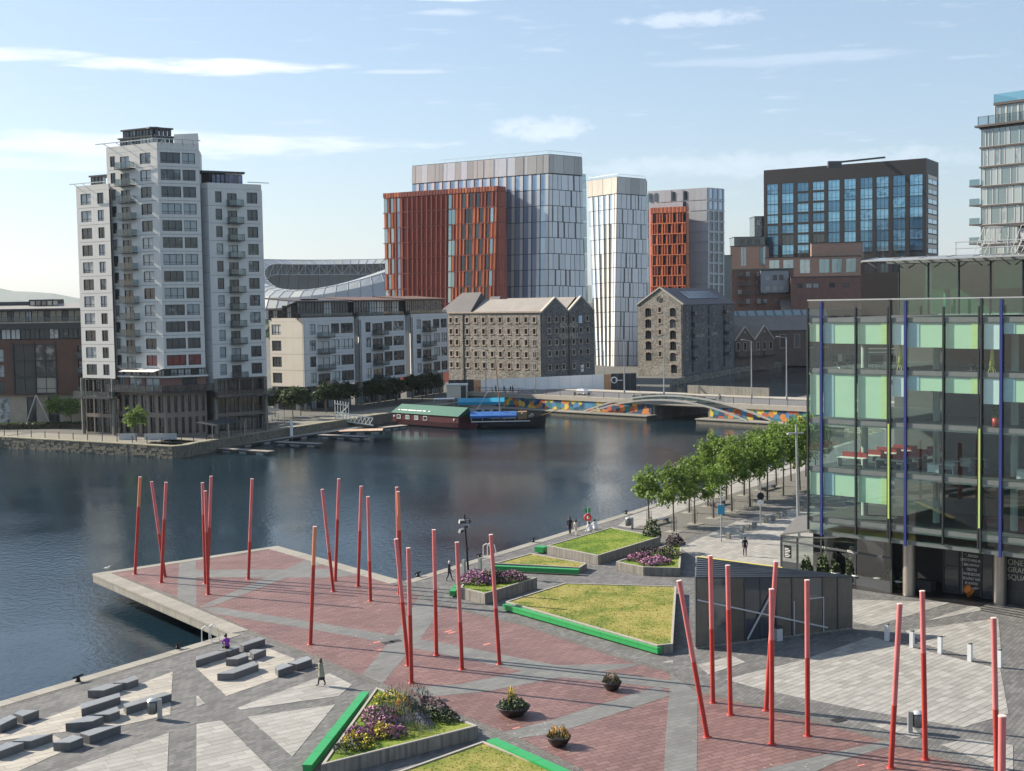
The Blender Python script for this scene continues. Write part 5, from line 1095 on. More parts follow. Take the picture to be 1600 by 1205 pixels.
shed('grey roofed shed with one long glazed ridge behind the glass office', 1222, 540, 1345, 536, 484, 458.5, 24, m_brickdk, m_roofbr, skylights=4)
tg = thing('gabled_store', 'small brick store with two pointed gables at the basin edge', 'warehouse', (gx(1148, 466).x, 466, 0)); f_ = Fac(tg, gx(1148, 466), gx(1209, 478)); ev = zat(1178, 531, 472); hwid = f_.L / 2
hh = [(f_.L * (i + .3) / 6, f_.L * (i + .68) / 6, ev - 3.4, ev - .9) for i in range(6)]; f_.add('wall', wall_mesh(f_.L, -1.8, ev, hh, .4), m_brickdk)
for a_, b_, c_, d_ in hh: f_.put('window', small_window(b_ - a_, d_ - c_, m_slot), a_, c_)
for k in range(2):
    pk = zat(1164 if k == 0 else 1193, 511 if k == 0 else 509.5, 470); x0 = k * hwid
    mb = MB(); mb.mesh([(x0, 0, ev), (x0 + hwid, 0, ev), (x0 + hwid / 2, 0, pk)], [(0, 1, 2)]); f_.add('gable_wall', mb, m_brickdk)
    mb = MB(); mb.beam((x0, .1, ev), (x0 + hwid / 2, .1, pk + .1), .6, .3); mb.beam((x0 + hwid / 2, .1, pk + .1), (x0 + hwid, .1, ev), .6, .3); f_.add('gable_coping', mb, m_copingst)
    mb = MB(); mb.mesh([(x0, 0, ev), (x0 + hwid / 2, 0, pk), (x0 + hwid, 0, ev), (x0, 14, ev), (x0 + hwid / 2, 14, pk), (x0 + hwid, 14, ev)], [(0, 1, 4, 3), (1, 2, 5, 4)]); f_.add('slate_roof', mb, m_roofbr)
    f_.add('inner_wall', MB().box(x0 + .1, x0 + hwid - .1, .5, 14, -1.8, ev - .05), m_brickdk)
    f_.add('round_window', MB().lathe([(0, .06), (.5, .06), (.5, 0), (.8, 0)], (0, 0, 0), 0, 12), m_surr, x0 + hwid / 2, (ev + pk) / 2 + .3, .02).rotation_euler = (pi / 2, 0, f_.ang)
for i in range(3): f_.put('balcony', balcony_mesh(f_.L / 3.3, 1.6, 1.5), i * f_.L / 3, ev - 5.5)
# basin wall
mb = MB(); pts = [Vector((48, 400)), Vector((78, 463)), Vector((140, 560))]
# --- apartments and offices behind -------------------------------------------------
def slab_block(name, label, cat, xa, Ya, xb, Yb, y_top, wallm, depth=14, rows=(), cols=(), win=(1.4, 1.7), gm=None, balc=(), zb=0.0, parapet=None, side=True):
    A_, B_ = gx(xa, Ya), gx(xb, Yb); t = thing(name, label, cat, (A_.x, A_.y, 0)); f_ = Fac(t, A_, B_); zt = zat((xa + xb) / 2, y_top, (Ya + Yb) / 2)
    xm = (xa + xb) / 2; holes = [(f_.fx(c) - win[0] / 2, f_.fx(c) + win[0] / 2, f_.fz(xm, r) - win[1] / 2, f_.fz(xm, r) + win[1] / 2) for c in cols for r in rows]
    f_.add('wall', wall_mesh(f_.L, zb, zt, holes, .35), wallm)
    for a_, b_, c_, d_ in holes: f_.put('window', window_mesh(win[0], win[1], [m_frame, gm or m_winA], (.5,) if win[0] > 1.2 else (), (), .08), a_, c_)
    f_.add('inner_wall', MB().box(0, f_.L, .5, depth, zb, zt - .05), wallm)
    f_.add('roof_edge', MB().box(-.2, f_.L + .2, -.25, depth, 0, .35), parapet or m_dark, 0, zt)
    for c in balc:
        for r in rows: f_.put('balcony', balcony_mesh(4.6, 1.8, 1.2, False), f_.fx(c) - 2.3, f_.fz(xm, r) - win[1] / 2)
    return t, f_
m_gclad = mat('striped_grey_cladding', (.33, .35, .37), .6, var=.06, streak=.25)
slab_block('apartment_house', 'dark red brick apartment house with two columns of white railed balconies', 'apartment house', 1143, 548, 1240, 548, 421, m_brickred, 14, (428, 442, 456, 471), (1156, 1169, 1186, 1196, 1212, 1222, 1231), (1.6, 2.0), balc=(1162, 1188), parapet=mat('green_roof_edge', (.16, .22, .19), .7))
slab_block('apartment_wing', 'grey clad upper storeys set on the red brick apartment house', 'apartment house', 1189, 545.5, 1232, 545.5, 423, m_gclad, 8, (434, 450), (1200, 1211, 1221), (1.8, 2.2), zb=zat(1210, 457, 545.5))
slab_block('terrace_houses', 'low red brick terrace right of the balcony apartments', 'building', 1236, 540, 1345, 536, 433, m_brickred, 12, (446,), (1250, 1264, 1275, 1300, 1322), (2.2, 1.8))
slab_block('brick_annex', 'tan brick office annex with tall dark windows below the black office', 'office building', 1142, 596, 1196, 592, 385, mat('tan_brick', (.36, .23, .17), .85, var=.12, scale=.5), 20, (401,), (1162, 1192), (2.6, 8.5), gm=m_tealglass)
_t, _f2 = slab_block('brick_annex', 'tan brick office annex with a deep framed terrace below the black office', 'office building', 1196, 588, 1345, 580, 402, MATS['tan_brick'], 20, (416,), (1210, 1232, 1258, 1288, 1308, 1330), (4.4, 6.0), gm=m_tealglass)
slab_block('brick_attic', 'tan brick attic block standing on the office annex', 'office building', 1268, 586, 1348, 582, 379.5, MATS['tan_brick'], 12, (), (), zb=zat(1300, 402, 584))
slab_block('glass_stair', 'narrow dark glass stair tower between the grey tower and brick annex', 'building', 1130, 520, 1144, 520, 400, m_darkglass, 8)
# --- black framed office ------------------------------------------------------------
bk = thing('black_office', 'wide black framed office block with tall columns of blue glass', 'office building', (gx(1447, 600).x, 600, 0))
m_blk = mat('black_cladding', (.010, .009, .010), .5, var=.15, scale=.2)
m_bluegl = window_glass('blue_office_glass', (.07, .20, .32), (.20, .42, .58), .45, spec=1.0, metal=.6)
A_, B_, D_ = gx(1194.5, 645), gx(1447, 600), gx(1466, 622); fA = Fac(bk, A_, B_); fB = Fac(bk, B_, D_)
TZ = zat(1447, 247, 600); bays = [(1199, 1216), (1222, 1240), (1246, 1263.5), (1270, 1288), (1294, 1312), (1319, 1337), (1344, 1363), (1369, 1388), (1395, 1414), (1421, 1441)]
z1 = zat(1430, 272, 603); fh = 16.8 / 2118 * 603
for bi, (xa, xb) in enumerate(bays):
    a_, b_ = fA.fx(xa), fA.fx(xb)
    for k in range(9):
        zz = z1 - (k + 1) * fh
        split = (bi in (2, 3)) or (bi < 4 and k in (3, 4))
        g = m_darkglass if (k >= 7 or (bi < 4 and k == 5 and bi % 2)) else m_bluegl
        fA.put('window', window_mesh(b_ - a_, fh - (.9 if split else .15), [m_frame, g], (.33, .66), (.3,), .1, .35), a_, zz + (.5 if split else .05))
hol = []
for bi, (xa, xb) in enumerate(bays):
    for k in range(9):
        split = (bi in (2, 3)) or (bi < 4 and k in (3, 4)); zz = z1 - (k + 1) * fh; hol.append((fA.fx(xa), fA.fx(xb), zz + (.5 if split else .02), zz + fh - (.4 if split else .02)))
fA.add('frame_wall', wall_mesh(fA.L, 0, TZ, hol, .6), m_blk)
for k in range(8):
    zz = zat(1457, 273, 611) - (k + 1) * 15.2 / 2118 * 611; fB.put('window', window_mesh(fB.L * .72, 2.1, [m_frame, m_bluegl], (.5,), (), .1, -.05), fB.L * .14, zz); fB.add('spandrel', MB().box(0, fB.L * .72, -.06, .05, 0, 1.7), m_cream, fB.L * .14, zz + 2.15)
fB.add('frame_wall', wall_mesh(fB.L, 0, TZ, [], .3), m_blk)
MB().prism([p - xy(bk.location) for p in (A_ + fA.n * -.8, B_ + fA.n * -.8 + fB.n * -.3, D_ + fB.n * -.5, D_ + Vector((-4, 16)), A_ + Vector((4, 22)))], 0, TZ - .1, 0).build('core_wall', m_blk, bk)
mb = MB(); p0 = at(1297, 255, 612) - bk.location; p1 = at(1383, 246, 612) - bk.location; mb.beam(p0, p1, .7, .8); mb.box(p0.x - 1, p0.x + 5, p0.y - 1, p0.y + 1, p0.z - 2, p0.z + .8); mb.build('roof_crane', m_dark, bk)
slab_block('dark_glass_house', 'low dark glass block with roof planting left of the black office', 'office building', 1148, 640, 1196, 640, 371, m_darkglass, 14, (378,), (1160, 1172, 1184), (2.4, 2.4))
slab_block('dark_glass_attic', 'small dark glass block touching the black office', 'office building', 1180, 648, 1196, 648, 339, m_darkglass, 14, (348,), (1186,), (2.0, 2.6))

# --- glazed apartment tower at the right edge ----------------------------------------
rt = thing('glass_tower', 'tall glazed tower with thin dark floor slabs at the right edge', 'apartment tower', (gx(1532, 245).x, 245, 0))
A_, B_ = gx(1532, 245), gx(1740, 226); f_ = Fac(rt, A_, B_); m_tgl = window_glass('tower_glass', (.15, .20, .21), (.30, .34, .34), .4, spec=.9, metal=.3); m_tslab = mat('slab_edge', (.06, .052, .05), .7)
fh = 3.46; z0 = zat(1532, 200, 245)
ws = [.9, .6, .7, 1.2, 1.1, .8, 1.8, 1.1, 1.5]; 
for k in range(17):
    zz = z0 - (k + 1) * fh
    if zz < 0: break
    f_.add('floor_slab', MB().box(-.15, f_.L, -.35, 3, 0, .32), m_tslab, 0, zz + fh - .3)
    x = 0; i = k
    if zz > 8:
        while x < f_.L - .3:
            w = min(ws[i % 9] * 1.05, f_.L - x); f_.put('window', window_mesh(w - .02, fh - .34, [m_gw, m_tgl], (), (), .06, 0), x, zz + .02); x += w; i += 1
    if k in (2, 3, 4, 5): f_.add('side_balcony', MB().box(-2.2, 0, -.3, 2.5, 0, .25), m_tslab, 0, zz - .02); f_.add('side_rail', MB().box(-2.15, -.1, -.28, -.24, .25, 1.3), m_railglass, 0, zz)
f_.add('side_wall', MB().box(.02, f_.L, .3, 16, 0, z0 - .3), m_tgl)
f_.add('roof_slab', MB().box(-.8, f_.L, -.9, 16, 0, .35), m_tslab, 0, z0 + .02)
nb = 12
for i in range(nb): f_.put('terrace_rail', balcony_mesh(f_.L / nb - .02, .4, 1.5), i * f_.L / nb - .4, z0 + .38, -.1)
x = f_.fx(1545); n = 10; w = (f_.L - x) / n
for i in range(n): f_.put('penthouse_window', window_mesh(w - .05, 3.4, [m_wframe, m_tgl], (.5,), (), .1, 0), x + i * w, z0 + .38, 1.6)
f_.add('penthouse_roof', MB().box(0, f_.L - x, 1.2, 14, 0, .45), m_tslab, x, z0 + 3.85); f_.add('roof_rail', MB().box(0, f_.L - x, 1.25, 1.3, 0, 1.5), clear_glass('turquoise_glass', (.45, .72, .76), 1, .02, .1), x, z0 + 4.32); f_.add('roof_rail', MB().box(0, .05, 1.3, 9, 0, 1.5), MATS['turquoise_glass'], x, z0 + 4.32)

# --- stadium ---------------------------------------------------------------------------
st = thing('stadium', 'curved glassy stadium roof showing above the white apartment blocks', 'stadium', (-136, 1150, 0))
m_poly = mat('polycarbonate_panel', (.32, .345, .36), .35, var=.1, scale=.05, orand=.14, spec=.6); m_polyl = mat('pale_polycarbonate', (.36, .38, .36), .35, orand=.1)
m_truss = mat('white_truss', (.45, .47, .47), .5)
def SH(th):   # rim height: low towards the camera, high at the sides and back
    fr = max(0.0, cos(th - (-pi / 2 - .4))) ** 1.8; return 64 - 28 * fr
def sp_(th, r, k): a, b_ = 98, 92; return Vector((a * r * cos(th), b_ * r * sin(th), SH(th) * k))
prof = [(1.03, .2), (1.04, .6), (1.0, .84), (.92, .97), (.83, 1.0), (.72, .93)]
N = 64
for i in range(N):
    t0, t1 = 2 * pi * i / N, 2 * pi * (i + .95) / N
    for j in range(5):
        (r0, k0), (r1, k1) = prof[j], prof[j + 1]; q = [sp_(t0, r0, k0), sp_(t1, r0, k0), sp_(t1, r1, k1), sp_(t0, r1, k1)]; c = sum(q, Vector()) / 4
        mb = MB(); mb.face([p - c for p in q]); mb.build('roof_panel', m_poly if (i * 7 + j) % 5 else m_polyl, st, c)
mb = MB()
for i in range(N):
    t0, t1 = 2 * pi * (i - .02) / N, 2 * pi * (i + 1) / N
    for (r0, k0), (r1, k1) in zip(prof[:-1], prof[1:]): mb.bar(sp_(t0, r0, k0), sp_(t0, r1, k1), .35, 0, 4)
    for r_, k_ in prof[3:]: mb.bar(sp_(t0, r_, k_), sp_(t1, r_, k_), .3, 0, 4)
mb.build('roof_rib', mat('rib_steel', (.2, .21, .22), .5), st)
mb = MB()
for i in range(N):
    t0, t1 = 2 * pi * i / N, 2 * pi * (i + 1) / N; a0, a1 = sp_(t0, .72, .93), sp_(t1, .72, .93); b0, b1 = a0 - Vector((0, 0, 9)), a1 - Vector((0, 0, 9)); mb.bar(b0, b1, .4, 0, 4); mb.bar(a0, b0, .3, 0, 4); mb.bar(a0 if i % 2 else b0, b1 if i % 2 else a1, .28, 0, 4)
mb.build('ring_truss', m_truss, st)
mb = MB()
for i in range(N):
    t0, t1 = 2 * pi * i / N, 2 * pi * (i + 1) / N; f = lambda t, r, z: (98 * r * cos(t), 92 * r * sin(t), z)
    mb.face([f(t0, 1.0, SH(t0) * .55), f(t1, 1.0, SH(t1) * .55), f(t1, .5, 8), f(t0, .5, 8)]); mb.face([f(t0, 1.0, 0), f(t1, 1.0, 0), f(t1, 1.0, SH(t1) * .6), f(t0, 1.0, SH(t0) * .6)])
mb.build('seating_bowl', mat('dark_seating', (.10, .12, .13), .9), st)
# ------------------------------------------------------------------ the glass office building on the square
of = thing('glass_office', 'glass office with mint blinds and blue fins on the right of the square', 'office building', (gx(1415, 103).x, 103, 0))
A_ = gx(1262, 109.5); u_ = (gx(1600, 97.4) - A_).normalized(); B_ = A_ + u_ * 24.5
f_ = Fac(of, A_, B_); FL = f_.L
m_clr = clear_glass('office_glass', (.77, .92, .86), .9, .012, .06); m_clrd = clear_glass('penthouse_glass', (.24, .58, .44), .9, .012, .10)
m_mull = mat('dark_mullion', (.05, .055, .06), .4, metal=.5); m_blue = mat('blue_fin', (.03, .042, .17), .35, var=.1); m_lime = mat('lime_fin', (.42, .56, .16), .4)
m_mint = mat('mint_blind', (.60, .735, .56), .8, var=.05, scale=.6); m_bluebl = mat('blue_grey_blind', (.40, .54, .64), .8); m_yelbl = mat('lime_blind', (.66, .74, .36), .8); m_whbl = mat('white_blind', (.84, .85, .88), .8, var=.04)
m_ceil = mat('office_ceiling', (.42, .44, .42), .9); m_carp = mat('office_carpet', (.06, .065, .068), .95); m_inwall = mat('office_inner_wall', (.10, .11, .105), .9, var=.1, scale=.2); m_slabedge = mat('slab_edge_metal', (.16, .18, .175), .45, metal=.4)
ZF = [21.75, 17.7, 13.65, 9.75, 5.65]; ZB = 4.6
bx = [f_.fx(p) for p in (1262, 1283.5, 1337, 1391, 1415.5, 1474.5, 1534, 1565.5, 1624, 1683)]; bx[0] = 0.0; bx.append(FL)
# floors, ceilings, back walls, glass
for i, z in enumerate(ZF):
    mb = MB(); mb.box(0, FL, .12, 15, -.45, -.001, 0, 1); mb.box(0, FL, .0, .12, -.3, .05, 2); f_.add('floor_slab', mb, [m_ceil, m_carp, m_slabedge], 0, z)
f_.add('back_wall', MB().box(0, FL, 14.6, 15, 0, 16.2), m_inwall, 0, 5.4); f_.add('core_wall', MB().box(7.5, 15, 8.5, 12, 0, 15), m_inwall, 0, 5.66)
for k in range(4):
    z1, z0 = ZF[k] - .32, ZF[k + 1] + .06
    for i in range(len(bx) - 1):
        w = bx[i + 1] - bx[i] - .06; mb = MB(); mb.face([(0, 0, 0), (w, 0, 0), (w, 0, z1 - z0), (0, 0, z1 - z0)]); f_.add('pane', mb, m_clr, bx[i] + .03, z0, .05)
for i in range(len(bx) - 1):
    w = bx[i + 1] - bx[i] - .06
    mb = MB(); mb.face([(0, 0, 0), (w, 0, 0), (w, 0, .95), (0, 0, .95)]); f_.add('pane', mb, m_clr, bx[i] + .03, ZB, .05)
    mb = MB(); mb.face([(0, 0, 0), (w, 0, 0), (w, 0, 1.2), (0, 0, 1.2)]); f_.add('parapet_pane', mb, m_clr, bx[i] + .03, 21.98, .05)
f_.add('top_rail', MB().box(0, FL, -.06, .1, 0, .1), m_steel, 0, 23.18); f_.add('soffit', MB().box(0, FL, .1, 14, 0, .3), m_slabedge, 0, ZB - .32)
f_.add('side_rail', MB().box(-.02, .06, 0, 10, 0, .08), m_steel, 0, 23.18)
# left side wall of glass going back
for k in range(4):
    for j in range(4): mb = MB(); mb.face([(0, j * 3.2 + .05, 0), (0, j * 3.2 + 3.15, 0), (0, j * 3.2 + 3.15, 3.5), (0, j * 3.2 + .05, 3.5)]); f_.add('side_pane', mb, m_clr, .03, ZF[k + 1] + .06)
for i, x in enumerate(bx):
    kind = {1: 'b', 4: 'b', 7: 'b', 3: 'd', 6: 'd'}.get(i, 'm')
    if kind == 'b': f_.add('blue_fin', MB().box(-.1, .1, -.16, .02, 0, 18.9), m_blue, x, 4.2)
    elif kind == 'd':
        f_.add('dark_fin', MB().box(-.07, .07, -.14, .02, 0, 18.9), m_mull, x, 4.3); f_.add('lime_fin', MB().box(-.08, .05, -.17, -.14, 0, 7.4), m_lime, x - .05, 6.2)
    else: f_.add('mullion', MB().box(-.06, .06, -.12, .06, 0, 18), m_mull, x, ZB)
for i in (2, 3, 5, 6, 8): f_.add('mullion', MB().box(-.05, .05, -.1, .0, 0, 18), m_mull, bx[i] - .2 if i in (3, 6) else bx[i], ZB) if i in (3, 6) else None
# blinds
bl = {0: {0: 534, 1: 537, 2: 538, 3: 539, 4: 543, 5: 545, 6: 546, 7: 522, 8: 540}, 1: {0: 648, 1: 652, 2: 654, 3: 620, 4: 611, 5: 615, 6: 632, 7: 629, 8: 640}, 3: {0: 773, 1: 775, 2: 787}}
for k, d in bl.items():
    for i, py in d.items():
        xm = (1262 + 1283) / 2 if i == 0 else None
        x0, x1 = bx[i] + .12, bx[i + 1] - .12; t = (x0 + x1) / 2; Y = (f_.A + f_.u * t).y; pxm = 800 + F * (f_.A + f_.u * t).x / Y
        zt = ZF[k] - .36; zb = max(zat(pxm, py, Y), ZF[k + 1] + .08)
        m_ = m_whbl if i in (3, 6) else m_mint
        b_o = f_.add('blind', MB().box(0, x1 - x0, 0, .02, 0, zt - zb), m_, x0, zb, .13)
        if i in (1, 4, 7): f_.add('blind_strip', MB().box(0, (x1 - x0) * .33, 0, .015, 0, zt - zb), m_bluebl, x0, zb, .10)
        if i in (2, 5): f_.add('blind_strip', MB().box(0, (x1 - x0) * .26, 0, .015, 0, zt - zb), m_yelbl, x1 - (x1 - x0) * .26, zb, .10)
        if i == 0: f_.add('blind_strip', MB().box(0, (x1 - x0) * .7, 0, .015, 0, zt - zb), mat('cream_blind', (.68, .72, .55), .8) if 'cream_blind' not in MATS else MATS['cream_blind'], x1 - (x1 - x0) * .7, zb, .10)
for k in (0, 1, 2, 3):
    for x in (3.2, 9.4, 15.6, 21.8): f_.add('inner_column', MB().bar((0, 0, 0), (0, 0, 3.4), .28, 0, 12), m_ceil, x, ZF[k + 1], 3.4)
# ground floor: columns, dark tiled wall, entrance
m_tile = brick_mat('dark_wall_tiles', (.040, .045, .047), (.062, .068, .07), (.02, .02, .02), .8, 1.2, 0, .015, .35, .3, .2, .5, .4, vert=True)
m_colm = mat('steel_column', (.40, .36, .32), .35, metal=.7, var=.08)
for px, py in ((1297, 893), (1420.5, 930), (1562, 944), (1700, 962)):
    p = hit(px, py); MB().bar((0, 0, 0), (0, 0, ZB - .3), .48, 0, 16).build('column', m_colm, of, Vector((p.x, p.y, .01)) - of.location)
wl0 = 4.6
xa = f_.fx(1522)
f_.add('tiled_wall', MB().box(xa, FL, 0, .4, 0, ZB - .35), m_tile, 0, 0, 3.6)
f_.add('dark_lobby', MB().box(0, xa, 7.5, 8, 0, ZB - .35), mat('lobby_dark', (.03, .03, .032), .5), 0, 0, 0)
m_ink = mat('black_panel', (.012, .012, .013), .4); m_wht = mat('white_lettering', (.75, .75, .72), .6); m_cream2 = mat('steel_lettering', (.55, .52, .42), .5)
xq = f_.fx(1470); f_.add('quote_panel', MB().box(0, f_.fx(1499) - xq, 0, .15, 0, 4.3), m_ink, xq, .1, 3.9)
for i, s_ in enumerate(('"... ENOUGH', 'DATE TO WINE AND', 'BEER ANYWAY', 'CREATIVE', 'MAYBE BECOME', 'BE LOVELY AND', 'BE WANTED', 'TO BE HAPPY"')):
    text_obj('quote_letters', s_, .30, m_wht, of, f_.loc(xq + (f_.fx(1499) - xq) / 2, 3.15 - i * .36, 3.87), f_.ang, align='CENTER', sx=.62, ext=.01)
for i, (s_, sz) in enumerate((('ONE', .62), ('GRAND CANAL', .58), ('SQUARE', .58))): text_obj('building_letters', s_, sz, m_cream2, of, f_.loc(f_.fx(1545), 3.0 - i * .56, 3.55), f_.ang, ext=.03, sx=.95)
f_.put('entrance_glass', window_mesh(f_.fx(1521) - f_.fx(1500), 4.3, [m_frame, m_winB], (), (), .1, 0), f_.fx(1500), .1, 3.8)
for k in range(3): f_.put('entrance_glass', window_mesh(1.4, 3.9, [m_frame, m_winA], (), (.55,), .12, 0), f_.fx(1437) + k * 1.45, .1, 4.0)
f_.add('sign_box', MB().box(0, .8, 0, .1, 0, .36), m_wht, f_.fx(1473), 4.35, 3.3); text_obj('sign_letters', 'ENTRANCE', .2, m_ink, of, f_.loc(f_.fx(1473) + .05, 4.44, 3.28), f_.ang, sx=.62, ext=.005)
f_.add('dark_planter', MB().box(0, 1.3, 0, .8, 0, .9), m_dark, f_.fx(1399), 0.01, 3.4)
# penthouse
xp = f_.fx(1352); px_ = [xp + i * 2.55 for i in range(9)]
for i in range(8):
    mb = MB(); mb.face([(0, 0, 0), (2.47, 0, 0), (2.47, 0, 4.1), (0, 0, 4.1)]); f_.add('penthouse_pane', mb, m_clrd, px_[i] + .04, 21.95, 5.5); f_.add('mullion', MB().box(-.05, .05, -.08, .06, 0, 4.1), m_mull, px_[i], 21.95, 5.5)
    if i not in (0, 2): f_.add('blind', MB().box(.1, 2.4, 0, .02, 0, 2.1), mat('green_blind', (.34, .52, .40), .8) if 'green_blind' not in MATS else MATS['green_blind'], px_[i], 23.9, 5.9)
mb = MB(); mb.face([(0, 0, 0), (0, 7, 0), (0, 7, 4.1), (0, 0, 4.1)]); f_.add('side_pane', mb, m_clrd, xp, 21.95, 5.5)
f_.add('inner_wall', MB().box(xp + .3, FL, 10.5, 10.8, 0, 4.0), mat('green_inner_wall', (.14, .24, .19), .8), 0, 21.95)
for x in (xp + 3.4, xp + 11, xp + 17): f_.add('inner_column', MB().bar((0, 0, 0), (0, 0, 4.0), .26, 0, 12), m_ceil, x, 21.95, 7)
f_.add('penthouse_roof', MB().box(xp - .6, FL, 4.6, 15, 0, .5), m_roofgrey, 0, 26.05)
m_cang = clear_glass('canopy_glass', (.72, .82, .78), .9, .05, .25)
for i in range(10):
    x = xp - 1.6 + i * 2.2; mb = MB(); mb.mesh([(0, 2.4, .1), (2.1, 2.4, .1), (2.1, 4.9, .35), (0, 4.9, .35)], [(0, 1, 2, 3)]); f_.add('canopy_pane', mb, m_cang, x, 26.2); mb = MB(); mb.beam((0, 2.3, .02), (0, 5, .32), .1, .16); mb.beam((0, 3.2, .05), (0, 5, -.5), .06, .08); f_.add('canopy_bracket', mb, m_steel, x, 26.2)
f_.add('canopy_edge', MB().box(xp - 1.6, FL, 2.3, 2.4, 0, .14), m_steel, 0, 26.22)
# roof plant
xr = f_.fx(1468)
for k, h in enumerate((.55, 1.05)): f_.add('roof_rail', MB().bar((xp + 4.5, 6, h), (FL, 6, h), .04, 0, 6), m_steel, 0, 26.55)
for i in range(8): f_.add('roof_rail_post', MB().bar((0, 6, 0), (0, 6, 1.05), .04, 0, 6), m_steel, xp + 4.6 + i * 2.1, 26.55)
for dx in (0, 3.0):
    mb = MB()
    for yy in (7.5, 8.5): mb.path([(dx, yy, 0), (dx + .9, yy, 2.2), (dx + 2.0, yy, 2.2), (dx + 2.9, yy, .2)], .028); mb.path([(dx + .5, yy, .2), (dx + 1.1, yy, 1.3), (dx + 1.9, yy, 1.3)], .022); mb.bar((dx + 1.4, yy, 0), (dx + 1.4, yy, 2.2), .022)
    mb.box(dx + .9, dx + 2.0, 7.5, 8.5, 1.0, 1.08); f_.add('step_over', mb, m_steel, f_.fx(1452), 26.55)
f_.add('plant_room', MB().box(0, 12, 9, 15, 0, 2.2), m_dark, f_.fx(1512), 26.55); f_.add('plant_roof', MB().box(-.5, 12, 8.6, 15, 0, .25), m_roofdark, f_.fx(1512), 28.75)
for i in range(16): f_.add('plant_louvre', MB().box(0, .42, 8.92, 8.99, 0, 1.0), m_gw, f_.fx(1516) + i * .68, 27.6)
# --- things standing inside -----------------------------------------------------------
def wpt(x, z, d): p = f_.loc(x, z, d); return Vector(p) + of.location
def desk(x, z, d, w, top, red, label):
    t = thing('office_desk', label, 'desk', wpt(x, z, d), f_.ang, 'desks behind the office glass'); mb = MB(); mb.box(0, w, 0, .8, .70, .74); mb.build('tabletop', top, t)
    for xx in (.05, w - .1): MB().box(xx, xx + .05, .05, .75, 0, .70).build('leg', m_steel, t)
    if red: MB().box(.1, w - .1, .78, .82, .74, 1.15).build('divider', mat('red_divider', (.30, .03, .03), .7) if 'red_divider' not in MATS else MATS['red_divider'], t)
    else: MB().box(.1, w * .45, .05, .6, .05, .66).build('drawer_unit', m_gpanel, t)
    return t
m_dtop = mat('white_desk', (.75, .75, .73), .4); zz = ZF[3]
names = ['front', 'second', 'third', 'rear']
for j in range(4):
    desk(bx[1] + .4 + .3 * j, zz, 1.6 + j * 2.3, 2.4, m_dtop, True, f'white desk with red divider, {names[j]} of the left bank, third glazed floor from the top')
    desk(bx[2] + .6 + .2 * j, zz, 1.9 + j * 2.3, 2.4, m_dtop, True, f'white desk with red divider, {names[j]} of the second bank, third glazed floor from the top')
    desk(bx[4] + .8 + .2 * j, zz, 1.8 + j * 2.4, 2.2, m_gpanel, False, f'grey desk with drawers, {names[j]} of the right bank, third glazed floor from the top')
    desk(bx[7] + .3 + .2 * j, zz, 1.8 + j * 2.4, 2.2, m_gpanel, False, f'grey desk with drawers, {names[j]} at the right edge, third glazed floor from the top')
def office_chair(x, z, d, label, rz=0):
    t = thing('office_chair', label, 'chair', wpt(x, z, d), f_.ang + rz, 'chairs behind the office glass'); mk = mat('chair_black', (.02, .02, .022), .7) if 'chair_black' not in MATS else MATS['chair_black']
    MB().box(-.25, .25, -.25, .25, .42, .5).build('seat', mk, t); MB().box(-.24, .24, .22, .28, .55, 1.1).build('backrest', mk, t); MB().bar((0, 0, .08), (0, 0, .42), .03).build('post', m_steel, t)
    for a in range(5): MB().bar((0, 0, .08), (.28 * cos(a * 1.257), .28 * sin(a * 1.257), .03), .025, 0, 5).build('leg', m_steel, t)
for i, x in enumerate((bx[1] + .6, bx[1] + 1.3, bx[1] + 2.0, bx[2] + .5, bx[2] + 1.3, bx[2] + 2.1)): office_chair(x, ZF[1], 1.5 + .3 * (i % 2), f'black office chair on the top office floor, number {["one","two","three","four","five","six"][i]} from the left corner', RND.uniform(-.5, .5))
for i, x in enumerate((bx[5] + 1.4, bx[5] + 2.2)): office_chair(x, ZF[1], 1.7, ['left one of two chairs behind the glass by the white blind', 'right one of two chairs behind the glass by the white blind'][i])
pt = thing('potted_plant', 'leafy plant in a red pot behind the glass below a white blind', 'potted plant', wpt((bx[6] + bx[7]) / 2, ZF[2], .9)); MB().lathe([(0, 0), (.26, 0), (.32, .7), (.28, .7), (0, .65)]).build('pot', mat('red_pot', (.5, .03, .02), .4), pt)
mb = MB(); r_ = random.Random(2)
for i in range(60):
    a = r_.random() * 6.28; h = .8 + r_.random() * 1.0; rr_ = .1 + r_.random() * .4; c = Vector((rr_ * cos(a), rr_ * sin(a), h)); d = Vector((cos(a), sin(a), .3)) * .18; s2 = Vector((-sin(a), cos(a), 0)) * .06; mb.face([c - d - s2, c - d + s2, c + d + s2, c + d - s2])
mb.bar((0, 0, .6), (0, 0, 1.5), .03); mb.build('leaves', mat('office_leaves', (.06, .12, .03), .6), pt)
for i, px in enumerate((3, 6)):  # cones made up to stand for hanging yellow drapes, no lamps
    p = wpt(bx[px] + .45, ZF[1], .8); t = thing('floor_lamp', ['yellow cone lamp behind the left white blind, top office floor', 'yellow cone lamp behind the right white blind, top office floor'][i], 'lamp', p, 0, 'yellow lamps behind the glass'); MB().lathe([(.05, 2.4), (.12, 1.4), (.2, .5), (.16, .5)]).build('shade', mat('yellow_shade', (.7, .62, .12), .6) if 'yellow_shade' not in MATS else MATS['yellow_shade'], t)
    for a in range(4): MB().bar((.1 * cos(a * 1.57), .1 * sin(a * 1.57), .5), (.3 * cos(a * 1.57), .3 * sin(a * 1.57), .0), .025).build('leg', MATS['yellow_shade'], t)
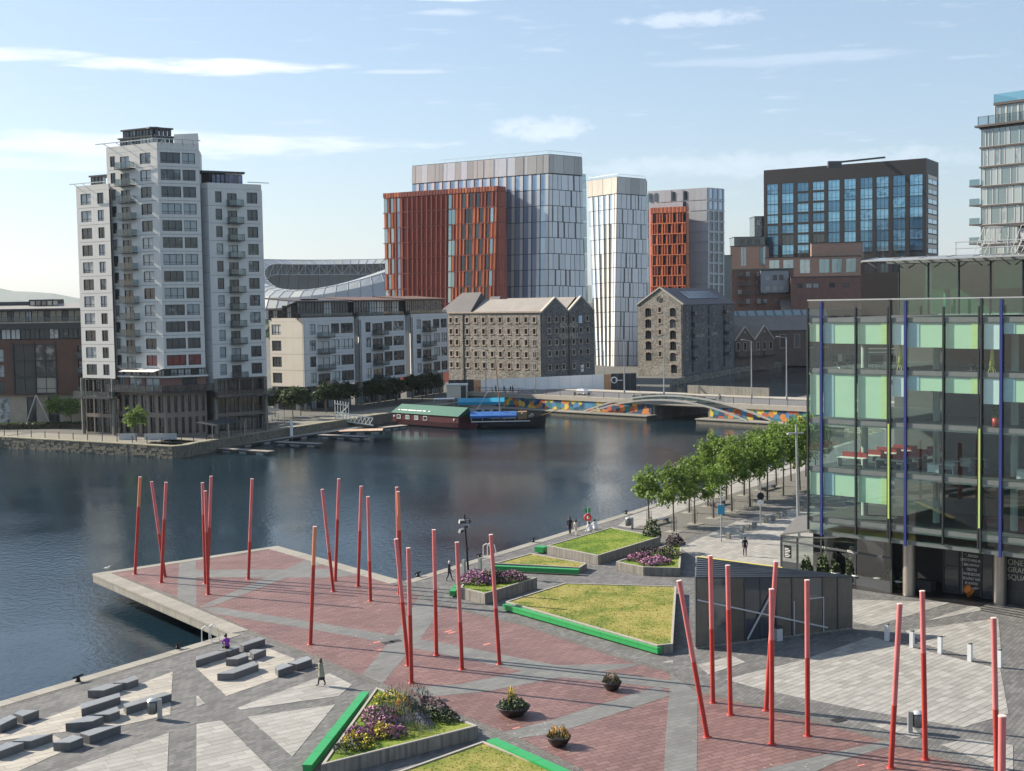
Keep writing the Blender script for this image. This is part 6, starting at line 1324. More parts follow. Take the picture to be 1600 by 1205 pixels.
# --- cafe terrace screen --------------------------------------------------------------
tsc = thing('terrace_screen', 'dark framed glass screen of the cafe terrace under the glass office', 'glass screen', (hit(1283, 897).x, hit(1283, 897).y, 0))
base = [(1221, 886), (1246, 890.5), (1283.5, 899), (1337, 914), (1393, 926.5)]; hts = [2.75, 2.85, 3.2, 4.0, 4.1]; kick = [.5, .55, .62, .75, .85]
BP = [xy(hit(*p)) for p in base]
m_scg = clear_glass('screen_glass', (.6, .66, .65), .9, .02, .06)
for i in range(4):
    a, b_ = BP[i], BP[i + 1]; fs2 = Fac(tsc, a, b_); L_ = fs2.L; h0, h1, k0, k1 = hts[i], hts[i + 1], kick[i], kick[i + 1]
    mb = MB(); mb.mesh([(0, -.04, 0), (L_, -.04, 0), (L_, -.04, k1), (0, -.04, k0), (0, .06, 0), (L_, .06, 0), (L_, .06, k1), (0, .06, k0)], [(0, 1, 2, 3), (3, 2, 6, 7), (5, 4, 7, 6)]); fs2.add('kick_panel', mb, m_dark)
    mid0, mid1 = h0 * .84 if i == 0 else 2.35, 2.35 if i < 2 else 2.75
    mid0 = (2.3, 2.35, 2.4, 2.65)[i]; mid1 = (2.35, 2.4, 2.65, 2.75)[i]
    mb = MB(); mb.face([(0, 0, k0), (L_, 0, k1), (L_, 0, mid1), (0, 0, mid0)]); fs2.add('pane', mb, m_scg); mb = MB(); mb.face([(0, 0, mid0), (L_, 0, mid1), (L_, 0, h1), (0, 0, h0)]); fs2.add('pane', mb, m_scg)
    [fs2.add('rail', MB().beam((0, 0, za_), (L_, 0, zb_), w_, h_), m_dark) for za_, zb_, w_, h_ in ((mid0, mid1, .1, .16), (h0, h1, .12, .12), (k0, k1, .1, .08))]
    if i == 2: text_obj('screen_letters', 'RESTAURANT', .26, m_wht, tsc, fs2.loc(L_ * .78, 2.56, -.07), fs2.ang, sx=.8, ext=.01); text_obj('screen_letters', 'BAR', .24, m_wht, tsc, fs2.loc(L_ * .05, 2.36, -.07), fs2.ang, sx=.8, ext=.01)
    if i == 3: text_obj('screen_letters', 'CAFE', .3, m_wht, tsc, fs2.loc(L_ * .62, 2.64, -.07), fs2.ang, sx=.8, ext=.01)
    if i == 0: fs2.add('menu_board', MB().box(.3, 1.1, -.02, .02, 0, 1.1), m_ink, 0, .9); [fs2.add('menu_line', MB().box(.4, .4 + w, -.04, -.03, 0, .05), m_wht, 0, 1.0 + j * .14) for j, w in enumerate((.5, .6, .4, .55, .6, .45))]
for p, h in zip(BP, hts): MB().box(-.07, .07, -.07, .07, 0, h + .05).build('post', m_dark, tsc, Vector((p.x, p.y, .005)) - tsc.location, f_.ang)
# sloping awning roof behind the left end
q = [hit(1221, 886), hit(1283.5, 899)]; mb = MB(); a = Vector((q[0].x, q[0].y, 2.85)) - tsc.location; b_ = Vector((q[1].x, q[1].y, 3.9)) - tsc.location; back = Vector((2.2, 4.2, .9)); mb.face([a, b_, b_ + back, a + back]); mb.face([a - Vector((0, 0, .08)), a + back - Vector((0, 0, .08)), b_ + back - Vector((0, 0, .08)), b_ - Vector((0, 0, .08))]); mb.beam(a, b_, .16, .14); mb.build('awning', mat('awning_canvas', (.10, .10, .10), .9), tsc)
f_.add('cafe_floor', MB().box(-4, xa, 1.0, 7.4, .004, .03), m_ink); f_.add('cafe_back_wall', MB().box(-3.5, 3.2, 6.6, 6.9, .03, 3.6), m_dark)  # dark floor and back wall added to darken the terrace interior
for i_ in range(4):
    q_ = wpt(1.0 + i_ * 1.9, .03, 2.6); t = thing('cafe_table', ['first', 'second', 'third', 'fourth'][i_] + ' small round cafe table behind the terrace screen, from the left', 'table', q_, 0, 'cafe tables behind the screen'); MB().lathe([(0, .74), (.38, .74), (.38, .70), (0, .70)]).build('tabletop', m_wht, t); MB().bar((0, 0, 0), (0, 0, .7), .04).build('stem', m_dark, t)
lp = hit(1328, 901); t = thing('standing_lamp', 'cream shaded standing lamp on the cafe terrace', 'lamp', (lp.x + .6, lp.y + 1.6, 0)); MB().lathe([(.30, 1.5), (.24, 2.3), (.0, 2.3)]).build('shade', mat('cream_shade', (.75, .66, .48), .8), t); MB().bar((0, 0, 0), (0, 0, 1.6), .04).build('stem', m_dark, t); MB().lathe([(0, .05), (.25, .05), (.25, 0)]).build('base', m_dark, t)
# ------------------------------------------------------------------ bridge, hoarding, boats, pontoons
DZ = 2.0
bp0, bp1, bp2, bp3 = xy(hit(690, 640, DZ)), xy(at(905, 470, 303)), xy(at(1040, 470, 287)), xy(at(1275, 470, 262))
br_dir = (Vector((56, 265)) - Vector((5.9, 311))).normalized()
Bm = Vector((27.4, 290)); bl_ = Bm - br_dir * 52; brr = Bm + br_dir * 75; bn = Vector((-br_dir.y, br_dir.x)); bn = bn if bn.y > 0 else -bn
bridge = thing('road_bridge', 'road bridge over the dock mouth with a mosaic patterned mural wall', 'bridge', (Bm.x, Bm.y, 0))
fb = Fac(bridge, bl_, brr)
m_murals = [mat('mural_' + n, c, .7, var=.1) for n, c in (('yellow', (.62, .45, .07)), ('red', (.45, .10, .05)), ('teal', (.03, .17, .20)), ('navy', (.02, .06, .13)), ('blue', (.06, .20, .36)), ('orange', (.55, .20, .05)))]
xs0, xs1 = fb.fx(1020), fb.fx(1104)          # channel opening
m_deck = mat('bridge_deck', (.15, .15, .15), .9); m_pave = mat('bridge_footway', (.36, .33, .28), .9, var=.12)
mb = MB(); mb.box(0, fb.L, 0, 22, DZ - .6, DZ, 0); mb.box(0, fb.L, .3, 3.0, DZ, DZ + .12, 1); mb.box(0, fb.L, 17.5, 22, DZ, DZ + .12, 1); mb.box(0, fb.L, -.25, .3, DZ - .75, DZ + .2, 1); fb.add('deck', mb, [m_deck, m_pave])
for a_, b_ in ((0, xs0), (xs1, fb.L)): fb.add('abutment', MB().box(a_, b_, .25, 21.5, -5, DZ - .62), m_conc); fb.add('stone_ledge', MB().box(a_ if a_ == 0 else a_ - .6, b_ if a_ else b_ + .4, -3.2, .25, -5, -1.15), m_block); fb.add('ledge_coping', MB().box(a_ if a_ == 0 else a_ - .8, b_ if a_ else b_ + .6, -3.4, .25, -1.15, -.95), m_coping)
mid = (xs0 + xs1) / 2
# mural: irregular painted shapes standing as thin tiles
rm = random.Random(8); pts = []
def voronoi_cells(x0, x1, z0, z1, s):
    seeds = []
    y = z0
    j = 0
    while y < z1 + s:
        x = x0
        while x < x1 + s: seeds.append(Vector((x + rm.uniform(-.35, .35) * s + (j % 2) * s * .5, y + rm.uniform(-.3, .3) * s))); x += s
        y += s * .8; j += 1
    out = []
    for p in seeds:
        cell = [Vector((x0, z0)), Vector((x1, z0)), Vector((x1, z1)), Vector((x0, z1))]
        for q in seeds:
            if q is p or (q - p).length > 3.2 * s: continue
            m_ = (p + q) / 2; d = Vector((-(q - p).y, (q - p).x)); cell = clip_poly(cell, m_, m_ + d)
            if len(cell) < 3: break
        if len(cell) >= 3 and abs(area(cell)) > .05: out.append(cell)
    return out
last = None
for a_, b_, z0, z1 in ((fb.fx(770), xs0 - .6, -.9, DZ - .78), (xs1 + .6, fb.L - 6, -.9, DZ - .78)):
    fb.add('mural_wall', MB().box(a_, b_, .0, .26, z0 - .02, z1), m_dark)
    for cell in voronoi_cells(a_, b_, z0, z1, 1.25):
        c = sum(cell, Vector((0, 0))) / len(cell); sh = [c + (p - c) * .97 for p in cell]; mb = MB(); mb.face([(p.x - c.x, 0, p.y - c.y) for p in ccw(sh)]); mb.face([(p.x - c.x, 0, p.y - c.y) for p in ccw(sh)[::-1]]) if False else None
        fb.add('mural_shape', mb, rm.choice(m_murals + m_murals[2:4]), c.x, c.y, -.012)
# railing
for i in range(int(fb.L / 4.2)):
    x = i * 4.2; mb = MB(); mb.box(-.05, .05, 0, .1, 0, 1.25); mb.box(.05, 4.15, .02, .08, 1.15, 1.22); mb.box(.05, 4.15, .02, .08, .1, .16)
    for k in range(1, 14): mb.box(k * .3 - .01, k * .3 + .01, .03, .06, .16, 1.15)
    fb.add('railing_panel', mb, m_dark, x, DZ + .2, .05)
# white curved arch ribs with glass parapet
def arch(x0, x1, zt, z0, d, n=22):
    return [(x0 + (x1 - x0) * i / n, d, z0 + (zt - z0) * (1 - (2 * i / n - 1) ** 2)) for i in range(n + 1)]
m_rib = mat('pale_arch_concrete', (.32, .32, .30), .6, var=.08)
for d, xa, xb in ((-.9, 914, 1212), (-2.6, 930, 1178)):
    A0 = arch(fb.fx(xa), fb.fx(xb), DZ + 1.35 - (d + .9) * -.5, -.95, d); mb = MB()
    for p, q in zip(A0[:-1], A0[1:]): mb.beam(p, q, .4, .32)
    fb.add('arch_rib', mb, m_rib)
for i in range(9):
    x = fb.fx(990) + i * (fb.fx(1120) - fb.fx(990)) / 9; w = (fb.fx(1120) - fb.fx(990)) / 9 - .05; k = 1 - ((i - 4) / 4.6) ** 2; fb.add('parapet_pane', MB().box(0, w, -.75, -.71, -.3 + k * .8, .75 + k * .9), m_railglass, x, DZ + .1)
fb.add('soffit_shade', MB().box(xs0, xs1, .1, 21, DZ - 1.0, DZ - .62), m_conc)  # concrete slab under the deck across the channel
fb.add('far_parapet', MB().box(fb.fx(985), fb.fx(1115), 20.8, 21.2, DZ, DZ + 2.0), m_conc)
# hoarding along the far kerb of the road
hd = thing('hoarding', 'long white site hoarding with black ends behind the bridge road', 'hoarding', (at(850, 470, 327).x, 327, DZ))
m_hw = mat('white_hoarding', (.86, .85, .83), .6, var=.05, scale=.4, streak=.08); m_hb = mat('black_hoarding', (.03, .036, .042), .5); m_ply = mat('plywood', (.55, .30, .16), .8, var=.15)
A_, B_ = gx(690, 331), gx(1000, 331); fh_ = Fac(hd, A_, B_)
def hp(xa, xb, ya, yb, m_, n=1):
    a_, b_ = fh_.fx(xa), fh_.fx(xb); w = (b_ - a_) / n
    for i in range(n): zt0 = zat(xa + (xb - xa) * i / n, ya + (yb - ya) * i / n, 331) ; zt1 = zat(xa + (xb - xa) * (i + 1) / n, ya + (yb - ya) * (i + 1) / n, 331); mb = MB(); mb.mesh([(.02, 0, 0), (w - .02, 0, 0), (w - .02, 0, zt1), (.02, 0, zt0), (.02, .12, 0), (w - .02, .12, 0), (w - .02, .12, zt1), (.02, .12, zt0)], [(0, 1, 2, 3), (3, 2, 6, 7), (5, 4, 7, 6), (4, 0, 3, 7), (1, 5, 6, 2)]); fh_.add('hoarding_panel', mb, m_, a_ + i * w, 0)
hp(698, 738, 594, 593, m_hb, 4); hp(738, 749, 594, 593.5, m_ply); hp(749, 942, 593.5, 585, m_hw, 11); hp(942, 953, 585, 585, m_ply); hp(953, 993, 584, 583, m_hb, 4)
fh_.add('hoarding_logo', MB().lathe([(.55, 0), (.85, 0), (.85, .05), (.55, .05)], (0, 0, 0), 0, 16), m_hw, fh_.fx(958), fh_.fz(958, 594), -.04).rotation_euler = (pi / 2, 0, fh_.ang)
for i, (dx, dz, w) in enumerate(((0, 0, 2.2), (.1, -.5, 1.9), (0, -1.2, 1.6))): fh_.add('hoarding_print', MB().box(0, w, 0, .02, 0, .3), m_hw, fh_.fx(700) + dx, fh_.fz(699, 601) + dz, -.03)
fh_.add('logo_bar', MB().box(0, 1.8, 0, .03, 0, .18), m_hw, fh_.fx(960), fh_.fz(958, 595), -.03)
# low white cabin left of the hoarding
cb = thing('site_cabin', 'low cream site cabin at the left end of the bridge', 'cabin', (gx(712, 322).x, 322, 0)); fc = Fac(cb, gx(695, 322), gx(727, 322)); fc.add('wall', MB().box(0, fc.L, 0, 3, .8, DZ + 2.0), mat('cream_cabin', (.6, .57, .47), .7)); fc.add('roof', MB().box(-.2, fc.L + .2, -.2, 3.2, DZ + 2.0, DZ + 2.2), m_hw); fc.add('door', MB().box(fc.L * .7, fc.L * .95, -.05, 0, .9, DZ + 1.8), m_dark)
# bridge lamp posts
def street_lamp(px, Y, zt, label, z0=DZ):
    p = gx(px, Y); t = thing('street_lamp', label, 'street lamp', (p.x, p.y, z0), 0, 'lamp posts along the bridge'); h = zt - z0
    MB().bar((0, 0, 0), (0, 0, h), .16, 0, 8, .08).build('post', m_steel, t); mb = MB(); mb.beam((0, 0, h), (-1.6, .3, h + .3), .1, .1); mb.build('arm', m_steel, t); MB().box(-2.1, -1.3, .1, .5, h + .22, h + .38).build('lamp_head', m_steel, t); MB().box(-.2, .2, -.2, .2, 0, .9).build('base', m_steel, t)
for px, Y, py, lab in ((757, 318, 546, 'lamp post in front of the stone mill, left one'), (834, 318, 533, 'lamp post in front of the stone mill, right one'), (974, 312, 530, 'lamp post before the slim white tower'), (1036, 302, 528, 'lamp post before the granary gable'), (1173.5, 290, 533, 'lamp post on the bridge before the gabled store'), (1228.5, 283, 528, 'lamp post on the bridge nearest the glass office'), (942, 345, 548, 'small lamp mast beside the slim white tower')): street_lamp(px, Y, zat(px, py, Y), lab)
# --- car on the bridge ---------------------------------------------------------------
def car(label, p, rz):
    t = thing('parked_car', label, 'car', p, rz); mpaint = mat('silver_paint', (.55, .56, .58), .25, metal=.5); mg = mat('car_glass', (.02, .025, .03), .05, spec=.8); mt = mat('tyre_rubber', (.02, .02, .02), .9)
    prof = [(-2.2, .35), (-2.25, .75), (-2.1, .92), (-1.1, 1.0), (-.55, 1.42), (.75, 1.45), (1.55, 1.05), (2.15, .95), (2.25, .6), (2.2, .35)]
    mb = MB(); vs = []
    for y, s in ((-.85, .97), (-.8, 1), (.8, 1), (.85, .97)):
        for x, z in prof: vs.append((x * s, y * (1 if z < 1.1 else .82), z))
    k = len(prof)
    fs = [(j * k + i, j * k + (i + 1) % k, (j + 1) * k + (i + 1) % k, (j + 1) * k + i) for j in range(3) for i in range(k)] + [tuple(range(k)), tuple(range(4 * k - 1, 3 * k - 1, -1))]
    mb.mesh(vs, fs, 0, False); mb.build('body', mpaint, t)
    for s in (-1, 1):
        y = .73 * s; mb = MB(); mb.face([(-.95, y * 1.06, 1.04), (1.35, y * 1.06, 1.04), (.68, y * .99, 1.38), (-.5, y * .99, 1.36)]); mb.build('side_window', mg, t).location = (0, .02 * s, 0)
        for x in (-1.4, 1.4):
            w = MB().lathe([(0, -.1), (.18, -.1), (.33, -.1), (.33, .1), (.18, .1), (0, .1)], (0, 0, 0), 0, 14).build('wheel', mt, t, (x, .82 * s, .33)); w.rotation_euler = (pi / 2, 0, 0); r_ = MB().lathe([(0, -.11), (.19, -.11), (.19, .11), (0, .11)], (0, 0, 0), 0, 10).build('rim', m_steel, w)
        MB().box(2.18, 2.26, .5 * s - .15, .5 * s + .15, .65, .8).build('tail_light', mat('tail_red', (.4, .02, .02), .3) if 'tail_red' not in MATS else MATS['tail_red'], t); MB().box(-2.24, -2.15, .55 * s - .17, .55 * s + .17, .68, .82).build('headlight', m_wframe, t)
    mb = MB(); mb.face([(-1.06, -.62, 1.03), (-1.06, .62, 1.03), (-.57, .58, 1.41), (-.57, -.58, 1.41)]); mb.build('windscreen', mg, t).location = (-.02, 0, .015)
    return t
pc = at(876, 611, 309); cpos = bl_ + br_dir * fb.fx(876) + bn * 7; car('silver saloon car driving across the bridge road', (cpos.x, cpos.y, DZ), atan2(br_dir.y, br_dir.x))

# --- boats --------------------------------------------------------------------------
def hull(L_, W, H, bow=.25, stern=.1, n=14, sheer=.25):
    """boat hull mesh along x (bow at +x)"""
    vs = []; fs = []; prof = [(0, 0.02), (.55, .05), (.85, .35), (1.0, 1.0), (.92, 1.0), (.88, .7)]
    for i in range(n + 1):
        t = i / n; x = -L_ / 2 + L_ * t; w = min(1, (t / stern) ** .6 if t < stern and stern else 1) * (1 - max(0, (t - (1 - bow)) / bow) ** 1.9); w = max(w, .04); sh = 1 + sheer * (abs(t - .45) / .55) ** 2
        row = []
        for s in (1, -1):
            for (a, b_) in (prof if s > 0 else prof[::-1]): row.append((x + (b_ * .35 if t > 1 - bow / 2 else 0), s * a * w * W / 2, b_ * H * sh))
        vs += row
    k = len(prof) * 2
    for i in range(n):
        for j in range(k - 1): fs.append((i * k + j, (i + 1) * k + j, (i + 1) * k + j + 1, i * k + j + 1))
    fs += [tuple(range(k)), tuple(range((n + 1) * k - 1, n * k - 1, -1))]
    return vs, fs
WZ = WATER_Z
def bpos(px, py): return hit(px, py, WZ)
a, b_ = bpos(622, 663), bpos(745, 672); ang = atan2(b_.y - a.y, b_.x - a.x); Lb = (b_ - a).length; c = (a + b_) / 2
hb = thing('houseboat', 'dark red houseboat with a green pitched roof moored by the pontoon', 'boat', (c.x, c.y + 1.5, WZ - .3), ang)
m_hull = mat('maroon_hull', (.075, .018, .022), .45, var=.15); m_groof = mat('green_roof_canvas', (.025, .12, .085), .7, var=.1)
vs, fs = hull(Lb, 4.4, 1.5, .16, .06, 14, .12); MB().mesh(vs, fs).build('hull', m_hull, hb)
x0, x1 = -Lb * .49, Lb * .36; mb = MB(); mb.box(x0, x1, -1.95, 1.95, 1.0, 2.9); mb.build('cabin', m_hull, hb)
mb = MB(); mb.mesh([(x0 - .3, -2.15, 2.85), (x1 + .1, -2.15, 2.85), (x1 + .9, 0, 4.6), (x0 + .9, 0, 4.6), (x1 + .1, 2.15, 2.85), (x0 - .3, 2.15, 2.85)], [(0, 1, 2, 3), (3, 2, 4, 5), (0, 3, 5), (1, 4, 2), (5, 4, 1, 0)]); mb.build('roof', m_groof, hb)
for i in range(4): hb_w = MB().box(0, 1.0, -.06, .02, 0, .65).build('window', m_winB, hb, (x0 + 1.6 + i * 2.7, -1.96, 1.75)); mb = MB(); mb.box(-.1, 1.1, -.09, .0, -.1, 0); mb.box(-.1, 1.1, -.09, .0, .65, .75); mb.box(-.1, 0, -.09, .0, 0, .65); mb.box(1.0, 1.1, -.09, 0, 0, .65); mb.build('window_frame', m_wframe, hb_w)
for x in (x0 + .7, x1 - 1.2): o = MB().lathe([(.15, -.05), (.26, -.05), (.26, .05), (.15, .05)], (0, 0, 0), 0, 12).build('porthole', m_wframe, hb, (x, -1.98, 2.1)); o.rotation_euler = (pi / 2, 0, 0)
slope = atan2(1.75, 2.15)
for i, (x, w) in enumerate(((1.4, .5), (2.3, 1.9), (4.4, 2.4), (7.0, 1.6), (8.9, .9), (10.6, .5))): o = MB().box(0, w, 0, .22, 0, .02).build('roof_print', m_hw, hb, (x0 + x, -1.5, 3.42)); o.rotation_euler = (slope, 0, 0)
# sailing ship with blue tarpaulin
a, b_ = bpos(770, 670), bpos(832, 670); c = (a + b_) / 2
sh = thing('sailing_barge', 'black hulled sailing barge under a blue tarpaulin with mast and bowsprit', 'boat', (c.x - 1, c.y + 2.2, WZ - .3), .02)
Ls = (b_ - a).length + 7; vs, fs = hull(Ls, 4.2, 2.0, .3, .2, 14, .5); MB().mesh(vs, fs).build('hull', mat('black_hull', (.02, .022, .026), .4), sh)
mb = MB(); mb.mesh([(x, y * 1.02, z) for x, y, z in vs[:0]], []); MB().box(-Ls * .48, Ls * .3, -2.12, -2.06, 1.75, 1.9).build('rubbing_strake', m_hw, sh)
mb = MB(); mb.mesh([(-Ls * .5, -2.3, 3.0), (Ls * .12, -2.3, 3.0), (Ls * .12, 0, 3.7), (-Ls * .5, 0, 3.7), (Ls * .12, 2.3, 3.0), (-Ls * .5, 2.3, 3.0), (-Ls * .5, -2.3, 2.5), (Ls * .12, -2.3, 2.6)], [(0, 1, 2, 3), (3, 2, 4, 5), (6, 7, 1, 0)]); mb.build('tarpaulin', mat('blue_tarpaulin', (.03, .12, .36), .5, var=.15, scale=.8), sh)
mb = MB()
for i in range(5): mb.bar((-Ls * .48 + i * Ls * .145, -2.1, 1.6), (-Ls * .48 + i * Ls * .145, -2.1, 3.0), .05)
mb.build('awning_frame', m_steel, sh)
mz = zat(797, 560, sh.location.y) - sh.location.z; MB().bar((-1.2, 0, 1), (-2.3, 0, mz), .16, 0, 8, .08).build('mast', mat('varnished_wood', (.30, .19, .10), .5), sh); MB().bar((Ls * .42, 0, 2.4), (Ls * .42 + 5, 0, 4.2), .12, 0, 8, .06).build('bowsprit', MATS['varnished_wood'], sh)
MB().box(Ls * .14, Ls * .26, -1.2, 1.2, 1.9, 3.6).build('wheelhouse', MATS['varnished_wood'], sh); MB().bar((-2.0, 0, mz * .75), (Ls * .42 + 4.5, 0, 4.0), .03, 0, 4).build('rigging', m_steel, sh); MB().bar((-2.0, 0, mz * .75), (-Ls * .45, 0, 3), .03, 0, 4).build('rigging', m_steel, sh)
mb = MB()
for x, y, z, s in ((Ls * .05, -.9, 3.1, .5), (Ls * .3, -.8, 2.6, .45), (Ls * .33, .4, 2.7, .5), (Ls * .2, -1.3, 3.2, .35)): mb.lathe([(0, -s), (s * .8, -s * .5), (s, 0), (s * .7, s * .6), (0, s * .8)], (x, y, z), 0, 8)
mb.build('deck_gear', mat('deck_canvas', (.28, .26, .22), .9, var=.3), sh)
# blue canopied cruiser behind
c = bpos(755, 657); cr = thing('cruiser', 'small cruiser with a bright blue canopy behind the sailing barge', 'boat', (c.x + .5, c.y + 3, WZ - .2), -.03); vs, fs = hull(13, 3.4, 1.5, .3, .1); MB().mesh(vs, fs).build('hull', m_hw, cr)
MB().box(-4.6, 3.4, -1.3, 1.3, 1.2, 2.7).build('cabin', m_gw, cr); mb = MB(); mb.mesh([(-6.0, -1.9, 4.1), (4.2, -1.9, 4.1), (4.2, 0, 4.9), (-6.0, 0, 4.9), (4.2, 1.9, 4.1), (-6, 1.9, 4.1), (-6, -1.9, 3.5), (4.2, -1.9, 3.5)], [(0, 1, 2, 3), (3, 2, 4, 5), (6, 7, 1, 0)]); mb.build('canopy', mat('bright_blue_canopy', (.02, .26, .42), .6), cr)
for x in (-5.9, -2.5, .9, 4.1): MB().bar((x, -1.8, 1.4), (x, -1.8, 4.1), .05).build('canopy_post', m_steel, cr)
for i in range(4): MB().box(-4 + i * 1.9, -2.8 + i * 1.9, -1.34, -1.3, 1.9, 2.4).build('window', m_winA, cr)
c = bpos(680, 655); cr = thing('launch', 'small pale launch with a white bimini behind the houseboat', 'boat', (c.x + 1.5, c.y + 4.5, WZ - .2), .1); vs, fs = hull(8, 2.6, 1.3, .35, .1); MB().mesh(vs, fs).build('hull', m_gw, cr); MB().box(-2.0, 2.6, -1.1, 1.1, 4.3, 4.45).build('bimini', m_hw, cr); MB().box(-.5, 1.5, -1, 1, 1.1, 2.4).build('cabin', m_gw, cr)
for x in (-1.9, 2.5):
    for y in (-1, 1): MB().bar((x, y, 1), (x, y, 4.3), .04).build('post', m_steel, cr)
c = bpos(757, 668); dg = thing('dinghy', 'grey dinghy lying between houseboat and barge', 'boat', (c.x + .8, c.y + .4, WZ - .1), .05); vs, fs = hull(5, 1.7, .7, .35, .15); MB().mesh(vs, fs).build('hull', m_gw, dg); MB().box(-.2, .2, -.7, .7, .4, .46).build('thwart', MATS['varnished_wood'], dg)
# --- pontoons and gangway -----------------------------------------------------------
m_planks = mat('weathered_decking', (.27, .245, .22), .85, var=.15, scale=1, orand=.15); m_planks2 = mat('fresh_decking', (.50, .36, .26), .8, var=.1, orand=.12); m_float = mat('concrete_float', (.36, .36, .34), .85)
def pontoon(label, pa, pb, w, m_=None, zt=-1.45, nf=4):
    a, b_ = hit(*pa, zt), hit(*pb, zt); d = xy(b_ - a); L_ = d.length; d.normalize(); ang = atan2(d.y, d.x); t = thing('pontoon', label, 'pontoon', (a.x, a.y, WZ), ang, 'floating pontoons by the far quay'); h = zt - WZ
    MB().box(0, L_, -w / 2, w / 2, h - .3, h - .06).build('frame', m_dark, t); n = max(3, int(L_ / .9)); s = L_ / n; me = MB().box(.02, s - .02, -w / 2 - .05, w / 2 + .05, 0, .06).data('plank', m_ or m_planks)
    for i in range(n): link('plank', me, t, (i * s, 0, h - .06))
    me = MB().box(-.8, .8, -w / 2 + .1, w / 2 - .1, -.4, h - .3).data('float', m_float)
    for i in range(nf): link('float', me, t, (L_ * (i + .5) / nf, 0, 0))
    return t
pontoon('long main pontoon running along the far quay wall', (332, 699), (560, 667), 2.6, nf=8)
pontoon('short pale finger pontoon at the left end of the main pontoon', (345, 700), (424, 705), 1.8, m_coping, nf=3)
pontoon('middle finger pontoon sticking out from the main pontoon', (432, 690), (501, 693), 1.8, nf=3)
pontoon('right finger pontoon sticking out from the main pontoon', (500, 679), (572, 682), 1.8, nf=3)
pontoon('square landing pontoon of fresh brown boards below the gangway', (530, 672.5), (598, 671), 4.5, m_planks2, nf=3)
pontoon('narrow pontoon leading from the landing to the houseboat', (595, 668), (632, 664), 2.0, nf=3)
g0, g1 = hit(524, 655, .1), hit(583, 664, -1.3); gw_ = thing('gangway', 'white lattice gangway with a hooped gate leading down to the pontoon', 'gangway', (g0.x, g0.y, 0)); d = Vector((g1.x - g0.x, g1.y - g0.y, -1.4)); side = Vector((-d.y, d.x, 0)).normalized() * .9; MB().beam((0, 0, 0), d, 1.7, .12).build('ramp', m_planks, gw_)
m_gwht = mat('gangway_paint', (.66, .70, .68), .5)
for s in (-1, 1):
    mb = MB(); n = 10; lo = [d * (i / n) + side * s for i in range(n + 1)]; up = [p + Vector((0, 0, 1.5)) for p in lo]
    mb.path(lo, .07); mb.path(up, .07)
    for i in range(n): mb.bar(lo[i], up[i], .05); mb.bar(lo[i], up[i + 1], .04)
    mb.build('truss', m_gwht, gw_)
mb = MB()
for i in range(6):
    o = d * (i / 14); up = 3.9; pts = [o - side + Vector((0, 0, 0)), o - side + Vector((0, 0, up - .6)), o - side * .5 + Vector((0, 0, up)), o + side * .5 + Vector((0, 0, up)), o + side + Vector((0, 0, up - .6)), o + side]; mb.path(pts, .06)
for k in (-1, 1): mb.path([side * k + Vector((0, 0, 3.3)), d * (5 / 14) + side * k + Vector((0, 0, 3.3))], .05); mb.path([side * k + Vector((0, 0, .2)), d * (5 / 14) + side * k + Vector((0, 0, 3.3))], .05)
mb.build('hooped_gate', m_gwht, gw_)
c = hit(454, 682, -1.4); MB and tag(MB().bar((0, 0, -4), (0, 0, 2.6), .3, 0, 10).build('mooring_pile', m_hw, None, (c.x, c.y + 1, -1.0)), 'white topped mooring pile beside the long pontoon', 'pile')
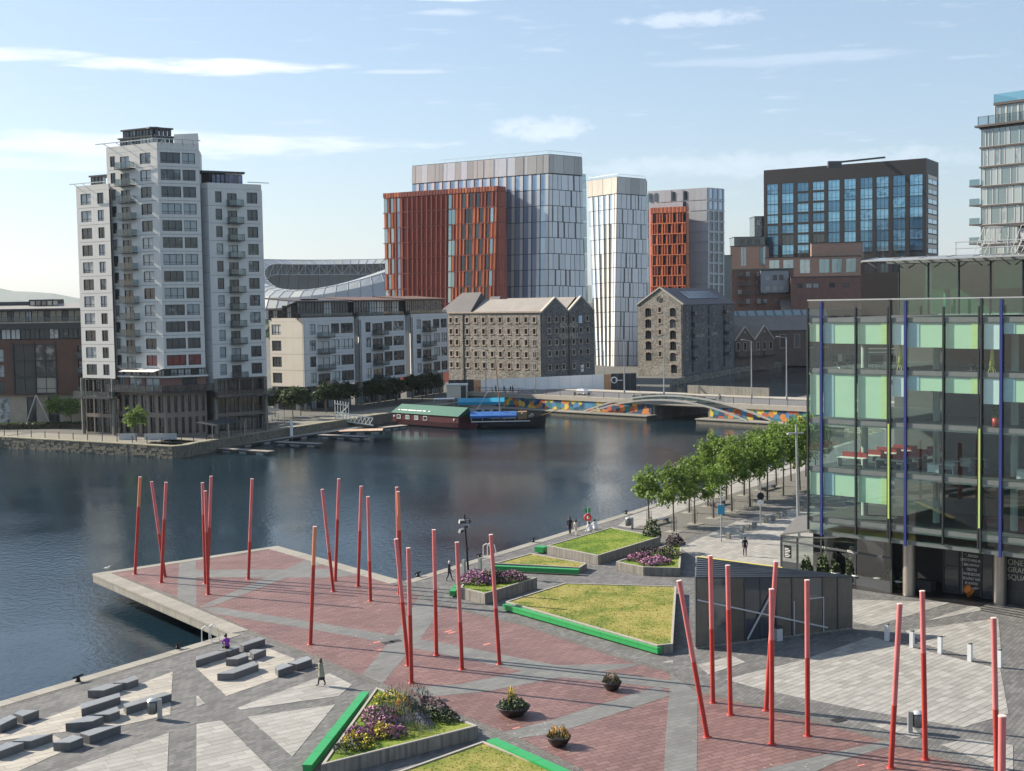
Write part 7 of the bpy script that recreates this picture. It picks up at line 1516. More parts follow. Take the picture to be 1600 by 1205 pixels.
# ------------------------------------------------------------------ the square: light poles
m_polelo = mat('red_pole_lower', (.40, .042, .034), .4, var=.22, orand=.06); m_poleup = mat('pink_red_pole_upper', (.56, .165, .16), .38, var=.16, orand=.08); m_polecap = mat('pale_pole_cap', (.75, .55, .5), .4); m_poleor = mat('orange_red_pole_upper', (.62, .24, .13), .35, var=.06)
poles = [((211, 897), (219, 745), .31, 'leftmost red light pole near the pier tip', 1), ((258, 901.5), (237, 752.5), .55, 'red light pole leaning left in the pair near the pier tip', 0), ((252, 910.5), (259.5, 753.5), .37, 'red light pole leaning right in the pair near the pier tip', 0),
    ((321, 912), (316.5, 754), .32, 'left one of three crossing red light poles on the pier', 0), ((324.5, 905), (330, 744), .5, 'tallest of three crossing red light poles on the pier', 0), ((325.5, 929), (321, 767), .4, 'front one of three crossing red light poles on the pier', 0),
    ((388, 905), (394, 748), .63, 'single red light pole between the trio and the pier corner', 0), ((485, 1007), (492, 822.5), .33, 'red light pole standing nearest the granite benches', 1), ((521, 924), (503.6, 764.5), .62, 'left leaning red light pole right of the pier corner', 0),
    ((524, 908), (529.5, 748), .4, 'upright red light pole close behind the left leaning one', 0), ((559.5, 916), (564.5, 759.5), .45, 'left one of the pair of red light poles before open water', 0), ((579, 939), (575, 776), .62, 'right one of the pair of red light poles before open water', 0),
    ((624, 928), (620, 761), .5, 'rear red light pole of the cluster in mid square', 0), ((627, 942), (622, 768), .35, 'orange topped red light pole of the cluster in mid square', 1), ((638, 1040), (619, 842), .5, 'left leaning red light pole of the cluster in mid square', 0), ((643, 1067), (638, 856), .5, 'front upright red light pole of the cluster in mid square', 0),
    ((682, 1024), (678, 827.5), .48, 'red light pole left of the flower planter with pink heather', 0), ((722, 1046), (714, 847), .63, 'red light pole in front of the flower planter with pink heather', 0), ((780.5, 1038), (767, 835), .57, 'red light pole nearest the corner of the large lawn', 0),
    ((1105, 1152), (1061, 907), .52, 'most tilted red light pole, left of the kiosk', 0), ((1114, 1098), (1110, 868), .5, 'left red light pole in front of the kiosk', 0), ((1141.5, 1117), (1137, 883), .3, 'second red light pole in front of the kiosk', 0), ((1197, 1110), (1212.5, 877), .55, 'right leaning red light pole crossing another before the kiosk', 0),
    ((1206, 1163), (1205.5, 920), .33, 'upright red light pole crossing the leaning one before the kiosk', 0), ((1262, 1150), (1261, 906), .5, 'red light pole at the right part of the kiosk front', 0), ((1392, 1200), (1406, 943), .62, 'right leaning red light pole on the pale slabs', 0), ((1446, 1187), (1441, 923), .37, 'red light pole beside the steel bin', 0), ((1558, 1226), (1552.5, 965), .55, 'red light pole cut by the bottom right edge of the picture', 0), ((1563, 1497), (1566, 1118), .5, 'nearest red light pole, only its top shows at bottom right', 0)]
for (bx_, by_), (tx, ty), fr, lab, orange in poles:
    b0 = hit(bx_, by_, .012); H = 8.55
    # top: the point of its sight line that lies one pole length above the foot
    lo, hi = b0.y - 3, b0.y + 3; top = at(tx, ty, b0.y)
    t = thing('light_pole', lab, 'light pole', b0, 0, 'leaning red light poles'); d = top - b0; R_ = .135
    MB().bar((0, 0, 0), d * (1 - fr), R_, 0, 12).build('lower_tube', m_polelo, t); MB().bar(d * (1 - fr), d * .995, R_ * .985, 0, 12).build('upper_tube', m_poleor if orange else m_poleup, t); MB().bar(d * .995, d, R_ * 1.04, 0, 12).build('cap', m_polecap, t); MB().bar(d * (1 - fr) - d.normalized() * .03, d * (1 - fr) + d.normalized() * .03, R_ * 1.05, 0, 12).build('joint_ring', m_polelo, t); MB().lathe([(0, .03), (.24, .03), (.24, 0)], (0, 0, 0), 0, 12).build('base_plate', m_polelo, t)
# ------------------------------------------------------------------ granite bench blocks
m_bench = mat('honed_granite', (.115, .118, .122), .5, var=.18, scale=3, orand=.08, bump=.1, bscale=40); m_benchtop = mat('polished_granite_top', (.235, .24, .235), .28, var=.15, scale=2, orand=.08, spec=.6); m_bjoint = mat('bench_steel_inlay', (.45, .46, .46), .3, metal=.5)  # bench sides darkened for shade, tops paled for sheen, in the colours
def c1(p): return (p[0] / 5.476, 985 + p[1] / 5.476)
def c2(p): return (280 + p[0] / 4.92, 960 + p[1] / 4.92)
blocks = [(c1, [(-60, 795), (85, 725), (145, 743), (0, 812)], 'block at the left edge, partly out of the picture'), (c1, [(120, 712), (180, 683), (333, 683), (195, 735)], 'short block near the left edge, nearest the water'), (c1, [(-70, 1035), (50, 960), (205, 962), (0, 1035)], 'block in the bottom left corner'),
    (c1, [(110, 950), (200, 912), (450, 885), (262, 949)], 'long block behind the bottom left corner block'), (c1, [(455, 962), (625, 897), (712, 917), (600, 962)], 'squat block left of the bottom paving triangle'), (c1, [(682, 880), (815, 838), (1033, 813), (765, 905)], 'front long block of the left cluster'),
    (c1, [(560, 798), (745, 733), (885, 738), (787, 780)], 'wedge block in the middle of the left cluster'), (c1, [(800, 722), (1003, 652), (1025, 690), (933, 722)], 'block right of the wedge in the left cluster'), (c1, [(690, 632), (1020, 535), (1030, 570), (697, 675)], 'longest narrow block in the left cluster'), (c1, [(750, 515), (905, 462), (1048, 458), (887, 515)], 'rear left block of the left cluster'),
    (c1, [(970, 450), (1155, 387), (1183, 417), (1090, 450)], 'rear right block of the left cluster'), (c1, [(1055, 632), (1400, 530), (1465, 545), (1080, 662)], 'long block behind the litter bin'),
    (c2, [(128, 356), (130, 325), (290, 280), (365, 285)], 'long block left of the seated person'), (c2, [(295, 275), (440, 235), (463, 256), (375, 284)], 'block that the person in purple sits on'), (c2, [(467, 228), (615, 175), (660, 190), (495, 242)], 'block nearest the pier corner'), (c2, [(358, 345), (510, 293), (532, 318), (450, 345)], 'middle block of the right cluster'), (c2, [(540, 282), (565, 270), (668, 270), (572, 308)], 'small block right of the middle one'),
    (c2, [(292, 458), (575, 360), (610, 385), (415, 455)], 'long front block of the right cluster'), (c2, [(735, 402), (800, 375), (875, 392), (760, 432)], 'left one of two blocks near the walking woman'), (c2, [(832, 375), (985, 322), (1020, 345), (905, 385)], 'right one of two blocks near the walking woman')]
HB = .46
for cf, pts, lab in blocks:
    P = [xy(hit(*cf(p), HB)) for p in pts]; P = ccw(P); c = sum(P, Vector((0, 0))) / len(P); t = thing('granite_bench', 'grey granite bench, ' + lab, 'bench', (c.x, c.y, .015), 0, 'granite bench blocks')
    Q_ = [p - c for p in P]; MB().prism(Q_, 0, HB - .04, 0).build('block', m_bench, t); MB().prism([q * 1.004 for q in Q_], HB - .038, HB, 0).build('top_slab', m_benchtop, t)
    # thin pale lines across the top
    i = max(range(len(Q_)), key=lambda k: (Q_[(k + 1) % len(Q_)] - Q_[k]).length); a, b_ = Q_[i], Q_[(i + 1) % len(Q_)]; n_ = max(1, int((b_ - a).length / 1.6))
    for k in range(n_):
        p = a.lerp(b_, (k + .6) / n_); d = (-p); d = d - (b_ - a).normalized() * d.dot((b_ - a).normalized()); 
        if d.length > .05: dn = d.normalized(); L_ = min(d.length * 1.6, .75); MB().obox(p + dn * (L_ / 2 + .05), dn, L_ / 2, .02, HB + .001, HB + .006).build('inlay', m_bjoint, t)
# ------------------------------------------------------------------ planters
m_pconc = mat('planter_concrete', (.24, .225, .195), .85, var=.2, scale=1.2, streak=.6, bump=.2); m_prim = mat('planter_rim', (.33, .31, .275), .85, var=.15)
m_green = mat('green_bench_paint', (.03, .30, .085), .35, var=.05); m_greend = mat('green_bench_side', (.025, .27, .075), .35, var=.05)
def lawn_mat(name, c1, c2, c3, blades=False):
    m, nt, b = node_mat(name); L = nt.links; tc = nn(nt, 'ShaderNodeTexCoord'); n1_ = nn(nt, 'ShaderNodeTexNoise'); n1_.inputs['Scale'].default_value = .38; n1_.inputs['Detail'].default_value = 8; n1_.inputs['Roughness'].default_value = .7; L.new(tc.outputs['Object'], n1_.inputs['Vector'])
    cr = nn(nt, 'ShaderNodeValToRGB'); cr.color_ramp.elements[0].position = .41; cr.color_ramp.elements[0].color = rgba(c1); cr.color_ramp.elements[1].position = .6; cr.color_ramp.elements[1].color = rgba(c3); el = cr.color_ramp.elements.new(.5); el.color = rgba(c2); L.new(n1_.outputs[0], cr.inputs[0])
    L.new(cr.outputs[0], b.inputs['Base Color']); b.inputs['Roughness'].default_value = .95; b.inputs['Specular IOR Level'].default_value = .15
    tr = nn(nt, 'ShaderNodeBsdfTranslucent'); L.new(cr.outputs[0], tr.inputs[0]); ms = nn(nt, 'ShaderNodeMixShader'); ms.inputs[0].default_value = .45; out = [n for n in nt.nodes if n.type == 'OUTPUT_MATERIAL'][0]; L.new(b.outputs[0], ms.inputs[1]); L.new(tr.outputs[0], ms.inputs[2]); L.new(ms.outputs[0], out.inputs[0]) if blades else None
    return m
lawnA = lawn_mat('dry_lawn', (.13, .165, .035), (.215, .215, .055), (.29, .255, .085)); lawnB = lawn_mat('green_lawn', (.09, .15, .022), (.145, .205, .03), (.20, .235, .048))
lawn_mat('dry_lawn_blades', (.15, .19, .04), (.25, .25, .065), (.33, .29, .10), True); lawn_mat('green_lawn_blades', (.11, .18, .03), (.17, .24, .035), (.23, .27, .055), True)
def inset(poly, d):
    poly = ccw(poly); out = []; n = len(poly)
    for i in range(n):
        p0, p1, p2 = poly[i - 1], poly[i], poly[(i + 1) % n]; e1 = (p1 - p0).normalized(); e2 = (p2 - p1).normalized(); n1_ = Vector((-e1.y, e1.x)); n2_ = Vector((-e2.y, e2.x)); b_ = (n1_ + n2_); b_ = b_ / max(.35, (b_.length ** 2) / 2); out.append(p1 + b_ * d)
    return out
def inside(p, poly):
    r = False; n = len(poly)
    for i in range(n):
        a, b_ = poly[i], poly[(i + 1) % n]
        if (a.y > p.y) != (b_.y > p.y) and p.x < (b_.x - a.x) * (p.y - a.y) / (b_.y - a.y) + a.x: r = not r
    return r
def planter(label, pts, h, lawn, bench=None, dens=60, seed=1, bowl=.0):
    P = ccw([xy(hit(*p, h)) for p in pts]); c = sum(P, Vector((0, 0))) / len(P); t = thing('planter', label, 'planter', (c.x, c.y, .012)); Q_ = [p - c for p in P]
    I = inset(Q_, .16); n = len(Q_)
    for i in range(n):     # each wall of the planter, with its own top rim
        a, b_, ia, ib = Q_[i], Q_[(i + 1) % n], I[i], I[(i + 1) % n]
        MB().prism([a, b_, ib, ia], 0, h - .05, 0).build('wall', m_pconc, t); e_ = (b_ - a).normalized() * .004; MB().prism([a + e_, b_ - e_, ib - e_, ia + e_], h - .05, h, 0).build('rim', m_prim, t)
    mb = MB(); mb.face([(p.x, p.y, h - .06) for p in I]); mb.build('lawn', lawn, t)
    r = random.Random(seed); mb = MB(); xs = [p.x for p in I]; ys = [p.y for p in I]; A_ = abs(area(I)); k = int(A_ * dens); I2 = inset(I, .04)
    for _ in range(k):
        p = Vector((r.uniform(min(xs), max(xs)), r.uniform(min(ys), max(ys))))
        if not inside(p, I2): continue
        a = r.random() * 6.28; w = r.uniform(.03, .08); hh = r.uniform(.02, .07); d = Vector((cos(a), sin(a))) * w; q = Vector((r.uniform(-.05, .05), r.uniform(-.05, .05)))
        mb.face([(p.x - d.x, p.y - d.y, h - .07), (p.x + d.x, p.y + d.y, h - .07), (p.x + q.x, p.y + q.y, h - .06 + hh)])
    tag(mb.build('grass', MATS[lawn.name + '_blades'], t), kind='stuff')
    return t, P
def green_bench(pa, pb, w, h, t, side=1, seg=2.0, z0=.02):
    """painted bench along a planter edge: boxes butted end to end"""
    a, b_ = xy(hit(*pa, h)), xy(hit(*pb, h)); d = b_ - a; L_ = d.length; d.normalize(); n = Vector((-d.y, d.x)) * side; k = max(1, round(L_ / seg)); s = L_ / k; r0 = xy(t.location)
    for i in range(k):
        p = a + d * (s * i + .012) - r0; q = a + d * (s * (i + 1) - .012) - r0
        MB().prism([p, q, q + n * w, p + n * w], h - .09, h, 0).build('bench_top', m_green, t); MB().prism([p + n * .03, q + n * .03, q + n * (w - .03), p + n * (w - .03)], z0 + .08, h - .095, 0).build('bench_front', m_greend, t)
t, _ = planter('large dry lawn in a concrete kerb with a long green bench edge', [(790, 940), (882.5, 911), (1057, 916), (1051.5, 1006), (1027, 1008.5)], .62, lawnA, seed=2); green_bench((785, 944.5), (1027, 1013), .5, .5, t, 1)
t, _ = planter('raised lawn nearest the quay edge with bare concrete walls', [(855, 852.5), (955, 824), (1032, 838.5), (934.5, 868)], .85, lawnB, seed=3); green_bench((849, 856), (857, 853.5), 1.0, .6, t, 1)
t, _ = planter('thin triangular lawn with a dark green bench on its front', [(773, 880), (830, 864.5), (917, 880), (906, 887)], .55, lawnA, seed=4); green_bench((773.5, 883), (906, 889), .5, .5, t, -1)
tD, _ = planter('square flower planter with pink heather beside the black lamp', [(719, 918), (731, 899), (839, 902.5), (757.5, 927.5)], .9, lawnB, seed=5); green_bench((702, 924), (716, 906), .5, .5, tD, -1)
tE, _ = planter('flower planter with pink heather left of the dark kiosk', [(962.5, 877.5), (1005, 886), (1062.5, 887.5), (1065.5, 852), (1047, 850)], .75, lawnB, seed=6)
tF, _ = planter('triangular flower planter at the bottom with a bright green bench', [(588, 1074), (502, 1195), (746.5, 1134)], .75, lawnB, seed=7); green_bench((487, 1196), (577, 1081), .5, .5, tF, 1)
t, _ = planter('low lawn cut by the bottom edge with a bright green bench', [(755, 1158), (600, 1213), (560, 1300), (1000, 1300), (880, 1208)], .32, lawnA, seed=8); green_bench((760, 1156.6), (960, 1247), .62, .42, t, 1)
# ------------------------------------------------------------------ flowers and shrubs
def mound(label, px, py, z, rx, ry, h, cols, seed, name='flower_clump', n=420, leafy=.35, ls=.09, upright=.0, cat='flowers', group='flower clumps in the planters', p=None):
    """a clump: real stems and many small petals / leaves through its volume"""
    r = random.Random(seed); b0 = p if p is not None else hit(px, py, z); t = thing(name, label, cat, (b0.x, b0.y, z), r.random() * 3, group); mbs = [MB(), MB()]
    for i in range(n):
        a = r.random() * 6.283; q = sqrt(r.random()); x, y = q * rx * cos(a), q * ry * sin(a); top = h * sqrt(max(.05, 1 - q * q)) * (1 + .25 * sin(3 * a + seed) + r.uniform(-.15, .15)); flower = r.random() > leafy
        zz = top * (r.uniform(.75, 1.0) if flower else r.uniform(.15, .9)); c = Vector((x, y, zz)); s = ls * r.uniform(.6, 1.3); n_ = Vector((r.uniform(-1, 1), r.uniform(-1, 1), r.uniform(.1, 1.2))).normalized(); u1 = n_.orthogonal().normalized(); u2 = n_.cross(u1)
        if upright: u1 = Vector((r.uniform(-.3, .3), r.uniform(-.3, .3), 1)) * (upright * 2.5); u2 = Vector((cos(a), sin(a), 0)) * .35
        mbs[0 if flower else 1].face([c - u1 * s - u2 * s * .7, c + u1 * s * .2 - u2 * s, c + u1 * s, c + u2 * s * .9])
    mb = mbs[1]
    for i in range(18): a = r.random() * 6.283; q = r.random(); mb.bar((q * rx * .5 * cos(a), q * ry * .5 * sin(a), -.05), (q * rx * .8 * cos(a), q * ry * .8 * sin(a), h * .6), .012, 0, 4)
    if mbs[0].f: mbs[0].build('blossoms' if name == 'flower_clump' else 'foliage', cols[0], t)
    mb.build('leaves', cols[1], t); return t
f_pink = mat('pink_blossom', (.42, .20, .31), .8, var=.25, scale=6); f_mag = mat('magenta_blossom', (.27, .11, .20), .8, var=.25, scale=6); f_yel = mat('yellow_blossom', (.55, .44, .05), .8, var=.2, scale=6); f_or = mat('orange_blossom', (.65, .36, .05), .7); f_lav = mat('lavender_blossom', (.17, .16, .26), .85, var=.2, scale=6); f_pur = mat('purple_leaf', (.09, .055, .075), .85, var=.2); g_dark = mat('dark_leaf', (.035, .055, .022), .7, var=.3, scale=4); g_mid = mat('mid_leaf', (.07, .10, .035), .7, var=.3, scale=4); g_grey = mat('grey_green_leaf', (.11, .13, .10), .8, var=.2); g_tan = mat('dry_grass', (.28, .2, .12), .85, var=.3)
mound('upper pink heather mound in the bottom triangular planter', 595, 1127, .7, 1.0, 1.8, .7, (f_pink, g_dark), 1, n=1300, leafy=.5, ls=.06)
mound('lower pink heather mound in the bottom triangular planter', 566, 1153, .7, .95, 1.2, .6, (f_mag, g_dark), 2, n=900, leafy=.45, ls=.06)
mound('yellow flower clump in front of the lower pink heather', 558, 1165, .7, 1.0, 1.0, .55, (f_yel, g_mid), 3, n=600, leafy=.5, ls=.06)
mound('yellow green clump right of the lower pink heather', 597, 1150, .7, .7, .9, .6, (f_yel, g_mid), 4, n=450, leafy=.4, ls=.06)
mound('tall wispy grey green shrub in the middle of the bottom planter', 624, 1128, .7, 1.3, 1.7, 1.05, (g_grey, g_mid), 5, name='shrub', n=1100, leafy=.4, ls=.05, upright=1.2, cat='shrub')
mound('tall reedy grass at the back of the bottom planter', 632, 1097, .7, 1.1, 1.8, .9, (g_grey, g_mid), 6, name='shrub', n=600, leafy=.5, ls=.04, upright=1.3, cat='shrub')
mound('yellow clump at the apex of the bottom planter', 612, 1102, .7, .8, 1.3, .8, (f_yel, g_mid), 7, n=450, leafy=.5, ls=.06)
mound('orange torch flowers in the middle of the bottom planter', 630, 1120, .7, .5, .6, 1.2, (f_or, g_mid), 8, n=110, leafy=.3, ls=.07, upright=.8)
mound('dark purple shrub at the right of the bottom planter', 662, 1118, .7, 1.1, 1.8, 1.0, (f_pur, g_dark), 9, name='shrub', n=900, leafy=.4, ls=.07, cat='shrub')
mound('grey lavender clump along the front of the bottom planter', 648, 1139, .7, 1.3, 1.1, .75, (f_lav, g_grey), 10, n=900, leafy=.4, ls=.05, upright=.6)
mound('dark low shrub at the right tip of the flower bed', 686, 1126, .7, .8, 1.2, .6, (g_dark, g_dark), 11, name='shrub', n=450, ls=.07, cat='shrub')
mound('dusky pink clump between yellow and lavender clumps', 614, 1150, .7, .7, .8, .55, (f_mag, g_dark), 12, n=450, ls=.06)
mound('grey leaved low clump in the near corner of the bottom planter', 543, 1172, .7, .8, .8, .5, (g_grey, g_dark), 13, name='shrub', n=400, ls=.05, cat='shrub')
mound('round pink heather on the left of the square flower planter', 748, 909, .87, 1.6, 1.7, .8, (f_pink, g_dark), 14, n=1300, ls=.08)
mound('dark shrub with pink flowers on the right of the square flower planter', 788, 906, .87, 1.9, 1.6, .7, (f_mag, g_dark), 15, n=1100, leafy=.6, ls=.08)
mound('small dark shrub between the two pink clumps of the square planter', 768, 909, .87, .8, 1.2, .9, (g_dark, g_dark), 16, name='shrub', n=450, ls=.08, cat='shrub')
mound('left pink heather in the planter beside the kiosk', 1001, 875, .72, 1.1, 1.3, .6, (f_mag, g_dark), 17, n=700, ls=.08)
mound('front pink heather in the planter beside the kiosk', 1024, 880, .72, 1.6, 1.2, .55, (f_pink, g_dark), 18, n=900, ls=.08)
mound('dark shrub behind the pink heather beside the kiosk', 1029, 869, .72, 1.8, 2.2, .8, (f_pur, g_dark), 19, name='shrub', n=900, leafy=.5, ls=.09, cat='shrub')
mound('round dark bush at the far corner of the planter beside the kiosk', 1055, 852, .72, .9, 1.0, .9, (f_pur, g_dark), 20, name='shrub', n=500, ls=.09, cat='shrub')
mound('loose green bush at the corner of the raised lawn', 1019, 845, .3, .9, .9, 1.9, (g_mid, g_dark), 21, name='shrub', n=500, ls=.12, cat='shrub')
# ------------------------------------------------------------------ flower bowls, bins, bollards
m_bowl = mat('black_bowl', (.028, .022, .02), .45, var=.1)
for i, (px, py, r_, lab, fc) in enumerate(((802, 1117, 1.0, 'black flower bowl with a pale plume on the red paving, left one', g_mid), (873, 1165, .68, 'black flower bowl nearest the bottom green bench', f_or), (956, 1078, .62, 'black flower bowl furthest right on the red paving', g_tan))):
    b0 = hit(px, py, .01); t = thing('flower_bowl', lab, 'flower bowl', b0, 0, 'flower bowls on the red paving'); MB().lathe([(0, 0), (r_ * .5, 0), (r_ * .62, .06), (r_ * .95, .42), (r_ * 1.0, .52), (r_ * .95, .52), (r_ * .8, .44), (0, .42)], (0, 0, 0), 0, 22).build('bowl', m_bowl, t)
    tt = mound('mixed planting filling the ' + ('left', 'nearest', 'right')[i] + ' black bowl', 0, 0, .44, r_ * .88, r_ * .88, .55, (fc, g_dark), 40 + i, n=420, leafy=.55, ls=.07, upright=.5 if i else .0, group='plants in the bowls', p=Vector((b0.x, b0.y, .44)))
    if i == 0: mound('pale plume rising from the left black bowl', 0, 0, .5, .28, .28, .95, (f_yel, g_grey), 44, n=120, leafy=.3, ls=.09, upright=.6, group='plants in the bowls', p=Vector((b0.x - .1, b0.y + .2, .5)))
m_bin = mat('bin_steel', (.22, .22, .21), .35, metal=.7)
def litter_bin(px, py, lab, side=1, rz=0.0):
    b0 = hit(px, py, .012); t = thing('litter_bin', lab, 'litter bin', b0, rz, 'steel litter bins'); MB().box(-.12, .12, -.09, .09, 0, 1.15).build('post', m_steel, t); MB().lathe([(0, .3), (.24, .3), (.27, .34), (.27, .98), (.25, 1.0)], (-.42 * side, 0, 0), 0, 16).build('drum', m_bin, t)
    mb = MB()
    for i in range(12): a = i * pi / 6; mb.bar((-.42 * side + .275 * cos(a), .275 * sin(a), .34), (-.42 * side + .275 * cos(a), .275 * sin(a), .98), .02, 0, 4)
    mb.build('slat', m_bin, t); MB().lathe([(.30, 1.06), (.22, 1.16), (0, 1.2)], (-.42 * side, 0, 0), 0, 16).build('lid', mat('bin_lid', (.6, .6, .58), .3, metal=.4) if 'bin_lid' not in MATS else MATS['bin_lid'], t); MB().box(-.2 * side - .1, -.2 * side + .1, -.03, .03, .8, .9).build('bracket', m_steel, t)
litter_bin(250, 1123, 'steel litter bin beside the long granite bench'); litter_bin(1422, 1145, 'steel litter bin on the pale slabs at the right', -1); litter_bin(988, 826, 'steel litter bin at the promenade by the first bench')
litter_bin(1229 - 0, 1012 - 12, 'small grey bin standing against the kiosk front') if False else None
for i, (px, py) in enumerate(((1386, 1001), (1425, 1012), (1469, 1021), (1515.5, 1033), (1562, 1043))):
    b0 = hit(px, py, .012); t = thing('bollard', ['leftmost', 'second', 'middle', 'fourth', 'rightmost'][i] + ' of five square steel bollards at the right', 'bollard', b0, f_.ang, 'square steel bollards'); MB().box(-.13, .13, -.13, .13, 0, 1.1).build('post', m_gpanel, t); MB().mesh([(-.12, -.12, 1.1), (.12, -.12, 1.1), (.12, .12, 1.1), (-.12, .12, 1.1), (-.1, -.1, 1.14), (.1, -.1, 1.18), (.1, .1, 1.18), (-.1, .1, 1.14)], [(4, 5, 6, 7), (0, 1, 5, 4), (1, 2, 6, 5), (2, 3, 7, 6), (3, 0, 4, 7)]).build('cap', m_dark, t)
for i, (px, py) in enumerate(((1138, 842), (1158.5, 832), (1168.5, 828), (1179, 825), (1197, 817), (1208, 814), (1216, 810), (1226, 806), (1252, 799), (1259, 795))):
    b0 = hit(px, py, .006); t = thing('bollard_stub', f'low stone bollard stub on the promenade, {["first","second","third","fourth","fifth","sixth","seventh","eighth","ninth","tenth"][i]} from the left', 'bollard', b0, A_Q, 'low stone bollard stubs'); MB().box(-.2, .2, -.2, .2, 0, .5).build('block', m_prom if i % 2 else m_coping, t); MB().box(-.17, .17, -.17, .17, .5, .56).build('cap', m_coping, t)
# orange tilting chair by the entrance
b0 = hit(1514, 932, .01); t = thing('spun_chair', 'orange spinning top shaped chair tilted by the entrance', 'chair', (b0.x, b0.y, .12)); m_orc = mat('orange_plastic', (.75, .22, .03), .35)
o = MB().lathe([(0, .05), (.1, .0), (.14, .12), (.46, .34), (.47, .38), (.18, .5), (.16, .62), (.4, .74), (.42, .78), (.1, .66), (0, .62)], (0, 0, 0), 0, 22).build('shell', m_orc, t); o.rotation_euler = (.25, radians(-62), .2); o.location = (0.35, 0, .3); t.scale = (.85, .85, .85)
MB().lathe([(0, 0), (.2, 0), (.18, .06), (0, .08)], (0, 0, -.11), 0, 14).build('foot', m_orc, t)
for px, py in ((607, 1004), (618, 1001.5), (1310, 1125), (900, 965), (690, 1095)): a = hit(px, py, .02); MB().box(-.4, .4, -.3, .3, 0, .012).build('manhole_cover', m_bowl, ground, (a.x, a.y, .012), A_RED)
# vent grilles at the building foot
for i in range(4): 
    a, b_ = hit(1534 - i * 2 + i * 1.0, 944 + i * 3.2, .006), hit(1625, 958 + i * 4.2, .006); d = xy(b_ - a); MB().obox(xy(a) + d / 2, d, d.length / 2, .07, .004, .02).build('drain_slot', m_ink, ground)
# kiosk ------------------------------------------------------------------------------
ks = thing('kiosk', 'dark metal mesh kiosk with a wedge shaped sloping roof', 'kiosk', (hit(1200, 1000).x, hit(1200, 1000).y, 0)); k0, k1 = xy(hit(1088, 1014)), xy(hit(1332, 983)); zk0, zk1 = zat(1085, 901, k0.y), zat(1330, 900, k1.y); k2 = xy(hit(1089, 871, zk0)); k3 = xy(hit(1222, 886, (zk0 + zk1) / 2)) 
m_mesh = mat('dark_mesh_panel', (.125, .115, .10), .45, metal=.4, var=.2, scale=2, orand=.25); m_kgl = window_glass('kiosk_glass', (.04, .05, .065), (.14, .14, .13), .4); m_kroof = mat('kiosk_roof_sheet', (.10, .11, .125), .45, metal=.3, var=.15)
fk = Fac(ks, k0, k1); n = 10; w = fk.L / n
for i in range(n):
    h0, h1 = zk0 + (zk1 - zk0) * i / n, zk0 + (zk1 - zk0) * (i + 1) / n; mb = MB(); mb.mesh([(.02, 0, .15), (w - .02, 0, .15), (w - .02, 0, h1 - .06), (.02, 0, h0 - .06), (.02, .08, .15), (w - .02, .08, .15), (w - .02, .08, h1 - .06), (.02, .08, h0 - .06)], [(0, 1, 2, 3), (3, 2, 6, 7), (4, 0, 3, 7), (1, 5, 6, 2)])
    fk.add('mesh_panel', mb, m_kgl if i in (1, 3, 4, 7) else m_mesh, i * w, 0); mb = MB(); mb.box(-.04, .04, -.05, .1, .1, h0 - .05); fk.add('mullion', mb, m_dark, i * w, 0)
mb = MB(); mb.beam((fk.L * .005, -.08, zk0 * .68), (fk.L * .83, -.08, .35), .09, .1); fk.add('diagonal_brace', mb, m_gw); mb = MB(); mb.beam((fk.L * .31, -.13, .25), (fk.L * .47, -.13, zk0 * .68), .09, .1); fk.add('diagonal_brace', mb, m_gw)
mb = MB(); mb.box(0, w * 1.0, -.04, 0, 0, 2.3); fk.add('door', mb, m_mesh, w * 7.05, .12); mb = MB(); mb.box(0, .06, -.08, 0, 0, 2.4); mb.box(w, w + .06, -.08, 0, 0, 2.4); mb.box(0, w + .06, -.08, 0, 2.4, 2.46); fk.add('door_frame', mb, m_gw, w * 7.02, .1); fk.add('door_frame', MB().box(0, .06, -.08, 0, 0, 2.4), m_gw, w * 6.1, .1)
fk.add('plinth', MB().box(0, fk.L, -.02, .2, 0, .13), m_conc)
r0 = ks.location; V3 = lambda p, z: Vector((p.x, p.y, z)) - r0; k1b = k1 + (k3 - k1).normalized() * .1
zk3 = (zk0 + zk1) / 2 - .1
mb = MB(); top = [V3(k0, zk0), V3(k1, zk1), V3(k3, zk3), V3(k2, zk0)]; mb.mesh(top + [p - Vector((0, 0, .14)) for p in top], [(0, 1, 2, 3), (4, 7, 6, 5), (0, 4, 5, 1), (1, 5, 6, 2), (2, 6, 7, 3), (3, 7, 4, 0)]); mb.build('roof', m_kroof, ks)
for i in range(9): a = top[0].lerp(top[3], (i + .5) / 9); b_ = top[1].lerp(top[2], (i + .5) / 9); MB().beam(a + Vector((0, 0, .03)), b_ + Vector((0, 0, .03)), .05, .06).build('roof_seam', m_kroof, ks)
mb = MB(); mb.beam(top[3] + Vector((0, 0, .05)), top[2] + Vector((0, 0, .05)), .35, .05); mb.build('roof_edge', mat('yellow_edge', (.62, .52, .12), .5), ks)  # yellow strip is a sun reflection painted along the roof edge
for a, b_, za, zb in ((k0, k2, zk0, zk0), (k2, k3, zk0, zk3), (k3, k1, zk3, zk1)):
    mb = MB(); P = [V3(a, .02), V3(b_, .02), V3(b_, zb - .16), V3(a, za - .16)]; mb.face(P); mb.face(P[::-1]); mb.build('side_wall', m_mesh, ks)
b0 = hit(1214, 998, .01); t = thing('litter_bin', 'small grey box bin standing against the kiosk front', 'litter bin', (b0.x, b0.y - .5, .012), fk.ang, 'box bins'); MB().box(-.22, .22, -.2, .2, 0, .85).build('body', m_gw, t); MB().box(-.24, .24, -.22, .22, .85, .98).build('lid', m_dark, t)
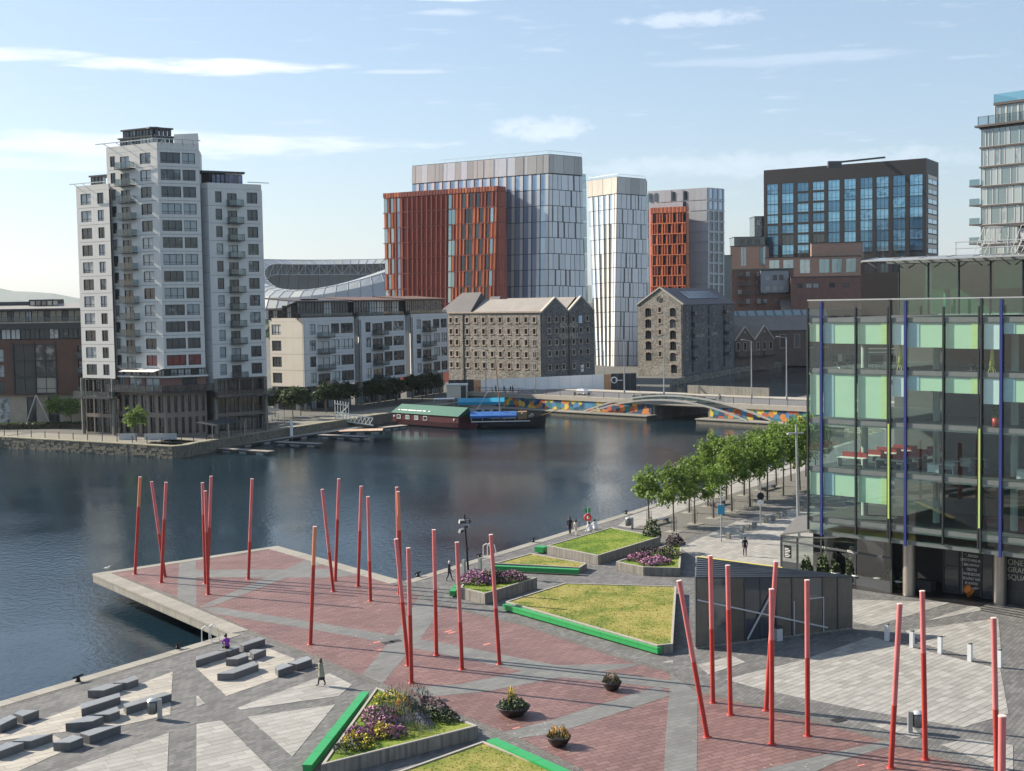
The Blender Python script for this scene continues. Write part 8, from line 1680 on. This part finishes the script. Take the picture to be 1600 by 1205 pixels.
# ------------------------------------------------------------------ quay furniture
def cleat(px, py, lab):
    b0 = hit(px, py, .03); t = thing('mooring_cleat', lab, 'cleat', b0, A_Q, 'iron mooring cleats on the quay'); MB().lathe([(0, .0), (.2, 0), (.14, .1), (.12, .3), (0, .32)], (0, 0, 0), 0, 10).build('pedestal', m_ink, t); mb = MB(); mb.bar((-.38, 0, .3), (.38, 0, .36), .07, 0, 8); mb.build('horn', m_ink, t)
cleat(122, 1065, 'black mooring cleat on the quay left of the bench clusters'); cleat(278, 1014, 'black mooring cleat on the quay near the ladder'); cleat(653, 901, 'black mooring cleat where pier meets quay'); cleat(749, 872, 'black mooring cleat by the black lamp post'); cleat(833, 847, 'black mooring cleat beside the raised lawn'); cleat(978, 803, 'black mooring cleat near the first bench'); cleat(1034, 787, 'black mooring cleat by the promenade trees')
def ladder(px, py, lab):
    b0 = hit(px, py, .0); dq = Vector((cos(A_Q), sin(A_Q), 0)); nq = Vector((-dq.y, dq.x, 0)); t = thing('quay_ladder', lab, 'ladder', b0, 0, 'quay ladders')
    for s in (-.35, .35):
        mb = MB(); o = dq * s; mb.path([o - nq * .9 + Vector((0, 0, .02)), o - nq * .7 + Vector((0, 0, .9)), o - nq * .3 + Vector((0, 0, 1.15)), o + nq * .1 + Vector((0, 0, .9)), o + nq * .15 + Vector((0, 0, -2.4))], .04, 0, 6); mb.build('stile', m_gwht, t)
    for k in range(7): MB().bar(dq * -.35 + nq * .15 + Vector((0, 0, -.1 - k * .32)), dq * .35 + nq * .15 + Vector((0, 0, -.1 - k * .32)), .025, 0, 5).build('rung', m_gwht, t)
ladder(323, 1001, 'white hooped ladder at the corner of quay and pier'); ladder(760, 867, 'white hooped ladder behind the square flower planter'); ladder(1020, 790, 'white hooped ladder behind the first promenade tree')
# black lamp mast with floodlights
b0 = hit(732, 899, .01); t = thing('lamp_mast', 'black lamp mast with floodlights beside the square flower planter', 'lamp post', b0); H = zat(728, 804, b0.y); MB().bar((0, 0, 0), (-.25, 0, H), .1, 0, 10, .07).build('mast', m_ink, t)
for k, (dx, dz, rz) in enumerate(((-.5, -.6, .4), (-.1, -1.0, -.2), (-.55, -1.4, .9), (.05, -.55, -.7))): o = MB().box(-.22, .22, -.12, .12, -.18, .18).build('floodlight', m_gw if k != 3 else m_dark, t, (dx, -.1, H + dz)); o.rotation_euler = (.5, 0, rz); MB().face([(-.19, -.125, -.15), (.19, -.125, -.15), (.19, -.125, .15), (-.19, -.125, .15)]).build('lens', m_winB, o)
MB().box(-.16, .06, -.1, .1, 2.2, 2.5).build('control_box', m_dark, t)
# steel monoliths and bench by the mast
for i, (px, py) in enumerate(((725, 897), (750.5, 894))): b0 = hit(px, py, .01); tag(MB().box(-.14, .14, -.12, .12, 0, 1.25).build('steel_post', m_steel, None, b0, A_Q), ['left short steel post behind the square planter', 'right short steel post behind the square planter'][i], 'post', 'short steel posts')
b0 = hit(738, 899, .01); t = thing('seat_bench', 'small grey seat behind the square flower planter', 'bench', b0, A_Q); MB().box(-.6, .6, -.25, .25, .4, .48).build('seat', m_bench, t); MB().box(-.5, -.4, -.2, .2, 0, .4).build('leg', m_steel, t); MB().box(.4, .5, -.2, .2, 0, .4).build('leg', m_steel, t)
# lifebuoy post
b0 = hit(918.5, 826, .01); t = thing('lifebuoy_post', 'lifebuoy post with a red ring and green flag sign at the quay edge', 'lifebuoy post', b0); H = zat(917, 794, b0.y); MB().bar((0, 0, 0), (0, 0, H), .06, 0, 8).build('post', m_hw, t); o = MB().lathe([(.2, -.08), (.36, -.08), (.40, 0), (.36, .08), (.2, .08), (.17, 0), (.2, -.08)], (0, 0, 0), 0, 16).build('ring', mat('lifebuoy_red', (.6, .05, .03), .5), t, (0, -.12, H * .55)); o.rotation_euler = (pi / 2, 0, 0); MB().box(-.3, .3, -.03, .03, H * .78, H).build('sign', m_green, t)
# promenade sign posts and tall lamp
def signpost(px, pyb, pyt, lab, col, sh):
    b0 = hit(px, pyb, .01); t = thing('sign_post', lab, 'sign post', b0, 0, 'promenade sign posts'); H = zat(px - 1, pyt, b0.y); MB().bar((0, 0, 0), (0, 0, H), .07, 0, 8).build('post', m_steel, t); z = H * .58
    if sh == 'round': o = MB().lathe([(0, -.02), (.38, -.02), (.38, .02), (0, .02)], (0, 0, 0), 0, 18).build('disc', col, t, (0, -.1, H * .66)); o.rotation_euler = (pi / 2, 0, 0); MB().box(-.3, .3, -.12, -.08, H * .47, H * .56).build('plate', m_hw, t)
    else: MB().box(-.34, .34, -.12, -.08, z - .45, z + .45).build('plate', col, t)
signpost(1127, 846.5, 760, 'sign post with a blue plate behind the walking man', mat('sign_blue', (.04, .28, .48), .5), 'plate'); signpost(1188.5, 820, 752, 'sign post with a dark round sign among the promenade trees', k_navy, 'round')
b0 = hit(1248, 838, .01); t = thing('tall_lamp', 'tall grey lamp column left of the glass office', 'lamp post', b0); H = zat(1244, 664, b0.y); MB().bar((0, 0, 0), (-.2, 0, H), .18, 0, 10, .1).build('column', m_steel, t); MB().box(-1.0, .5, -.15, .15, H - .9, H - .75).build('lamp_arm', m_steel, t); MB().box(-1.1, -.6, -.2, .2, H - .95, H - .85).build('lamp_head', m_wframe, t)
# benches on the promenade
for i, (pa, pb, lab) in enumerate((((1018, 814), (1044, 808), 'dark slab bench under the first promenade tree'), ((1110, 787), (1132, 781), 'dark slab bench in the middle of the promenade trees'), ((1190, 762), (1211, 756), 'dark slab bench furthest along the promenade'))):
    a, b_ = hit(*pa, .45), hit(*pb, .45); d = xy(b_ - a); t = thing('promenade_bench', lab, 'bench', ((a.x + b_.x) / 2, (a.y + b_.y) / 2, .012), atan2(d.y, d.x), 'promenade benches'); L_ = d.length
    for k in range(4): MB().box(-L_ / 2, L_ / 2, -.34 + k * .175, -.18 + k * .175, .4, .46).build('seat_slat', m_bench, t)
    for x in (-L_ * .36, L_ * .36): MB().box(x - .14, x + .14, -.3, .3, 0, .4).build('leg', m_bench, t)
# ------------------------------------------------------------------ trees
m_bark = mat('tree_bark', (.10, .08, .06), .9, var=.25, scale=6)
def leaf_mat(name, c, c2):
    m, nt, b = node_mat(name); L = nt.links; tc = nn(nt, 'ShaderNodeTexCoord'); oi = nn(nt, 'ShaderNodeObjectInfo'); nz = nn(nt, 'ShaderNodeTexNoise'); nz.inputs['Scale'].default_value = 2.2; nz.inputs['Detail'].default_value = 4; L.new(tc.outputs['Object'], nz.inputs['Vector'])
    mr = nn(nt, 'ShaderNodeMapRange'); mr.inputs[1].default_value = .3; mr.inputs[2].default_value = .7; L.new(nz.outputs[0], mr.inputs[0]); mx = nn(nt, 'ShaderNodeMixRGB'); mx.inputs[1].default_value = rgba(c); mx.inputs[2].default_value = rgba(c2); L.new(mr.outputs[0], mx.inputs[0])
    m2 = nn(nt, 'ShaderNodeMapRange'); m2.inputs[3].default_value = .85; m2.inputs[4].default_value = 1.15; L.new(oi.outputs['Random'], m2.inputs[0]); vm = nn(nt, 'ShaderNodeVectorMath', operation='SCALE'); L.new(mx.outputs[0], vm.inputs[0]); L.new(m2.outputs[0], vm.inputs['Scale'])
    L.new(vm.outputs[0], b.inputs['Base Color']); b.inputs['Roughness'].default_value = .55; b.inputs['Specular IOR Level'].default_value = .3
    tr = nn(nt, 'ShaderNodeBsdfTranslucent'); L.new(vm.outputs[0], tr.inputs[0]); ms = nn(nt, 'ShaderNodeMixShader'); ms.inputs[0].default_value = .5; out = [n for n in nt.nodes if n.type == 'OUTPUT_MATERIAL'][0]; L.new(b.outputs[0], ms.inputs[1]); L.new(tr.outputs[0], ms.inputs[2]); L.new(ms.outputs[0], out.inputs[0])
    return m
m_leaf = leaf_mat('plane_tree_leaf', (.12, .20, .035), (.19, .28, .058)); m_leafd = leaf_mat('dark_tree_leaf', (.03, .058, .02), (.06, .09, .03))
def tree_meshes(seed, H=7.0, clear=2.7, rx=1.6, n=1750, ls=.155, leafm=None):
    r = random.Random(seed); tb = MB(); tips = []
    tb.bar((0, 0, 0), (r.uniform(-.06, .06), r.uniform(-.06, .06), clear), .085, 0, 8, .065, cap=False)
    top = Vector((0, 0, clear)); tb.bar(top, (r.uniform(-.15, .15), r.uniform(-.15, .15), H * .8), .06, 0, 6, .02)
    for k in range(11):
        a = k * 2.4 + r.uniform(-.4, .4); z0 = clear * .92 + (H - clear) * .55 * k / 11; L_ = rx * r.uniform(.75, 1.15) * (1 - .35 * k / 11); b0 = Vector((0, 0, z0)); e_ = b0 + Vector((cos(a) * L_, sin(a) * L_, r.uniform(.7, 1.4))); mid_ = b0.lerp(e_, .5) + Vector((0, 0, -.12)); tb.bar(b0, mid_, .035, 0, 5, .025); tb.bar(mid_, e_, .025, 0, 5, .01); tips += [mid_.lerp(e_, .3), e_, b0.lerp(e_, .75) + Vector((r.uniform(-.4, .4), r.uniform(-.4, .4), .5))]
    tips += [Vector((r.uniform(-.5, .5), r.uniform(-.5, .5), H * f)) for f in (.7, .78, .86, .92)]
    clumps = [(t_, r.uniform(.42, .78)) for t_ in tips] + [(Vector((r.uniform(-1, 1) * rx * .7, r.uniform(-1, 1) * rx * .7, r.uniform(clear + .3, H * .9))), r.uniform(.35, .65)) for _ in range(14)]
    lb = MB()
    for i in range(n):
        c, cr = clumps[r.randrange(len(clumps))]; d = Vector((r.gauss(0, 1), r.gauss(0, 1), r.gauss(0, .75))); d = d.normalized() * cr * (r.random() ** .45); p = c + d
        if p.z < clear * .9: p.z = clear * .9 + r.random() * .4
        n_ = (d.normalized() * .6 + Vector((r.uniform(-1, 1), r.uniform(-1, 1), r.uniform(-.1, 1.2)))).normalized(); u1 = n_.orthogonal().normalized(); u1 = (Matrix.Rotation(r.random() * 6.28, 3, n_) @ u1); u2 = n_.cross(u1); s = ls * r.uniform(.6, 1.25)
        lb.face([p - u1 * s, p - u1 * s * .1 - u2 * s * .75, p + u1 * s, p + u2 * s * .75])
    return tb.data('trunk', m_bark), lb.data('crown', leafm or m_leaf)
TV = [tree_meshes(s) for s in (1, 2, 3, 4, 5)]; TD = [tree_meshes(s + 20, 6.5, 2.4, 1.9, 1300, .24, m_leafd) for s in range(3)]
ORD = ['first', 'second', 'third', 'fourth', 'fifth', 'sixth', 'seventh', 'eighth', 'ninth', 'tenth', 'eleventh', 'twelfth', 'thirteenth', 'fourteenth', 'fifteenth', 'sixteenth', 'seventeenth', 'eighteenth', 'nineteenth', 'twentieth', 'twenty-first', 'twenty-second', 'twenty-third', 'twenty-fourth']
def tree(label, p, v, s, rz, group, var=TV, sx=1.0):
    t = thing('tree', label, 'tree', p, rz, group); t.scale = (s * sx, s * sx, s); link('trunk', var[v % len(var)][0], t); link('crown', var[v % len(var)][1], t); return t
near = [(1014, 821, .93), (1053, 831, 1.04), (1077, 801.5, .95), (1085.6, 819, .9), (1106, 791.5, .95), (1115, 810, .85), (1135, 782.5, 1.15), (1143.4, 799.5, 1.12), (1162.7, 774.5, 1.1), (1172, 791.5, 1.12), (1187, 767, 1.15), (1199, 782, 1.18), (1213, 759.6, 1.2), (1224, 773.5, 1.2), (1236, 752, 1.2), (1250, 765.6, 1.25), (1259, 744.7, 1.25), (1275, 757, 1.25), (1112, 779, 1.15)]
m_guard = mat('tree_guard_wire', (.12, .12, .115), .6, metal=.3)
gme = MB()
for i in range(8): a = i * pi / 4; gme.bar((.28 * cos(a), .28 * sin(a), 0), (.28 * cos(a), .28 * sin(a), 1.5), .012, 0, 4)
for z in (.4, .95, 1.5): gme.path([(.28 * cos(i * pi / 4), .28 * sin(i * pi / 4), z) for i in range(9)], .012, 0, 4)
gme = gme.data('cage', m_guard); tgm = MB().box(-.75, .75, -.75, .75, 0, .03).data('tree_grate', m_coping)
near.sort(key=lambda q: q[0])
for i, (px, py, s) in enumerate(near):
    b0 = hit(px, py, .012); tree(f'young leafy tree on the promenade, {ORD[i]} from the left', b0, i, s, i * 1.3, 'promenade trees', sx=1.05)
    if i < 14:
        t = thing('tree_guard', f'wire tree guard round the {ORD[i]} promenade tree from the left', 'tree guard', b0, A_Q, 'tree guards on the promenade'); link('cage', gme, t); link('ground_plate', tgm, t)
far_t = [(88, 668, .95), (112, 668, .9), (148, 664, .9), (171, 664, .9), (213, 690, .95), (300, 678, 1.0), (330, 672, 1.05), (372, 664, 1.0), (390, 660, 1.0), (410, 656, 1.0), (430, 652, 1.0), (458, 655, 1.05), (470, 650, 1.0), (510, 645, 1.05), (528, 642, 1.0), (548, 640, 1.0), (585, 636, 1.05), (602, 634, 1.0), (620, 632, 1.0), (645, 628, 1.05), (660, 626, 1.0), (678, 622, 1.0)]
for i, (px, py, s) in enumerate(far_t):
    b0 = hit(px, py, .01); tree(f'small tree on the far bank, {ORD[i]} from the left', b0, i, s, i * 2.1, 'trees along the far bank', TD if i > 4 else TV, sx=1.25)
# hedge by the brick block
hg = thing('hedge', 'clipped low hedge at the foot of the brown brick block', 'hedge', (gx(60, 268).x, 268, 0)); r = random.Random(4); mb = MB(); 
for i in range(2600):
    p = Vector((r.uniform(-9, 9), r.uniform(-.8, .8), r.uniform(.05, 1.3))); n_ = Vector((r.uniform(-1, 1), r.uniform(-1, .3), r.uniform(-.2, 1))).normalized(); u1 = n_.orthogonal().normalized(); u2 = n_.cross(u1); s = .2; mb.face([p - u1 * s, p - u2 * s * .7, p + u1 * s, p + u2 * s * .7])
mb.build('foliage', m_leafd, hg); MB().box(-8.8, 8.8, -.6, .6, 0, .9).build('branch_mass', m_bark, hg)
# bollards with chain along the far quay
qp = [LB[0], LB[1], LB[2], LB[3], LB[4], LB[5]]
k = 0; cum = 0
for a, b_ in zip(qp[:-1], qp[1:]):
    d = b_ - a; n = max(1, int(d.length / 3.4)); nv = Vector((-d.y, d.x)).normalized()
    for i in range(n):
        p = a + d * (i / n) + nv * 1.0; t = thing('quay_post', f'black rail post on the far quay, {ORD[min(k, 23)]} from the left' if k < 24 else 'black rail post on the far quay beyond the corner', 'post', (p.x, p.y, .1), atan2(d.y, d.x), 'rail posts on the far quay'); MB().bar((0, 0, 0), (0, 0, 1.15), .07, 0, 6).build('post', m_ink, t); MB().lathe([(.1, 1.15), (.1, 1.25), (0, 1.3)], (0, 0, 0), 0, 6).build('finial', m_ink, t); k += 1
# terrace furniture of the quay restaurants: awnings on posts
for i, (px, Y, w) in enumerate(((338, 242, 9), (392, 258, 10), (408, 268, 8))):
    p = gx(px, Y); t = thing('terrace_awning', ['dark terrace awning beside the tower corner', 'dark terrace awning right of the tower', 'dark terrace awning before the white blocks'][i], 'awning', (p.x, p.y, 0), 1.1, 'terrace awnings on the far quay')
    mb = MB(); mb.mesh([(-w / 2, -2, 2.7), (w / 2, -2, 2.7), (w / 2, 2, 3.2), (-w / 2, 2, 3.2)], [(0, 1, 2, 3)]); mb.build('canopy', m_dark, t)
    for x in (-w / 2, 0, w / 2): MB().bar((x, -1.9, 0), (x, -1.9, 2.7), .06).build('post', m_steel, t)
    for j in range(5): MB().box(-w / 2 + .6 + j * w / 5, -w / 2 + 1.3 + j * w / 5, -1.2, -.5, .7, .76).build('table', m_soffit, t)
# smoky glass fence panels near the tower corner
for i, px in enumerate((200, 240, 262)): p = hit(px, 687, .01); tag(MB().box(-1.6, 1.6, -.04, .04, 0, 1.1).build('fence_panel', m_gw, None, p, .1), ['pale fence panel under the tower, left', 'pale fence panel under the tower, middle', 'pale fence panel under the tower, right'][i], 'fence', 'pale fence panels')
# ------------------------------------------------------------------ people
def face(dx, dy): return atan2(dy, dx) - pi / 2
p = hit(503, 1072, .012); person('coat', 'woman in a sage green coat walking past the granite benches', p, face(-1, .35), 1.0, True, 'coat')
p = hit(355.5, 1014, HB); person('purple', 'person in a purple jacket sitting on a granite bench', Vector((p.x, p.y, HB + .02)), face(-.7, 1), 1.08)
p = hit(702, 908, .012); person('walker', 'white haired person in dark clothes walking along the quay', p, face(1, -.2), 1.0)
p = hit(890.5, 836, .012); person('dark', 'man in black with white shoes walking in a couple', p, face(.5, 1), 1.06)
p = hit(900, 838, .012); person('cream', 'woman in cream clothes walking in a couple', p, face(.5, 1), .98, True)
p = hit(923, 832, .012); person('white_sit', 'left one of two people in white sitting on the quay', p, face(-.6, 1), 1.15)
p = hit(931, 829, .012); person('white_sit', 'right one of two people in white sitting on the quay', p, face(-.4, 1), 1.25)
p = hit(1164, 869.5, .012); person('man', 'man in dark clothes walking away across the promenade', p, face(.1, 1), 1.04)
for i, (px, s, kd, lab) in enumerate(((765, 1.0, 'dark', 'dark dressed pedestrian on the bridge, leftmost'), (778, 1.02, 'man', 'dark dressed pedestrian on the bridge, second from left'), (788, 1.0, 'dark', 'dark dressed pedestrian on the bridge, left one of a pair'), (791.5, 1.05, 'man', 'dark dressed pedestrian on the bridge, right one of a pair'), (917, 1.0, 'walker', 'pedestrian on the bridge in front of the white hoarding'))):
    q = bl_ + br_dir * fb.fx(px) + bn * (1.6 if i < 4 else 18.5); person(kd, lab, (q.x, q.y, DZ + .12), face(br_dir.x, br_dir.y), s)
q = bl_ + br_dir * fb.fx(1099) + bn * 6; person('cyclist', 'cyclist riding across the bridge road', (q.x, q.y, DZ), face(-br_dir.x, -br_dir.y), 1.0)
bk_ = thing('bicycle', 'dark bicycle ridden across the bridge', 'bicycle', (q.x, q.y, DZ), face(-br_dir.x, -br_dir.y))
for y in (-.5, .58):
    w_ = MB().lathe([(.30, -.02), (.34, -.02), (.34, .02), (.30, .02), (.30, -.02)], (0, 0, 0), 0, 18).build('wheel', m_ink, bk_, (0, y, .34)); w_.rotation_euler = (0, pi / 2, 0)
mb = MB(); mb.path([(0, -.5, .34), (0, -.15, .85), (0, .45, .85), (0, .58, .34)], .025); mb.path([(0, -.15, .85), (0, .0, .32), (0, .45, .85)], .025); mb.bar((0, -.5, .34), (0, 0, .32), .02); mb.path([(0, .45, .85), (0, .43, 1.0), (-.22, .5, 1.02)], .02); mb.bar((0, .43, 1.0), (.22, .5, 1.02), .02); mb.build('frame', m_ink, bk_); MB().box(-.07, .07, -.3, -.05, .86, .92).build('saddle', m_ink, bk_)
# plants behind the cafe screen
for i, (x, d, h) in enumerate(((-1.6, 1.2, 1.5), (-.4, 1.8, 1.9), (.8, 1.6, 1.4), (2.2, 1.7, 1.7), (5.6, 1.7, 1.3), (7.0, 1.9, 1.6))):
    q = wpt(x, .03, d + 1.2); mound(['first', 'second', 'third', 'fourth', 'fifth', 'sixth'][i] + ' dark leafy plant behind the cafe screen, from the left', 0, 0, .03, .55, .55, h, (g_mid, g_dark), 70 + i, name='shrub', n=420, ls=.13, cat='plant', group='plants behind the cafe screen', p=q)
# gull resting on the pier tip
q = hit(167, 891, .03); gu = thing('gull', 'white gull resting on the tip of the pier', 'bird', q, .6)
mb = MB(); prof = [(0, -.26), (.03, -.22), (.075, -.1), (.095, .02), (.085, .12), (.05, .18), (.045, .22), (.05, .27), (.03, .31), (0, .33)]; vs_ = []; n_ = 10
for (rr_, x_) in prof: vs_ += [(x_, rr_ * cos(2 * pi * i / n_), .2 + rr_ * sin(2 * pi * i / n_) + (max(0, x_ - .1) * .75)) for i in range(n_)]
mb.mesh(vs_, [(j * n_ + i, j * n_ + (i + 1) % n_, (j + 1) * n_ + (i + 1) % n_, (j + 1) * n_ + i) for j in range(len(prof) - 1) for i in range(n_)], 0, True); mb.build('body', m_hw, gu)
for s_ in (-1, 1): MB().mesh([(.1, .08 * s_, .25), (-.05, .105 * s_, .24), (-.38, .05 * s_, .2), (-.1, .085 * s_, .18)], [(0, 1, 2, 3)]).build('wing', m_gw, gu); MB().bar((.0, .04 * s_, .13), (.02, .04 * s_, 0), .008, 0, 5).build('leg', m_orc, gu)
MB().bar((.32, 0, .37), (.40, 0, .355), .014, 0, 6, .004).build('beak', m_orc, gu)
# ------------------------------------------------------------------ distant city and woodland left of the tower
r = random.Random(9); mb = MB()
for i in range(7000):
    Y = r.uniform(700, 2600); X = r.uniform(-1000, 300) * Y / 2600 * 1.4 - 90; h = r.uniform(2, 14) * (1.0 if r.random() < .8 else 1.3); n_ = Vector((r.uniform(-1, 1), r.uniform(-1, .2), r.uniform(0, 1))).normalized(); u1 = n_.orthogonal().normalized(); u2 = n_.cross(u1); s = r.uniform(1.2, 3.0); p = Vector((X, Y, h)); mb.face([p - u1 * s, p - u2 * s, p + u1 * s, p + u2 * s])
tag(mb.build('far_woodland', m_leafd), 'treetops of the distant suburbs under the hills', kind='stuff')
mb = MB()
for i in range(420):
    Y = r.uniform(800, 5200); X = r.uniform(-.42, .1) * Y; w = r.uniform(5, 16); h = r.uniform(6, 13) * (1 + (r.random() < .06) * 1.2); mb.box(X - w, X + w, Y - 6, Y + 6, 0, h, r.randrange(3)); mb.mesh([(X - w, Y - 6, h), (X + w, Y - 6, h), (X + w, Y, h + 4), (X - w, Y, h + 4), (X + w, Y + 6, h), (X - w, Y + 6, h)], [(0, 1, 2, 3), (3, 2, 4, 5)], 3)
tag(mb.build('far_suburbs', [m_hw, m_brickred, m_stonebeige, m_roofbr]), 'distant suburban roofs spreading to the hills', kind='stuff')
# ------------------------------------------------------------------ air
m_haze = bpy.data.materials.new('haze_air'); m_haze.use_nodes = True; nt = m_haze.node_tree; nt.nodes.clear(); o_ = nt.nodes.new('ShaderNodeOutputMaterial'); pv = nt.nodes.new('ShaderNodeVolumePrincipled'); pv.inputs['Color'].default_value = (.80, .88, 1.0, 1); pv.inputs['Density'].default_value = .00004; pv.inputs['Anisotropy'].default_value = .3; nt.links.new(pv.outputs[0], o_.inputs['Volume'])
mb = MB(); mb.box(-9600, 9600, -140, 9600, -8, 320); hz_o = tag(mb.build('haze', m_haze), 'thin summer haze over the city', kind='stuff')
